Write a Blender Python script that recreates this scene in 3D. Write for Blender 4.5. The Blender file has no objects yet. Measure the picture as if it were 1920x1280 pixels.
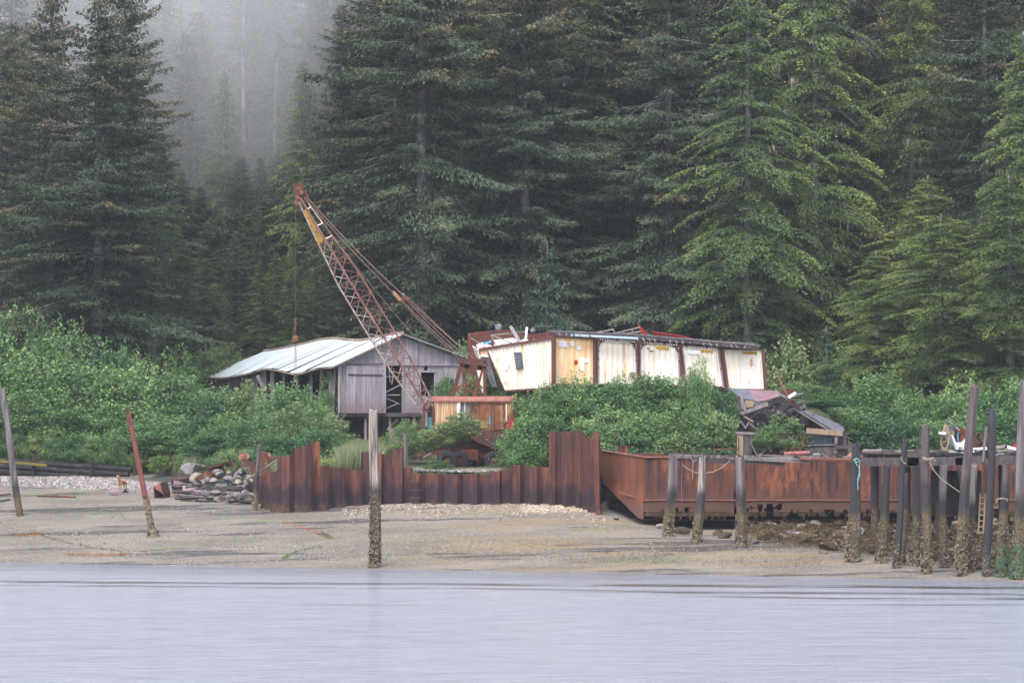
import bpy, bmesh, math, random
import numpy as np
from mathutils import Vector, Matrix, Quaternion, noise as mnoise

# ---------------------------------------------------------------- camera, sky, sun, exposure
SC = bpy.context.scene
COL = SC.collection
FPX = 4966.0
EYE = Vector((0.0, 0.0, 6.5))
PITCH = math.atan(163.0 / FPX)
cam_d = bpy.data.cameras.new('camera')
cam_d.sensor_width = 36.0
cam_d.lens = 36.0 * FPX / 1920.0
cam_d.clip_start = 0.5
cam_d.clip_end = 4000.0
cam = bpy.data.objects.new('camera', cam_d)
COL.objects.link(cam)
cam.location = EYE
cam.rotation_euler = (math.pi / 2 + PITCH, 0, 0)
SC.camera = cam

SUN_EL, SUN_AZ = math.radians(58), math.radians(200)      # high, behind the camera, veiled by cloud
world = bpy.data.worlds.new("World")
SC.world = world
world.use_nodes = True
wn = world.node_tree
wn.nodes.clear()
wo = wn.nodes.new('ShaderNodeOutputWorld')
wb = wn.nodes.new('ShaderNodeBackground')
sky = wn.nodes.new('ShaderNodeTexSky')
sky.sky_type = 'NISHITA'
sky.sun_disc = False
sky.sun_elevation = SUN_EL
sky.sun_rotation = SUN_AZ
sky.air_density = 1.0
sky.dust_density = 3.0
sky.ozone_density = 1.0
hs = wn.nodes.new('ShaderNodeHueSaturation')
hs.inputs['Saturation'].default_value = 0.30
hs.inputs['Value'].default_value = 1.0
tint = wn.nodes.new('ShaderNodeMix')
tint.data_type = 'RGBA'; tint.blend_type = 'MULTIPLY'
tint.inputs[0].default_value = 1.0
tint.inputs[7].default_value = (0.985, 0.985, 1.06, 1)
wn.links.new(sky.outputs[0], hs.inputs['Color'])
wn.links.new(hs.outputs[0], tint.inputs[6])
wn.links.new(tint.outputs[2], wb.inputs[0])
wb.inputs[1].default_value = 0.15
wn.links.new(wb.outputs[0], wo.inputs[0])

sun_d = bpy.data.lights.new('sun', 'SUN')
sun_d.energy = 1.5
sun_d.angle = math.radians(24)
sun_d.color = (1.0, 0.97, 0.95)
sun = bpy.data.objects.new('sun', sun_d)
COL.objects.link(sun)
sdir = Vector((math.sin(SUN_AZ) * math.cos(SUN_EL), math.cos(SUN_AZ) * math.cos(SUN_EL), math.sin(SUN_EL)))
sun.rotation_euler = sdir.to_track_quat('Z', 'Y').to_euler()
sun.location = (0, 0, 120)

SC.view_settings.view_transform = 'Standard'
SC.view_settings.look = 'None'
SC.view_settings.gamma = 1.0
SC.view_settings.exposure = 1.15
SC.view_settings.use_curve_mapping = False
SC.cycles.max_bounces = 6
SC.cycles.diffuse_bounces = 3
SC.cycles.glossy_bounces = 2
SC.cycles.transmission_bounces = 2
SC.cycles.volume_bounces = 3
SC.cycles.use_denoising = True

# ---------------------------------------------------------------- helpers: place, terrain
_fw = Vector((0, math.cos(PITCH), math.sin(PITCH)))
_up = Vector((0, -math.sin(PITCH), math.cos(PITCH)))
def ray(px, py):
    return Vector((1, 0, 0)) * (px - 960) + _up * (640 - py) + _fw * FPX
def P(px, py, Y):
    d = ray(px, py)
    return EYE + d * (Y / d.y)
def PP(px, py, p0, n):
    d = ray(px, py)
    t = (p0 - EYE).dot(n) / d.dot(n)
    return EYE + d * t
def sm(a, b, x):
    t = min(1.0, max(0.0, (x - a) / (b - a)))
    return t * t * (3 - 2 * t)
def shore(x):
    return 129.1 - 0.337 * (x + 25)
def beach_z(x, y):
    z = 0.077 * (y - shore(x))
    if x > 4:
        k = sm(4, 10, x)
        cap = 0.95 + 0.02 * (y - 130)
        if z > cap:
            z = z * (1 - k) + cap * k
    return z
def upper_z(x, y):
    z = 4.05 + 0.032 * (y - 150)
    b = sm(-2.0, 1.5, x) * (1 - sm(18.0, 22.0, x)) * sm(154, 160, y) * (1 - sm(176, 184, y))
    z += 3.7 * b
    s = max(0.0, y - 190)
    z += 0.40 * s * sm(186, 215, y)
    z += 0.5 * mnoise.noise(Vector((x * .12, y * .12, 3.1))) * sm(152, 175, y)
    return z
def ground_at(px, py):
    d = ray(px, py); d = d / d.y
    lo = 60.0
    y = lo
    while y < 185:
        p = EYE + d * y
        if p.z <= beach_z(p.x, p.y):
            break
        y += 1.5
    a, b = y - 1.5, y
    for _ in range(10):
        y = (a + b) / 2; p = EYE + d * y
        if p.z <= beach_z(p.x, p.y): b = y
        else: a = y
    p = EYE + d * y
    return Vector((p.x, p.y, beach_z(p.x, p.y)))

# ---------------------------------------------------------------- helpers: objects
def root_off(o):
    v = Vector((0, 0, 0))
    while o is not None:
        v += o.location
        o = o.parent
    return v
def tag(o, label=None, cat=None, group=None, kind=None):
    if label: o['label'] = label
    if cat: o['category'] = cat
    if group: o['group'] = group
    if kind: o['kind'] = kind
    return o
def thing(name, label, cat, loc, group=None):
    o = bpy.data.objects.new(name, None)
    o.empty_display_size = 0.3
    COL.objects.link(o)
    o.location = loc
    return tag(o, label, cat, group)
class MB:
    def __init__(s):
        s.v = []; s.f = []; s.sm = False
    def add(s, vs, fs):
        b = len(s.v)
        s.v += [tuple(v) for v in vs]
        s.f += [tuple(i + b for i in f) for f in fs]
        return s
    def obox(s, c, ax, ay, az):
        c = Vector(c); ax = Vector(ax); ay = Vector(ay); az = Vector(az)
        vs = [c + ax * i + ay * j + az * k for k in (-1, 1) for j in (-1, 1) for i in (-1, 1)]
        fs = [(0, 2, 3, 1), (4, 5, 7, 6), (0, 1, 5, 4), (2, 6, 7, 3), (0, 4, 6, 2), (1, 3, 7, 5)]
        return s.add(vs, fs)
    def box(s, x0, x1, y0, y1, z0, z1):
        return s.obox(((x0 + x1) / 2, (y0 + y1) / 2, (z0 + z1) / 2), ((x1 - x0) / 2, 0, 0), (0, (y1 - y0) / 2, 0), (0, 0, (z1 - z0) / 2))
    def beam(s, a, b, w, h, up=(0, 1, 0)):
        a = Vector(a); b = Vector(b); d = b - a
        L = d.length
        if L < 1e-5: return s
        d /= L
        u = Vector(up)
        sx = d.cross(u)
        if sx.length < 1e-3: sx = d.cross(Vector((1, 0, 0)))
        sx.normalize(); sy = d.cross(sx)
        return s.obox((a + b) / 2, d * (L / 2), sx * (w / 2), sy * (h / 2))
    def tube(s, pts, r, n=6, cap=True, noise=0.0, rnd=None):
        pts = [Vector(p) for p in pts]
        rs = r if isinstance(r, (list, tuple)) else [r] * len(pts)
        b = len(s.v)
        for i, p in enumerate(pts):
            d = (pts[min(i + 1, len(pts) - 1)] - pts[max(i - 1, 0)]).normalized()
            ref = Vector((1, 0, 0)) if abs(d.x) < .8 else Vector((0, 1, 0))
            sx = d.cross(ref).normalized(); sy = d.cross(sx)
            for k in range(n):
                a = 2 * math.pi * k / n
                rr = rs[i]
                if noise and rnd: rr *= 1 + rnd.uniform(-noise, noise)
                s.v.append(tuple(p + sx * math.cos(a) * rr + sy * math.sin(a) * rr))
        for i in range(len(pts) - 1):
            for k in range(n):
                k2 = (k + 1) % n
                s.f.append((b + i * n + k, b + i * n + k2, b + (i + 1) * n + k2, b + (i + 1) * n + k))
        if cap:
            s.f.append(tuple(b + k for k in range(n))[::-1])
            s.f.append(tuple(b + (len(pts) - 1) * n + k for k in range(n)))
        return s
    def plate(s, q, t, n=None):
        """extruded polygon q (list of points) of thickness t backwards along n"""
        q = [Vector(p) for p in q]
        if n is None: n = (q[1] - q[0]).cross(q[2] - q[0]).normalized()
        n = Vector(n); m = len(q)
        vs = [p + n * (t / 2) for p in q] + [p - n * (t / 2) for p in q]
        fs = [tuple(range(m)), tuple(range(2 * m - 1, m - 1, -1))]
        for i in range(m):
            j = (i + 1) % m
            fs.append((i, i + m, j + m, j))
        return s.add(vs, fs)
    def build(s, name, mat, parent=None, label=None, smooth=False):
        me = bpy.data.meshes.new(name)
        off = root_off(parent)
        me.from_pydata([(v[0] - off.x, v[1] - off.y, v[2] - off.z) for v in s.v], [], s.f)
        me.materials.append(mat)
        if smooth: me.shade_smooth()
        me.update()
        o = bpy.data.objects.new(name, me)
        COL.objects.link(o)
        o.parent = parent
        if label: o['label'] = label
        return o
def corr_sheet(a, b, c, d, n, amp, nrm, thick=0.012):
    """corrugated sheet: edges a-b (across ribs, start) and d-c (end); ribs run a->d"""
    m = MB(); a, b, c, d = map(Vector, (a, b, c, d)); nrm = Vector(nrm)
    top = []; bot = []
    for i in range(n * 4 + 1):
        t = i / (n * 4)
        off = nrm * (amp * (0, 1, 1, 0)[i % 4] )
        top.append(a.lerp(b, t) + off); bot.append(d.lerp(c, t) + off)
    k = len(top)
    fs = [(i, i + 1, k + i + 1, k + i) for i in range(k - 1)]
    m.add(top + bot, fs)
    m.add([v - nrm * thick for v in top + bot], [f[::-1] for f in fs])
    return m

# ---------------------------------------------------------------- materials
def N(nt, t, **kw):
    n = nt.nodes.new(t)
    for k, v in kw.items(): setattr(n, k, v)
    return n
def rgb(c): return (c[0], c[1], c[2], 1)
def mixc(nt, fac, a, b, mode='MIX'):
    n = N(nt, 'ShaderNodeMix', data_type='RGBA', blend_type=mode)
    for i, x in ((0, fac), (6, a), (7, b)):
        if hasattr(x, 'links'): nt.links.new(x, n.inputs[i])
        elif i == 0: n.inputs[0].default_value = x
        else: n.inputs[i].default_value = rgb(x)
    return n.outputs[2]
def ramp(nt, x, lo, hi):
    n = N(nt, 'ShaderNodeMapRange'); n.clamp = True
    nt.links.new(x, n.inputs[0]); n.inputs[1].default_value = lo; n.inputs[2].default_value = hi
    n.interpolation_type = 'SMOOTHSTEP'
    return n.outputs[0]
def noise_n(nt, vec, scale, detail=4, rough=.6, stretch=(1, 1, 1), off=(0, 0, 0)):
    mp = N(nt, 'ShaderNodeMapping'); mp.inputs['Scale'].default_value = stretch
    mp.inputs['Location'].default_value = off
    nt.links.new(vec, mp.inputs[0])
    n = N(nt, 'ShaderNodeTexNoise'); n.inputs['Scale'].default_value = scale
    n.inputs['Detail'].default_value = detail; n.inputs['Roughness'].default_value = rough
    nt.links.new(mp.outputs[0], n.inputs[0])
    return n.outputs[0]
def new_mat(name):
    m = bpy.data.materials.new(name); m.use_nodes = True
    nt = m.node_tree
    b = nt.nodes['Principled BSDF']
    b.inputs['Specular IOR Level'].default_value = 0.3
    return m, nt, b
def M(name, c1, c2, scale=3, stretch=(1, 1, 1), rough=.85, bump=.3, c3=None, t3=(.55, .7), s3=1.2, st3=None,
      metal=0.0, tide=None, var=0.0, bscale=None, tide2=None, spec=None, c4=None, t4=(.52, .62), s4=.7, st4=(1, 1, .6)):
    """two-tone noise, optional third tone in patches, optional stains up to world heights (tide)"""
    m, nt, b = new_mat(name)
    geo = N(nt, 'ShaderNodeNewGeometry'); pos = geo.outputs['Position']
    f = ramp(nt, noise_n(nt, pos, scale, 5, .65, stretch), .32, .68)
    col = mixc(nt, f, c1, c2)
    if c3:
        g = ramp(nt, noise_n(nt, pos, s3, 4, .6, st3 or stretch, (7, 3, 1)), *t3)
        col = mixc(nt, g, col, c3)
    if c4:
        col = mixc(nt, ramp(nt, noise_n(nt, pos, s4, 6, .7, st4, (17, 5, 8)), *t4), col, c4)
    if var:
        oi = N(nt, 'ShaderNodeObjectInfo')
        hsv = N(nt, 'ShaderNodeHueSaturation')
        mr = N(nt, 'ShaderNodeMapRange'); nt.links.new(oi.outputs['Random'], mr.inputs[0])
        mr.inputs[3].default_value = 1 - var; mr.inputs[4].default_value = 1 + var
        nt.links.new(mr.outputs[0], hsv.inputs['Value']); nt.links.new(col, hsv.inputs['Color'])
        col = hsv.outputs[0]
    for td in (tide, tide2):
        if not td: continue
        z1, z0, tc = td[:3]
        sep = N(nt, 'ShaderNodeSeparateXYZ'); nt.links.new(pos, sep.inputs[0])
        ns = noise_n(nt, pos, 1.6, 4, .6, (1, 1, .35))
        ad = N(nt, 'ShaderNodeMath', operation='MULTIPLY_ADD'); nt.links.new(ns, ad.inputs[0])
        ad.inputs[1].default_value = td[3] if len(td) > 3 else 1.4
        nt.links.new(sep.outputs[2], ad.inputs[2])
        sub = N(nt, 'ShaderNodeMath', operation='SUBTRACT'); nt.links.new(ad.outputs[0], sub.inputs[0])
        sub.inputs[1].default_value = (td[3] if len(td) > 3 else 1.4) * .5
        g = ramp(nt, sub.outputs[0], z1, z0)
        if len(td) > 4:
            tc = mixc(nt, ramp(nt, noise_n(nt, pos, 13, 3, .8), .42, .60), tc, tuple(c * .28 for c in td[2]))
            tc = mixc(nt, ramp(nt, noise_n(nt, pos, 1.6, 3, .7, (1, 1, 1), (4, 4, 9)), .48, .62), tc, tuple(c * .45 for c in td[2]))
        col = mixc(nt, g, col, tc)
    nt.links.new(col, b.inputs['Base Color'])
    b.inputs['Roughness'].default_value = rough
    b.inputs['Metallic'].default_value = metal
    if spec is not None: b.inputs['Specular IOR Level'].default_value = spec
    if bump:
        bn = N(nt, 'ShaderNodeBump'); bn.inputs['Strength'].default_value = bump; bn.inputs['Distance'].default_value = .06
        nt.links.new(noise_n(nt, pos, bscale or scale * 3, 6, .7, stretch), bn.inputs['Height'])
        nt.links.new(bn.outputs[0], b.inputs['Normal'])
    return m
def leaf_mat(name, dark, light, tipc=None, rough=.55, transl=.25):
    m, nt, b = new_mat(name)
    at = N(nt, 'ShaderNodeAttribute'); at.attribute_name = 'tone'
    sep = N(nt, 'ShaderNodeSeparateXYZ'); nt.links.new(at.outputs['Vector'], sep.inputs[0])
    col = mixc(nt, sep.outputs[0], dark, light)
    if tipc: col = mixc(nt, sep.outputs[1], col, tipc)
    oi = N(nt, 'ShaderNodeObjectInfo')
    hsv = N(nt, 'ShaderNodeHueSaturation')
    mr = N(nt, 'ShaderNodeMapRange'); nt.links.new(oi.outputs['Random'], mr.inputs[0])
    mr.inputs[3].default_value = .8; mr.inputs[4].default_value = 1.22
    nt.links.new(mr.outputs[0], hsv.inputs['Value'])
    mr2 = N(nt, 'ShaderNodeMapRange'); nt.links.new(oi.outputs['Random'], mr2.inputs[0])
    mr2.inputs[3].default_value = .515; mr2.inputs[4].default_value = .485
    nt.links.new(mr2.outputs[0], hsv.inputs['Hue'])
    nt.links.new(col, hsv.inputs['Color'])
    nt.links.new(hsv.outputs[0], b.inputs['Base Color'])
    b.inputs['Roughness'].default_value = rough
    tr = N(nt, 'ShaderNodeBsdfTranslucent'); nt.links.new(hsv.outputs[0], tr.inputs[0])
    mx = N(nt, 'ShaderNodeMixShader'); mx.inputs[0].default_value = transl
    nt.links.new(b.outputs[0], mx.inputs[1]); nt.links.new(tr.outputs[0], mx.inputs[2])
    out = [n for n in nt.nodes if n.type == 'OUTPUT_MATERIAL'][0]
    nt.links.new(mx.outputs[0], out.inputs[0])
    return m

SPRUCE = leaf_mat('spruce_needles', (.030, .056, .032), (.095, .135, .062), (.215, .150, .068), transl=.15)
HEMLOCK = leaf_mat('hemlock_needles', (.038, .086, .036), (.185, .245, .058), (.38, .41, .09), transl=.2)
YOUNG = leaf_mat('young_spruce_needles', (.030, .070, .040), (.075, .125, .065), (.16, .22, .11), transl=.15)
ALDER = leaf_mat('alder_leaves', (.055, .135, .050), (.185, .325, .120), (.30, .42, .14), transl=.3)
ALDER2 = leaf_mat('willow_leaves', (.065, .125, .045), (.215, .315, .125), (.34, .40, .16), transl=.3)
ALDER3 = leaf_mat('salmonberry_leaves', (.035, .100, .042), (.110, .235, .095), (.20, .33, .12), transl=.3)
SALAL = leaf_mat('bright_leaves', (.08, .16, .035), (.20, .32, .08), (.32, .38, .10), transl=.3)
GRASS = leaf_mat('grass_blades', (.10, .17, .07), (.22, .30, .15), (.33, .26, .13), transl=.3)
BARK = M('bark_grey', (.10, .092, .092), (.27, .255, .255), 5, (1, 1, .3), c3=(.07, .06, .055), t3=(.5, .65))
SNAG = M('dead_wood_pale', (.34, .32, .33), (.12, .115, .12), 1.2, (1, 1, .5), t3=(.5, .6), c3=(.07, .065, .07))
TWIG = M('twig', (.10, .085, .06), (.20, .18, .14), 6)
LICHEN = M('lichen', (.30, .28, .19), (.38, .35, .25), 8)
SOIL = M('forest_soil', (.035, .040, .022), (.07, .075, .035), 1.5, bump=.5, c3=(.09, .13, .04), t3=(.5, .7))
RUST = M('rust', (.135, .046, .028), (.070, .028, .022), 3.0, (1, 1, .5), .85, .5, c3=(.21, .085, .042), t3=(.56, .72))
RUSTD = M('rust_dark', (.055, .030, .027), (.10, .042, .032), 3, (1, 1, .6), .8, .5)
RUSTP = M('rust_pink', (.30, .12, .085), (.19, .075, .06), 3, c3=(.34, .22, .18), t3=(.6, .8), rough=.6)
PILE = M('sheet_pile_steel', (.125, .045, .032), (.062, .028, .025), 2.0, (1.6, 1.6, .22), .8, .35,
         c4=(.045, .024, .026), s4=1.1, st4=(1.5, 1.5, .3), t4=(.54, .66), c3=(.21, .078, .040), t3=(.57, .70), var=.28, tide=(3.7, 2.9, (.036, .021, .028), 2.6), tide2=(2.4, 2.0, (.12, .072, .045), 1.8, 1))
HULL = M('hull_steel', (.135, .046, .026), (.062, .025, .020), 1.8, (1.5, 1.5, .16), .8, .35,
         c4=(.21, .072, .032), s4=.9, st4=(1, 1, .35), t4=(.52, .64), c3=(.030, .017, .020), t3=(.48, .60), s3=2.6, st3=(1.8, 1.8, .06), tide=(3.4, 2.5, (.085, .044, .030), 1.6), tide2=(2.2, 1.95, (.18, .12, .065), .8, 1))
HULLB = M('hull_bow_steel', (.20, .072, .035), (.125, .045, .026), 1.3, (1, 1, .4), .75, .3,
         tide=(2.7, 2.2, (.12, .06, .045), .8))
DARK = M('dark_steel_and_void_shade', (.012, .012, .014), (.028, .022, .022), 3)  # near-black metal; also painted-in shade for openings and hollow interiors
CABR = M('crane_rust_panel', (.215, .085, .034), (.125, .045, .025), 2.8, (1, 1, .35), .75, .4, c3=(.34, .19, .085), t3=(.54, .68), c4=(.075, .030, .022), s4=1.6, t4=(.55, .66))
CABC = M('crane_cream_stripe', (.62, .50, .33), (.36, .13, .05), 5.5, (2.2, 2.2, .06), .7, .2)
TEAL = M('teal_metal', (.04, .16, .15), (.08, .22, .20), 3)
BOOMR = M('boom_rust', (.22, .105, .085), (.13, .060, .050), 3, rough=.8, c3=(.32, .23, .20), t3=(.55, .75))
BOOMG = M('boom_grey', (.42, .36, .34), (.25, .14, .10), 3, rough=.7)
YELLOW = M('boom_yellow', (.46, .29, .05), (.38, .22, .05), 2, c3=(.24, .15, .10), t3=(.50, .62), s3=3)
ROPE = M('wire_rope', (.16, .10, .08), (.24, .15, .12), 6)
WOODG = M('weathered_board', (.34, .31, .335), (.22, .195, .215), 2.5, (2.5, 2.5, .12), .85, .4,
          c3=(.15, .125, .135), t3=(.55, .72), s3=2, st3=(3, 3, .3), var=.13, tide=(8.9, 7.2, (.20, .145, .15), 1.2))
WOODD = M('dark_timber', (.042, .035, .036), (.090, .076, .076), 3, (1, 1, .4), c3=(.15, .135, .128), t3=(.55, .75), var=.2)
WOODP = M('grey_timber', (.26, .225, .215), (.14, .12, .118), 3, (1, 1, .3), c3=(.40, .37, .34), t3=(.58, .75), var=.2)
def pile_mat(name, top1, top2, zb, zd, barn=(.165, .125, .070)):
    return M(name, top1, top2, 2.2, (3, 3, .12), .85, .6, c3=(.09, .07, .07), t3=(.5, .65), s3=2.0, st3=(3, 3, .15),
             tide=(zd + .5, zd - .3, (.040, .036, .040), 1.8), tide2=(zb + .25, zb - .2, barn, 1.7, 1), bscale=9)
PW_LIGHT = pile_mat('pile_wood_pale', (.36, .32, .29), (.23, .20, .185), 2.45, 3.2)
PW_GREY = pile_mat('pile_wood_grey', (.21, .185, .185), (.10, .086, .088), 2.7, 3.4)
PW_DARK = pile_mat('pile_wood_dark', (.040, .034, .038), (.085, .068, .07), 2.55, 6.5)
PW_BLUE = pile_mat('pile_tarred', (.035, .037, .055), (.06, .062, .085), 1.2, 6.5, (.10, .085, .07))
PW_BROWN = pile_mat('pile_wood_brown', (.135, .105, .105), (.07, .055, .057), 2.9, 4.0)
PIPE = M('steel_pipe_pile', (.20, .065, .05), (.13, .045, .045), 3, (1, 1, .3), .6, .3, tide2=(2.9, 2.7, (.21, .15, .085), .3))
BARN = M('barnacles', (.10, .085, .07), (.27, .22, .15), 9, (1, 1, 1), .9, .2, c3=(.03, .028, .03), t3=(.5, .6), s3=5)
ROOF = M('roof_sheet', (.34, .40, .415), (.42, .47, .48), 1.2, (1, 1, 1), .45, .1, c3=(.33, .38, .38), t3=(.55, .7), var=.09, metal=.1)
ROOFD = M('roof_edge_rust', (.20, .11, .08), (.34, .28, .22), 3)
CREAM = M('container_cream', (.78, .70, .57), (.84, .81, .74), 1.2, (2.4, 2.4, .12), .6, .1,
          c3=(.58, .34, .15), t3=(.50, .72), s3=1.8, st3=(2.6, 2.6, .16), c4=(.50, .24, .09), s4=1.6, st4=(1.2, 1.2, .5), t4=(.62, .72))
CREAMO = M('container_stained', (.72, .42, .18), (.78, .62, .42), 1.6, (1.6, 1.6, .16), .6, .1, c3=(.55, .23, .06), t3=(.58, .76), s3=1.8, st3=(2, 2, .2))
WHITE = M('white_paint', (.80, .80, .82), (.70, .70, .72), 4)
FRAME = M('container_frame_rust', (.085, .040, .036), (.14, .055, .04), 3, (1, 1, .4), c3=(.24, .09, .04), t3=(.6, .75))
REDSHEET = M('red_roof_sheet', (.55, .060, .045), (.42, .05, .04), 2, rough=.5)
REDPAINT = M('red_sign', (.30, .02, .03), (.36, .03, .04), 2)
YSIGN = M('yellow_sign', (.80, .50, .03), (.74, .44, .03), 2)
BLACK = M('black_lettering', (.03, .03, .03), (.05, .045, .04), 2, bump=0)
GREYMET = M('grey_metal', (.20, .21, .22), (.10, .10, .105), 3, rough=.6, c3=(.32, .32, .33), t3=(.55, .7))
TARPAPER = M('tar_paper', (.085, .092, .115), (.13, .135, .16), 2.2, c3=(.20, .19, .19), t3=(.6, .75))
PURPLE = M('faded_pink_sheet', (.22, .13, .145), (.15, .10, .115), 2.5, c3=(.36, .33, .34), t3=(.6, .7))
TYRE = M('tyre_rubber', (.022, .023, .028), (.045, .046, .055), 4)
TANBOARD = M('bare_plywood', (.30, .225, .15), (.20, .15, .105), 3, (1, 1, .3))
TARP = M('white_tarp', (.72, .72, .74), (.60, .60, .63), 3, bump=.5)
ROPEG = M('green_rope', (.14, .36, .33), (.22, .42, .38), 9)
ROPET = M('tan_rope', (.34, .29, .21), (.25, .21, .15), 9)
ROPEB = M('blue_rope', (.06, .22, .42), (.08, .28, .48), 9)
LOUVER = M('louver_grey', (.085, .12, .13), (.06, .09, .10), 3)
ROCK = M('boulder_grey', (.22, .205, .20), (.13, .12, .125), 2.5, bump=.7, c3=(.35, .31, .23), t3=(.55, .7), var=.22)
ROCKT = M('boulder_tan', (.25, .215, .165), (.18, .155, .13), 2.5, bump=.7, c3=(.19, .17, .165), t3=(.55, .7), var=.2)
ROCKW = M('weedy_boulder', (.070, .052, .026), (.036, .029, .018), 3.5, bump=1.0, c3=(.22, .185, .155), t3=(.62, .74), s3=1.4, var=.3)
ROCKG = M('mossy_boulder', (.06, .13, .035), (.09, .075, .04), 3, bump=.9, var=.2)
WEED = M('rockweed', (.13, .085, .028), (.07, .05, .025), 5, bump=.6, c3=(.20, .145, .04), t3=(.55, .7))
DEERFUR = M('deer_fur', (.42, .20, .085), (.36, .165, .07), 6, bump=.2)
DEERLEG = M('deer_leg_fur', (.36, .24, .15), (.30, .20, .13), 6, bump=.2)
# ---------------------------------------------------------------- air
def haze_box(name, x0, x1, y0, y1, z0, z1, dens, col):
    m = bpy.data.materials.new(name + '_air'); m.use_nodes = True
    nt = m.node_tree; nt.nodes.clear()
    out = N(nt, 'ShaderNodeOutputMaterial'); pv = N(nt, 'ShaderNodeVolumePrincipled')
    pv.inputs['Color'].default_value = rgb(col); pv.inputs['Density'].default_value = dens
    pv.inputs['Anisotropy'].default_value = 0.0
    nt.links.new(pv.outputs[0], out.inputs['Volume'])
    b = MB(); b.box(x0, x1, y0, y1, z0, z1)
    o = b.build(name, m)
    o['kind'] = 'stuff'
    return o, m
haze, _ = haze_box('haze', -620, 620, -40, 640, -26, 205, 0.00017, (.85, .90, 1.0))
def fog_bank():
    """a bank of mist lying on the slope: a rounded wedge, thicker the higher one looks"""
    _, nt_mat = None, None
    m = bpy.data.materials.new('fog_bank_air'); m.use_nodes = True
    nt = m.node_tree; nt.nodes.clear()
    out = N(nt, 'ShaderNodeOutputMaterial'); pv = N(nt, 'ShaderNodeVolumePrincipled')
    pv.inputs['Color'].default_value = rgb((.975, .98, 1.0)); pv.inputs['Density'].default_value = FOG_D
    pv.inputs['Anisotropy'].default_value = -.15
    nt.links.new(pv.outputs[0], out.inputs['Volume'])
    # front surface y = yf(x,z); back = 330; columns over x,z
    xs = np.linspace(-80, 45, 40); zs = np.linspace(10, 100, 26)
    b = MB(); nx, nz = len(xs), len(zs)
    F = []
    def prof(x):       # how far down / near the mist reaches
        return min(1.0, math.exp(-((x + 20) / 12.0) ** 2) + .55 * math.exp(-((x + 47) / 10.0) ** 2) + (.20 - .08 * sm(10, 30, x)) * sm(-10, 0, x))
    for z in zs:
        for x in xs:
            a = prof(x) * .95 + .05
            t = max(0.0, (z - 6 - 8 * (1 - a)) / 25.0)
            th = (6.0 * t + 66 * min(t, 1.5) ** 1.5) * a + .5 + 5 * mnoise.noise(Vector((x * .09, z * .09, 0))) * min(t, 1)
            th = max(.4, th)
            F.append((x, 225 - th * .14, z, 227 + th * .86))
    b.v = [(f[0], f[1], f[2]) for f in F] + [(f[0], f[3], f[2]) for f in F]
    n = nx * nz
    for j in range(nz - 1):
        for i in range(nx - 1):
            q = j * nx + i
            b.f.append((q, q + 1, q + nx + 1, q + nx))
            b.f.append((n + q, n + q + nx, n + q + nx + 1, n + q + 1))
    for i in range(nx - 1):
        b.f.append((i, n + i, n + i + 1, i + 1))
        q = (nz - 1) * nx + i
        b.f.append((q, q + 1, n + q + 1, n + q))
    for j in range(nz - 1):
        q = j * nx
        b.f.append((q, q + nx, n + q + nx, n + q))
        q = j * nx + nx - 1
        b.f.append((q, n + q, n + q + nx, q + nx))
    o = b.build('fog_bank', m)
    o['kind'] = 'stuff'
FOG_D = 0.036
fog_bank()

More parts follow.
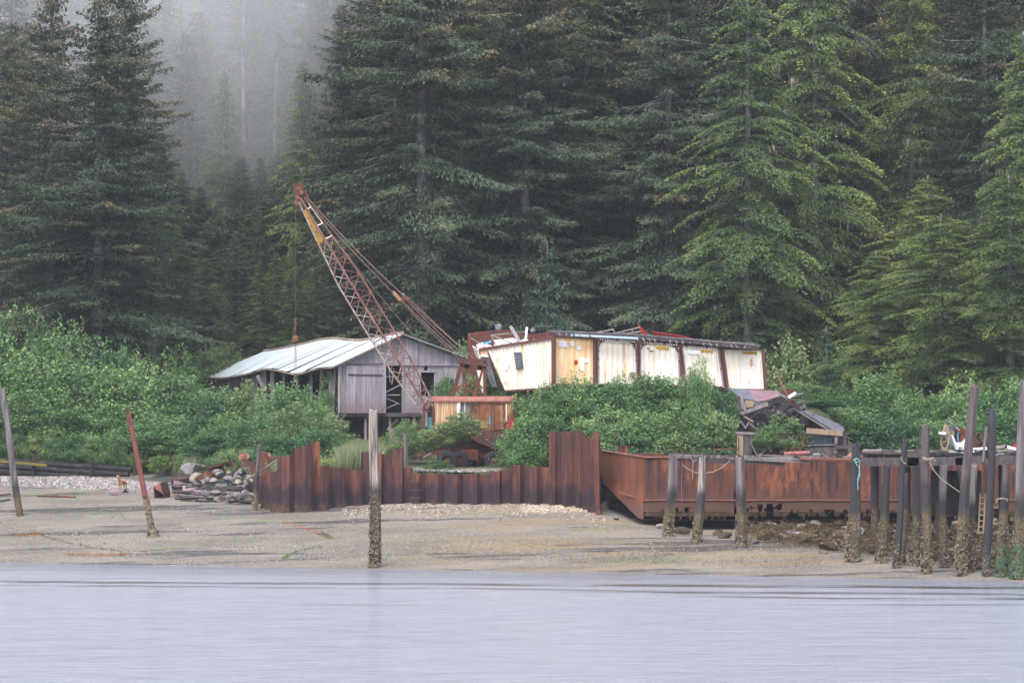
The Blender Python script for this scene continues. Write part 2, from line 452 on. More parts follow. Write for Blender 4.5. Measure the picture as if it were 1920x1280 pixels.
# ---------------------------------------------------------------- water
def make_water():
    ys = [-40, 0, 30, 52] + list(np.arange(56, 132.1, .14)) + [140, 160]
    xs = [-400, -120, -60] + list(np.linspace(-38, 38, 70)) + [60, 120, 400]
    v = []; f = []
    def h(x, y):
        z = 0.0
        return .008 * mnoise.noise(Vector((x * .25, y * 1.1, 0)))
    def slick(x, y):
        z = 0.0
        # calm wake bands along the shore, coloured dark like reflected forest: (centre y at x=0, slope, half width, height, x range)
        for c, sl, w, a, xa, xb in ((110.6, -.12, .85, .9, -60, 60), (107.4, -.16, .55, .6, -60, 8), (106.2, -.10, .8, .85, 0, 60),
                                    (103.4, -.10, .7, .7, 4, 60), (98.0, -.03, .5, .5, -10, -1.5), (99.3, -.06, .4, .4, 8, 60), (112.8, -.16, .35, .35, -30, -10)):
            yc = c + sl * x + .8 * mnoise.noise(Vector((x * .13, c, 0))) + .3 * mnoise.noise(Vector((x * .6, c, 3)))
            k = sm(xa, xa + 6, x) * (1 - sm(xb - 6, xb, x))
            d = (y - yc) / w
            if abs(d) < 4:
                z += a * k * math.exp(-d * d) * (.85 + 1.3 * mnoise.noise(Vector((x * .35, y * 1.8, c))) + .8 * mnoise.noise(Vector((x * 1.4, y * 5, c))))
        ds = shore(x) - y
        z += .42 * (1 - sm(1.5, 13, ds)) + .12 * mnoise.noise(Vector((x * .12, y * .6, 8)))
        return min(1, max(0, z))
    for y in ys:
        for x in xs: v.append((x, y, h(x, y) if 56 <= y <= 132 and abs(x) < 40 else 0.0))
    nx = len(xs)
    for j in range(len(ys) - 1):
        for i in range(nx - 1):
            q = j * nx + i
            f.append((q, q + 1, q + nx + 1, q + nx))
    SL = [slick(x, y) if 56 <= y <= 132 and abs(x) < 40 else 0.0 for (x, y, z) in v]
    m, nt, b = new_mat('sea_water')
    geo = N(nt, 'ShaderNodeNewGeometry'); pos = geo.outputs['Position']
    b.inputs['Base Color'].default_value = (.20, .215, .25, 1)
    b.inputs['Roughness'].default_value = .12
    b.inputs['IOR'].default_value = 1.45
    b.inputs['Specular IOR Level'].default_value = .6
    n1 = noise_n(nt, pos, 2.6, 5, .72, (.30, 1, 1)); n2 = noise_n(nt, pos, 11, 3, .7, (.5, 1, 1))
    ad = N(nt, 'ShaderNodeMath', operation='MULTIPLY_ADD'); nt.links.new(n2, ad.inputs[0]); ad.inputs[1].default_value = .5
    nt.links.new(n1, ad.inputs[2])
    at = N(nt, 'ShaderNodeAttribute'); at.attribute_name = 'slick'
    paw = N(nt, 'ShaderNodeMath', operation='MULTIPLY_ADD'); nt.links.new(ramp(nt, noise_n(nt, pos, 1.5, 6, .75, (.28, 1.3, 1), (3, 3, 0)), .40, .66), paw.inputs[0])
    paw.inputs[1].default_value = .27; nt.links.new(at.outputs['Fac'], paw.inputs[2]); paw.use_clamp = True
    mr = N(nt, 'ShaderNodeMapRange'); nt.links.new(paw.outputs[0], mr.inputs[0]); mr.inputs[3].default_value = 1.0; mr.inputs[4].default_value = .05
    cc = mixc(nt, paw.outputs[0], (.345, .365, .42), (.05, .056, .068)); nt.links.new(cc, b.inputs['Base Color'])  # calm streaks get a darker base colour, painting in the reflected forest
    bn = N(nt, 'ShaderNodeBump'); nt.links.new(mr.outputs[0], bn.inputs['Strength']); bn.inputs['Distance'].default_value = .20
    nt.links.new(ad.outputs[0], bn.inputs['Height']); nt.links.new(bn.outputs[0], b.inputs['Normal'])
    o = MB(); o.v = v; o.f = f
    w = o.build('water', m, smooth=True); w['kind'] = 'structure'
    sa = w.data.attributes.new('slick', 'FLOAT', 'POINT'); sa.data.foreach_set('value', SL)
make_water()

# ---------------------------------------------------------------- beach and upper ground
WALLPX = [(482, 946), (500, 952), (524, 960), (560, 960), (598, 956), (640, 951), (676, 947), (700, 946), (766, 943), (850, 945), (917, 946), (968, 944), (1040, 946), (1095, 952), (1112, 960), (1124, 966)]
WALL = [ground_at(*p) for p in WALLPX]
def wall_y(x):
    if x <= WALL[0].x:
        # left of the wall the beach rises to the bank
        t = (WALL[0].x - x)
        return min(176.5, WALL[0].y + 2 + t * 2.3) - 0.0
    for a, b in zip(WALL, WALL[1:]):
        if a.x <= x <= b.x:
            return a.y + (b.y - a.y) * (x - a.x) / max(1e-6, b.x - a.x)
    return max(152.0, WALL[-1].y + (x - WALL[-1].x) * 6) if x < 8 else 153.0
def mulw(nt, s):
    n = N(nt, 'ShaderNodeMath', operation='MULTIPLY'); nt.links.new(s, n.inputs[0]); n.inputs[1].default_value = .9
    return n.outputs[0]
def make_beach():
    xs = [-420, -150, -70] + list(np.arange(-44, 44.1, .5)) + [70, 150, 420]
    ys = [20, 60, 90, 105] + list(np.arange(110, 182, .45)) + [200]
    v = []; f = []; nx = len(xs)
    for y in ys:
        for x in xs:
            z = beach_z(max(-60, min(60, x)), y)
            if y > 108:
                z += .05 * mnoise.noise(Vector((x * .35, y * .35, 0))) + .02 * mnoise.noise(Vector((x * 1.5, y * 1.5, 2)))
                # shallow drainage channels
                for cx, sl, w in ((-21, .55, .8), (-14.5, .25, 1.0), (-9.5, .4, .7)):
                    yc = shore(x) + (x - cx) * sl * -2.2 + 8
                    z -= .05 * math.exp(-((y - yc) / w) ** 2) if abs(x - cx) < 9 else 0
            v.append((x, y, max(z, -9)))
    for j in range(len(ys) - 1):
        for i in range(nx - 1):
            q = j * nx + i
            f.append((q, q + 1, q + nx + 1, q + nx))
    m, nt, b = new_mat('beach_gravel')
    geo = N(nt, 'ShaderNodeNewGeometry'); pos = geo.outputs['Position']
    c = mixc(nt, ramp(nt, noise_n(nt, pos, .35, 4, .6, (.5, 1, 1)), .35, .65), (.200, .178, .150), (.130, .116, .098))
    fine = noise_n(nt, pos, 7, 4, .75, (.8, 1, 1))
    c = mixc(nt, ramp(nt, fine, .53, .66), c, (.34, .29, .22))
    c = mixc(nt, ramp(nt, noise_n(nt, pos, 9, 3, .75, (.8, 1, 1), (5, 5, 5)), .56, .66), c, (.055, .047, .040))
    # rockweed and tan gravel belts, mostly centre-right and low on the beach
    sep = N(nt, 'ShaderNodeSeparateXYZ'); nt.links.new(pos, sep.inputs[0])
    belt = ramp(nt, noise_n(nt, pos, .33, 5, .65, (.28, 1.3, 1), (11, 2, 0)), .50, .60)
    xr = ramp(nt, sep.outputs[0], -12, 2)
    mu = N(nt, 'ShaderNodeMath', operation='MULTIPLY'); nt.links.new(belt, mu.inputs[0]); nt.links.new(xr, mu.inputs[1])
    mu2 = N(nt, 'ShaderNodeMath', operation='MULTIPLY'); nt.links.new(mu.outputs[0], mu2.inputs[0])
    nt.links.new(ramp(nt, noise_n(nt, pos, 4.5, 4, .8, (.7, 1, 1), (1, 9, 0)), .38, .62), mu2.inputs[1])
    c = mixc(nt, mu2.outputs[0], c, (.235, .165, .075))
    gr = N(nt, 'ShaderNodeMath', operation='MULTIPLY')
    nt.links.new(ramp(nt, noise_n(nt, pos, .30, 4, .6, (.3, 1.6, 1), (3, 21, 0)), .60, .68), gr.inputs[0])
    nt.links.new(ramp(nt, noise_n(nt, pos, 5, 4, .8, (.5, 1, 1), (1, 9, 7)), .42, .6), gr.inputs[1])
    c = mixc(nt, gr.outputs[0], c, (.12, .17, .045))
    wet = ramp(nt, noise_n(nt, pos, .25, 6, .65, (.25, 1.2, 1), (31, 1, 0)), .53, .58)
    c = mixc(nt, mulw(nt, wet), c, (.10, .095, .095))
    nt.links.new(c, b.inputs['Base Color'])
    rr = N(nt, 'ShaderNodeMapRange'); nt.links.new(wet, rr.inputs[0]); rr.inputs[3].default_value = .75; rr.inputs[4].default_value = .16
    nt.links.new(rr.outputs[0], b.inputs['Roughness'])
    bn = N(nt, 'ShaderNodeBump'); bn.inputs['Strength'].default_value = .45; bn.inputs['Distance'].default_value = .08
    nt.links.new(fine, bn.inputs['Height']); nt.links.new(bn.outputs[0], b.inputs['Normal'])
    o = MB(); o.v = v; o.f = f
    g = o.build('beach', m, smooth=True); g['kind'] = 'structure'
make_beach()
def make_upper():
    xs = [-560, -300, -150, -90, -60] + list(np.arange(-44, 44.1, .6)) + [60, 90, 150, 300, 560]
    rows = [-.02, .02, .35, .9, 1.6, 2.6, 4, 6, 8.5, 11.5, 15, 19, 23, 27, 32, 38, 45, 60, 80, 110, 150, 200, 260, 340, 430]
    v = []; f = []; nx = len(xs)
    for j, r in enumerate(rows):
        for x in xs:
            inside = WALL[0].x < x < WALL[-1].x
            y0 = wall_y(max(-44, min(44, x))) + (.5 if inside else 0)
            y = y0 + r
            if j == 0: z = beach_z(max(-60, min(60, x)), y0) - .6
            else:
                z = upper_z(x, y)
                if not inside and r < 2.6:
                    zb = beach_z(max(-60, min(60, x)), y0)
                    k = sm(-.2, 2.6, r)
                    if x < -20.5: k = sm(-.1, .5, r)
                    z = zb * (1 - k) + z * k
            v.append((x, y, z))
    for j in range(len(rows) - 1):
        for i in range(nx - 1):
            q = j * nx + i
            f.append((q, q + 1, q + nx + 1, q + nx))
    o = MB(); o.v = v; o.f = f
    g = o.build('hillside', SOIL, smooth=True); g['kind'] = 'structure'
make_upper()

# ---------------------------------------------------------------- foliage meshes
def leaf_mesh(name, P0, D, S, tone, tip, mat):
    """n diamonds: base P0, long axis D, half width vector S"""
    n = len(P0)
    V = np.empty((n, 4, 3), np.float32)
    V[:, 0] = P0; V[:, 1] = P0 + D * .5 + S; V[:, 2] = P0 + D; V[:, 3] = P0 + D * .5 - S
    me = bpy.data.meshes.new(name)
    me.vertices.add(n * 4); me.vertices.foreach_set('co', V.ravel())
    me.loops.add(n * 4); me.loops.foreach_set('vertex_index', np.arange(n * 4, dtype=np.int32))
    me.polygons.add(n); me.polygons.foreach_set('loop_start', np.arange(0, n * 4, 4, dtype=np.int32))
    me.update(calc_edges=True)
    at = me.attributes.new('tone', 'FLOAT_VECTOR', 'FACE')
    T = np.zeros((n, 3), np.float32); T[:, 0] = np.clip(tone, 0, 1); T[:, 1] = np.clip(tip, 0, 1)
    at.data.foreach_set('vector', T.ravel())
    me.materials.append(mat)
    return me
def conifer(seed, H, R, mat, style, dens=20, crown0=.10, bare=40, ls=1.0, colexp=.55):
    rg = np.random.RandomState(seed); rnd = random.Random(seed)
    Pl = []; Dl = []; Sl = []; tl = []; pl = []
    wood = MB()
    bend = rg.uniform(-.4, .4, 2)
    def axis(z): t = z / H; return np.array([bend[0] * math.sin(t * 2.6), bend[1] * math.sin(t * 2.2), z])
    tr = .011 * H
    ts = np.linspace(0, 1, 13)
    wood.tube([axis(t * H) for t in ts], [tr * (1.12 - t) ** .9 + .02 for t in ts], 8)
    z = crown0 * H
    gz = rg.uniform(0, 6.28)
    while z < H * .995:
        t = z / H
        lob = 1 + .16 * math.sin(t * 23 + gz) + .10 * math.sin(t * 51 + gz * 2)
        prof = min(1.0, (1 - t) ** colexp * 1.12) * (.62 + .38 * sm(crown0 - .05, crown0 + .25, t))
        nb = 6
        base = rg.uniform(0, 6.28)
        for k in range(nb):
            a = base + 6.283 * k / nb + rg.uniform(-.55, .55)
            L = max(.25, R * prof * lob * rg.choice([.28, .5, .75, .9, 1.0, 1.08, 1.35]) * rg.uniform(.85, 1.12))
            if rg.rand() < .09: continue
            up0 = (.55 * t ** 2 - .12 if style != 'hemlock' else .32 - .1 * (1 - t)) + rg.uniform(-.14, .14)
            droop = (.30 + .25 * (1 - t)) if style != 'hemlock' else .55
            hook = .28 if style != 'hemlock' else 0.0
            dirh = np.array([math.cos(a), math.sin(a), 0]); lat = np.array([-dirh[1], dirh[0], 0])
            n = int(dens * L * (.55 + .16 * L) * (1.0 + .25 * rg.rand())) + 8
            s = rg.uniform(.03, 1, n) ** .8
            w = (.40 * L * (1.06 - s) * np.minimum(1, s * 3) + .18) if style != 'hemlock' else (.42 * L * np.minimum(1, s * 2.4) * (1.08 - s) + .2)
            # sub-sprays: cluster lateral offsets so that the fan reads as twigs
            ntw = max(3, int(L * 2.6)); tw = np.round(s * ntw) / ntw
            s2 = tw + rg.normal(0, .035, n)
            u = rg.uniform(-1, 1, n)
            z0 = z + rg.uniform(-.3, .3)
            zz = L * (up0 * s2 - droop * s2 ** 2 + hook * s2 ** 3) - .22 * np.abs(u) * w - rg.exponential(.07 if style == 'hemlock' else .10, n)
            ax = axis(z0)
            p = ax[None] + dirh[None] * (s2 * L)[:, None] + lat[None] * (u * w)[:, None]
            p[:, 2] += zz
            d = dirh[None] * (.75 + .5 * rg.rand(n))[:, None] + lat[None] * (np.sign(u) * (.25 + .8 * rg.rand(n)))[:, None]
            hang = rg.rand(n) < .38
            d[:, 2] -= np.where(hang, 1.1 + .8 * rg.rand(n), .10 + .30 * rg.rand(n))
            d /= np.linalg.norm(d, axis=1)[:, None]
            ln = rg.uniform(.20, .42, n) * ls
            d = d * ln[:, None]
            sd = np.cross(d, np.array([0, -.25, 1.0])[None] + rg.normal(0, .40, (n, 3)))
            sd /= np.maximum(1e-4, np.linalg.norm(sd, axis=1))[:, None]
            sd *= (rg.uniform(.05, .095, n) * ls)[:, None]
            Pl.append(p); Dl.append(d); Sl.append(sd)
            bt = rg.uniform(.1, .9)
            tl.append(np.clip(bt * .6 + .4 * rg.rand(n), 0, 1) * np.where(hang, .55, 1.0))  # hanging sprays toned darker, imitating the shade under each bough
            tp = (s > .45) * ~hang * (.55 + .45 * rg.rand(n)) * (.85 if style != 'spruce' else .3) * rg.rand() * s
            if style == 'spruce' and rg.rand() < (.10 + .4 * sm(.55, .95, t)): tp = (rg.rand(n) < .45) * .9 * (s > .4)
            pl.append(tp)
            # woody branch
            if L > 1.2 and rg.rand() < .45:
                q = [ax + dirh * L * ss * .85 + np.array([0, 0, L * (up0 * ss - droop * ss ** 2 + hook * ss ** 3)]) for ss in (0, .35, .7, 1)]
                wood.tube(q, [.035 * (1.1 - i * .25) for i in range(4)], 3, False)
        z += (.62 if style != 'hemlock' else .74) * (1.0 - .45 * t) * rg.uniform(.7, 1.3) * max(.6, H / 38)
    for k in range(bare):
        zb = rg.uniform(.05, .75) * H; a = rg.uniform(0, 6.28); L = rg.uniform(1.0, 4.6)
        p = axis(zb); d = np.array([math.cos(a), math.sin(a), rg.uniform(-.35, .1)])
        wood.tube([p, p + d * L * .6, p + d * L + np.array([0, 0, -.25 * L * rg.rand()])], [.04, .028, .012], 3, False)
    cm = leaf_mesh('needle_crown', np.concatenate(Pl), np.concatenate(Dl), np.concatenate(Sl), np.concatenate(tl), np.concatenate(pl), mat)
    wm = bpy.data.meshes.new('conifer_trunk'); wm.from_pydata([tuple(map(float, q)) for q in wood.v], [], wood.f); wm.materials.append(BARK)
    return (cm, wm)
def bush(seed, H, R, mat, leaf=.17, nl=6500, nclump=60, tall=False):
    """multi-stemmed leafy shrub or alder"""
    rg = np.random.RandomState(seed)
    stems = MB(); C = []
    for k in range(9):
        a = rg.uniform(0, 6.28); r = rg.uniform(.15, .8) * R; h = H * rg.uniform(.6, .95)
        p0 = np.array([rg.uniform(-.2, .2), rg.uniform(-.2, .2), -.3]); p3 = np.array([math.cos(a) * r, math.sin(a) * r, h])
        p1 = p0 + (p3 - p0) * np.array([.2, .2, .35]); p2 = p0 + (p3 - p0) * np.array([.6, .6, .7])
        stems.tube([p0, p1, p2, p3], [.05, .04, .025, .01], 4, False)
    for k in range(nclump):
        u = rg.normal(size=3); u /= np.linalg.norm(u)
        rr = rg.uniform(.55, 1.0)
        z = .46 + .50 * u[2] * rr
        wid = 1.0 if z < .45 else (1.0 - .42 * ((z - .45) / .55) ** 1.3)
        wid *= .75 + .25 * min(1, z / .25)
        C.append((u[0] * R * rr * wid * 1.05, u[1] * R * rr * wid * 1.05, z * H * rg.uniform(.92, 1.05), rg.uniform(.75, 1.3)))
    C = np.array(C)
    per = nl // nclump
    P0 = []; T = []; TP = []
    for c in C:
        q = rg.normal(size=(per, 3)) * np.array([.30, .30, .17]) * c[3] * R / 2.3 * 1.25
        P0.append(q + c[:3]); T.append(np.clip(rg.uniform(.15, .75) + .3 * (rg.rand(per) - .5) , 0, 1))
        TP.append((rg.rand(per) < (.12 if rg.rand() < .7 else .5)) * rg.rand(per))
    # wispy shoots above the outline
    for k in range(16):
        a = rg.uniform(0, 6.28); r = rg.uniform(.1, .75) * R
        b0 = np.array([math.cos(a) * r, math.sin(a) * r, H * (1.0 - .33 * (r / R) ** 1.5) - .1]); L = rg.uniform(.25, .75) * (H / 5 + .4)
        b1 = b0 + np.array([rg.uniform(-.3, .3), rg.uniform(-.3, .3), L])
        stems.tube([b0 - (b1 - b0) * .5, b0, b1], [.014, .01, .006], 3, False)
        n = 26; s = rg.uniform(-.3, 1, n)[:, None]
        P0.append(b0 + (b1 - b0) * s + rg.normal(size=(n, 3)) * .09); T.append(rg.uniform(.4, 1, n)); TP.append(rg.rand(n) * .6)
    P0 = np.concatenate(P0); T = np.concatenate(T); TP = np.concatenate(TP)
    P0[:, 2] = np.maximum(P0[:, 2], .03)
    n = len(P0)
    nr = rg.normal(size=(n, 3)) * .8; nr[:, 2] += 1.0; nr[:, 1] -= .25
    nr /= np.linalg.norm(nr, axis=1)[:, None]
    d = np.cross(nr, rg.normal(size=(n, 3))); d /= np.linalg.norm(d, axis=1)[:, None]
    s = np.cross(nr, d)
    ln = rg.uniform(.65, 1.25, n)[:, None] * leaf
    cm = leaf_mesh('leafy_crown', P0, d * ln, s * ln * .33, T, TP, mat)
    wm = bpy.data.meshes.new('shrub_stems'); wm.from_pydata([tuple(map(float, q)) for q in stems.v], [], stems.f); wm.materials.append(TWIG)
    return (cm, wm)
def plant(kind, meshes, loc, rz, sc, label, cat, group=None, parts=('trunk', 'crown'), lean=(0, 0)):
    o = thing(kind, label, cat, loc, group)
    o.rotation_euler = (lean[0], lean[1], rz)
    o.scale = sc
    for nm, me in zip(parts, (meshes[1], meshes[0])):
        c = bpy.data.objects.new(nm, me); COL.objects.link(c); c.parent = o
    if len(meshes) > 2 and loc[1] < 205:
        c = bpy.data.objects.new('hanging_lichen', meshes[2]); COL.objects.link(c); c.parent = o; c['kind'] = 'stuff'
    return o
def snag_mesh(seed, H):
    rg = np.random.RandomState(seed); w = MB(); b = rg.uniform(-.5, .5, 2)
    def axis(z): return (b[0] * math.sin(z / H * 2.4), b[1] * math.sin(z / H * 2.1), z)
    w.tube([axis(t * H) for t in np.linspace(0, 1, 12)], [.17 * (1.1 - t) + .07 for t in np.linspace(0, 1, 12)], 7)
    for k in range(46):
        z = rg.uniform(.15, .97) * H; a = rg.uniform(0, 6.28); L = rg.uniform(.5, 2.6) * (1.15 - z / H); p = np.array(axis(z)); d = np.array([math.cos(a), math.sin(a), rg.uniform(-.4, .15)])
        w.tube([p, p + d * L * .6, p + d * L + np.array([0, 0, -.3 * L])], [.04, .025, .01], 3, False)
    me = bpy.data.meshes.new('snag_trunk'); me.from_pydata([tuple(map(float, q)) for q in w.v], [], w.f); me.materials.append(SNAG); return me
def lichen_mesh(seed, H, R):
    rg = np.random.RandomState(seed); Pl = []; Dl = []; Sl = []
    for k in range(24):
        a = rg.uniform(0, 6.28); t = rg.uniform(.12, .7); r = R * (1 - t) ** .55 * rg.uniform(.35, .95)
        c = np.array([math.cos(a) * r, math.sin(a) * r, t * H]); n = rg.randint(6, 22)
        Pl.append(c + rg.normal(size=(n, 3)) * np.array([.22, .22, .08])); d = np.zeros((n, 3)); d[:, 2] = -rg.uniform(.2, .75, n); d[:, :2] = rg.normal(size=(n, 2)) * .03
        Dl.append(d); s = rg.normal(size=(n, 3)) * .022; s[:, 2] = 0; Sl.append(s)
    P0 = np.concatenate(Pl); return leaf_mesh('hanging_lichen', P0, np.concatenate(Dl), np.concatenate(Sl), rg.rand(len(P0)), rg.rand(len(P0)) * 0, LICHEN)
SPR = [conifer(11 + i, 38, 6.6 + .5 * (i % 2), SPRUCE, 'spruce', 44, ls=.82, colexp=(.5, .62, .45, .5)[i]) for i in range(4)]
HEM = [conifer(31 + i, 34, 6.4, HEMLOCK, 'hemlock', 54, ls=.70) for i in range(3)]
HEM = [h + (lichen_mesh(5 + i, 34, 6.4),) for i, h in enumerate(HEM)]
FAR = [conifer(51 + i, 34, 4.6, SPRUCE if i < 2 else HEMLOCK, 'spruce' if i < 2 else 'hemlock', 20, .06, 60) for i in range(4)]
YNG = [conifer(71, 8, 2.0, YOUNG, 'young', 110, .03, 0, .48, .85)]
ALD = [bush(81 + i, 5.0, 2.4, (ALDER, ALDER, ALDER2, ALDER, ALDER3, ALDER)[i], (.21, .18, .24, .20, .22, .17)[i], (7600, 9000, 6000, 7600, 7600, 9600)[i], 58) for i in range(6)]
LOW = [bush(91 + i, 1.4, 1.1, SALAL if i else ALDER, .12, 1500, 22) for i in range(2)]
# ---------------------------------------------------------------- trees
rt = random.Random(5)

def tree(px, Y, pytop, fam, idx, label, group, cat='spruce tree', name='spruce_tree', wide=1.0, lean=(0, 0), H0=38.0, zoff=0.0, rz=None):
    top = P(px, pytop, Y)
    z0 = upper_z(top.x, Y) - .3 + zoff
    s = (top.z - z0) / H0
    return plant(name, fam[idx % len(fam)], (top.x, Y, z0), rt.uniform(0, 6.28) if rz is None else rz, (s * wide, s * wide, s), label, cat, group, lean=lean)
g1 = 'large conifers at the front edge of the forest'
tree(98, 196, -15, SPR, 0, 'tall dark spruce with a grey trunk, leftmost of the big spruces at the left', g1, wide=.95)
tree(180, 191, 0, SPR, 1, 'tall spruce with rusty brown cones on its upper crown, left of the misty gap', g1, wide=1.25)
tree(238, 199, -60, SPR, 2, 'spruce whose spiky right side stands against the pale mist at left', g1, wide=.86)
tree(20, 203, 40, SPR, 3, 'dim spruce at the left edge of the photo behind the two big spruces', g1, wide=.9)
tree(797, 197, -330, SPR, 2, 'huge dark spruce with drooping boughs over the mist, behind the crane boom', g1, wide=.93)
tree(992, 200, -200, SPR, 0, 'dark spruce with a pale trunk above the left end of the cargo containers', g1, wide=.95)
tree(890, 208, -160, HEM, 1, 'green conifer squeezed between the two dark spruces behind the crane', g1, 'conifer', 'hemlock_tree', H0=34, wide=.8)
tree(1095, 207, -90, HEM, 2, 'conifer with bright green twig ends, right of the pale-trunked spruce', g1, 'conifer', 'hemlock_tree', H0=34, wide=.85)
tree(1258, 199, -210, SPR, 1, 'dark spruce with a straight visible trunk above the middle of the containers', g1, wide=.95)
tree(1170, 210, -60, SPR, 3, 'dull green spruce set back between two dark spruces in the centre', g1, wide=.9)
tree(1400, 192, -30, HEM, 0, 'broad green hemlock with layered boughs just above the right containers', g1, 'hemlock tree', 'hemlock_tree', H0=34, wide=1.0)
tree(1520, 198, -170, HEM, 1, 'bright green hemlock with flat sprays, right of the container row', g1, 'hemlock tree', 'hemlock_tree', H0=34, wide=.85)
tree(1625, 205, -190, SPR, 2, 'dark spruce in the shade between the hemlocks at right', g1, wide=.85)
tree(1735, 190, 330, HEM, 2, 'short leaning hemlock with a bare crooked top above the dock', g1, 'hemlock tree', 'hemlock_tree', H0=34, wide=1.7, lean=(0, -.05))
tree(1842, 195, -200, SPR, 3, 'tall spruce with a pinkish grey trunk above the dock at right', g1, wide=.85)
tree(1700, 201, -60, HEM, 0, 'yellow-green hemlock with long sagging limbs and hanging lichen at right', g1, 'hemlock tree', 'hemlock_tree', H0=34, wide=.95)
tree(1915, 186, 60, HEM, 1, 'bright hemlock at the right edge of the photo', g1, 'hemlock tree', 'hemlock_tree', H0=34, wide=.95)
for i, (px, Y, top, lab) in enumerate([(462, 226, -120, 'pale trunk rising through the mist, the longest one in the gap'), (421, 223, 150, 'pale broken trunk left of the longest one in the misty gap'), (526, 225, 120, 'pale trunk right of the longest one in the misty gap'), (642, 222, 180, 'dim trunk left of the huge spruce behind the crane boom')]):
    c = P(px, top, Y); z0 = upper_z(c.x, Y) - .3
    o = bpy.data.objects.new('dead_tree', snag_mesh(60 + i, c.z - z0)); COL.objects.link(o); o.location = (c.x, Y, z0)
    tag(o, lab, 'dead tree', 'dead trunks in the misty gap')
tree(1772, 180, 400, HEM, 0, 'low hemlock with boughs reaching down behind the tall leaning piling', g1, 'hemlock tree', 'hemlock_tree', H0=34, wide=1.9)
tree(1890, 178, 330, HEM, 2, 'low yellow-green hemlock above the right end of the dock', g1, 'hemlock tree', 'hemlock_tree', H0=34, wide=1.6)
tree(1640, 184, 470, HEM, 1, 'low hemlock behind the bushes between the ruin and the dock', g1, 'hemlock tree', 'hemlock_tree', H0=34, wide=1.9)
tree(1030, 179, 452, YNG, 0, 'small pale green young spruce standing behind the containers', None, 'young spruce', 'young_spruce', H0=8, zoff=.4)
tree(1545, 181, 612, YNG, 0, 'small young conifer at the foot of the forest, right of the containers', None, 'young spruce', 'young_spruce', H0=8, wide=.9, rz=2)
tree(288, 186, 618, YNG, 0, 'young conifer poking out of the alder thicket at left', None, 'young spruce', 'young_spruce', H0=8, wide=.8, rz=4)
# the mist gap and the crowded stand on the slope behind
gm = 'conifers on the misty slope'
for i, (px, Y, top) in enumerate([(300, 219, 250), (352, 226, 60), (392, 238, -60), (421, 222, 130), (462, 229, -140), (500, 246, -60), (523, 226, 60), (566, 218, 110), (600, 233, -40), (640, 216, 10),
                                  (330, 216, 420), (375, 214, 470), (440, 213, 440), (490, 214, 400), (545, 212, 480), (600, 212, 380), (655, 210, 330), (700, 209, 300), (280, 245, -20), (445, 262, -120), (540, 266, -130), (610, 258, -110), (340, 268, -90), (670, 240, -80)]):
    tree(px, Y, top, FAR, i, 'hazy slender conifer on the misty slope between the big spruces', gm, 'conifer', 'slope_conifer', H0=34, wide=1.25 if top > 200 else 1.05)
k = 0
for Y, base_top, step in ((209, 520, 30), (214, 420, 34), (221, 330, 38), (231, 240, 42), (243, 150, 48)):
    px = 275 + (k * 13) % 30
    while px < 700:
        if Y > 212 or px > 330: tree(px, Y + rt.uniform(-2, 2), base_top + rt.uniform(-60, 60), FAR, rt.randrange(4), 'hazy slender conifer ' + ['low', 'fairly low', 'halfway up', 'high', 'highest'][k] + ' on the misty slope, ' + ['left side', 'middle', 'right side'][min(2, max(0, int((px - 275) / 142)))], gm, 'conifer', 'slope_conifer', H0=34, wide=rt.uniform(1.3, 1.8) if base_top > 300 else 1.15)
        px += step * rt.uniform(.8, 1.2)
    k += 1
for px, Y, top in [(310, 232, -40), (340, 240, -150), (372, 228, 20), (405, 236, -170), (432, 250, -200), (478, 236, -60), (508, 232, -150), (540, 244, -190), (570, 236, -90), (590, 226, -20), (625, 228, -160), (655, 232, -100), (30, 226, -100), (-10, 220, 20), (60, 236, -160)]:
    tree(px, Y, top, FAR, rt.randrange(4), 'tall hazy conifer fading into the mist high on the slope', gm, 'conifer', 'slope_conifer', H0=34, wide=1.15)
gs = 'conifers of the crowded stand behind'
row = 0
for Y, step, toff in ((212, 62, 250), (226, 78, 60), (244, 90, -70), (268, 110, -150), (300, 120, -200)):
    px = -60 + (row * 31) % 50
    while px < 1990:
        if not (290 < px < 690):
            top = (toff + rt.uniform(-70, 110)) if px < 300 else rt.uniform(-260, -60) if rt.random() < .8 else rt.uniform(0, 200)
            isS = rt.random() < .4; ii = rt.randrange(4)
            kd = 'broad dark spruce' if isS else ('slender dark spruce' if ii < 2 else 'slender green hemlock')
            ar = 'at the left edge' if px < 300 else 'above the crane and barn' if px < 900 else 'above the containers' if px < 1440 else 'above the dock'
            tree(px, Y + rt.uniform(-5, 5), top, SPR if isS else FAR, ii, kd + ' in the ' + ['nearest', 'second', 'third', 'fourth', 'farthest'][row] + ' rank of the forest, ' + ar, gs, 'conifer', 'stand_conifer',
                 H0=38 if False else 35.0, wide=rt.uniform(.95, 1.3))
        px += step * rt.uniform(.8, 1.2)
    row += 1
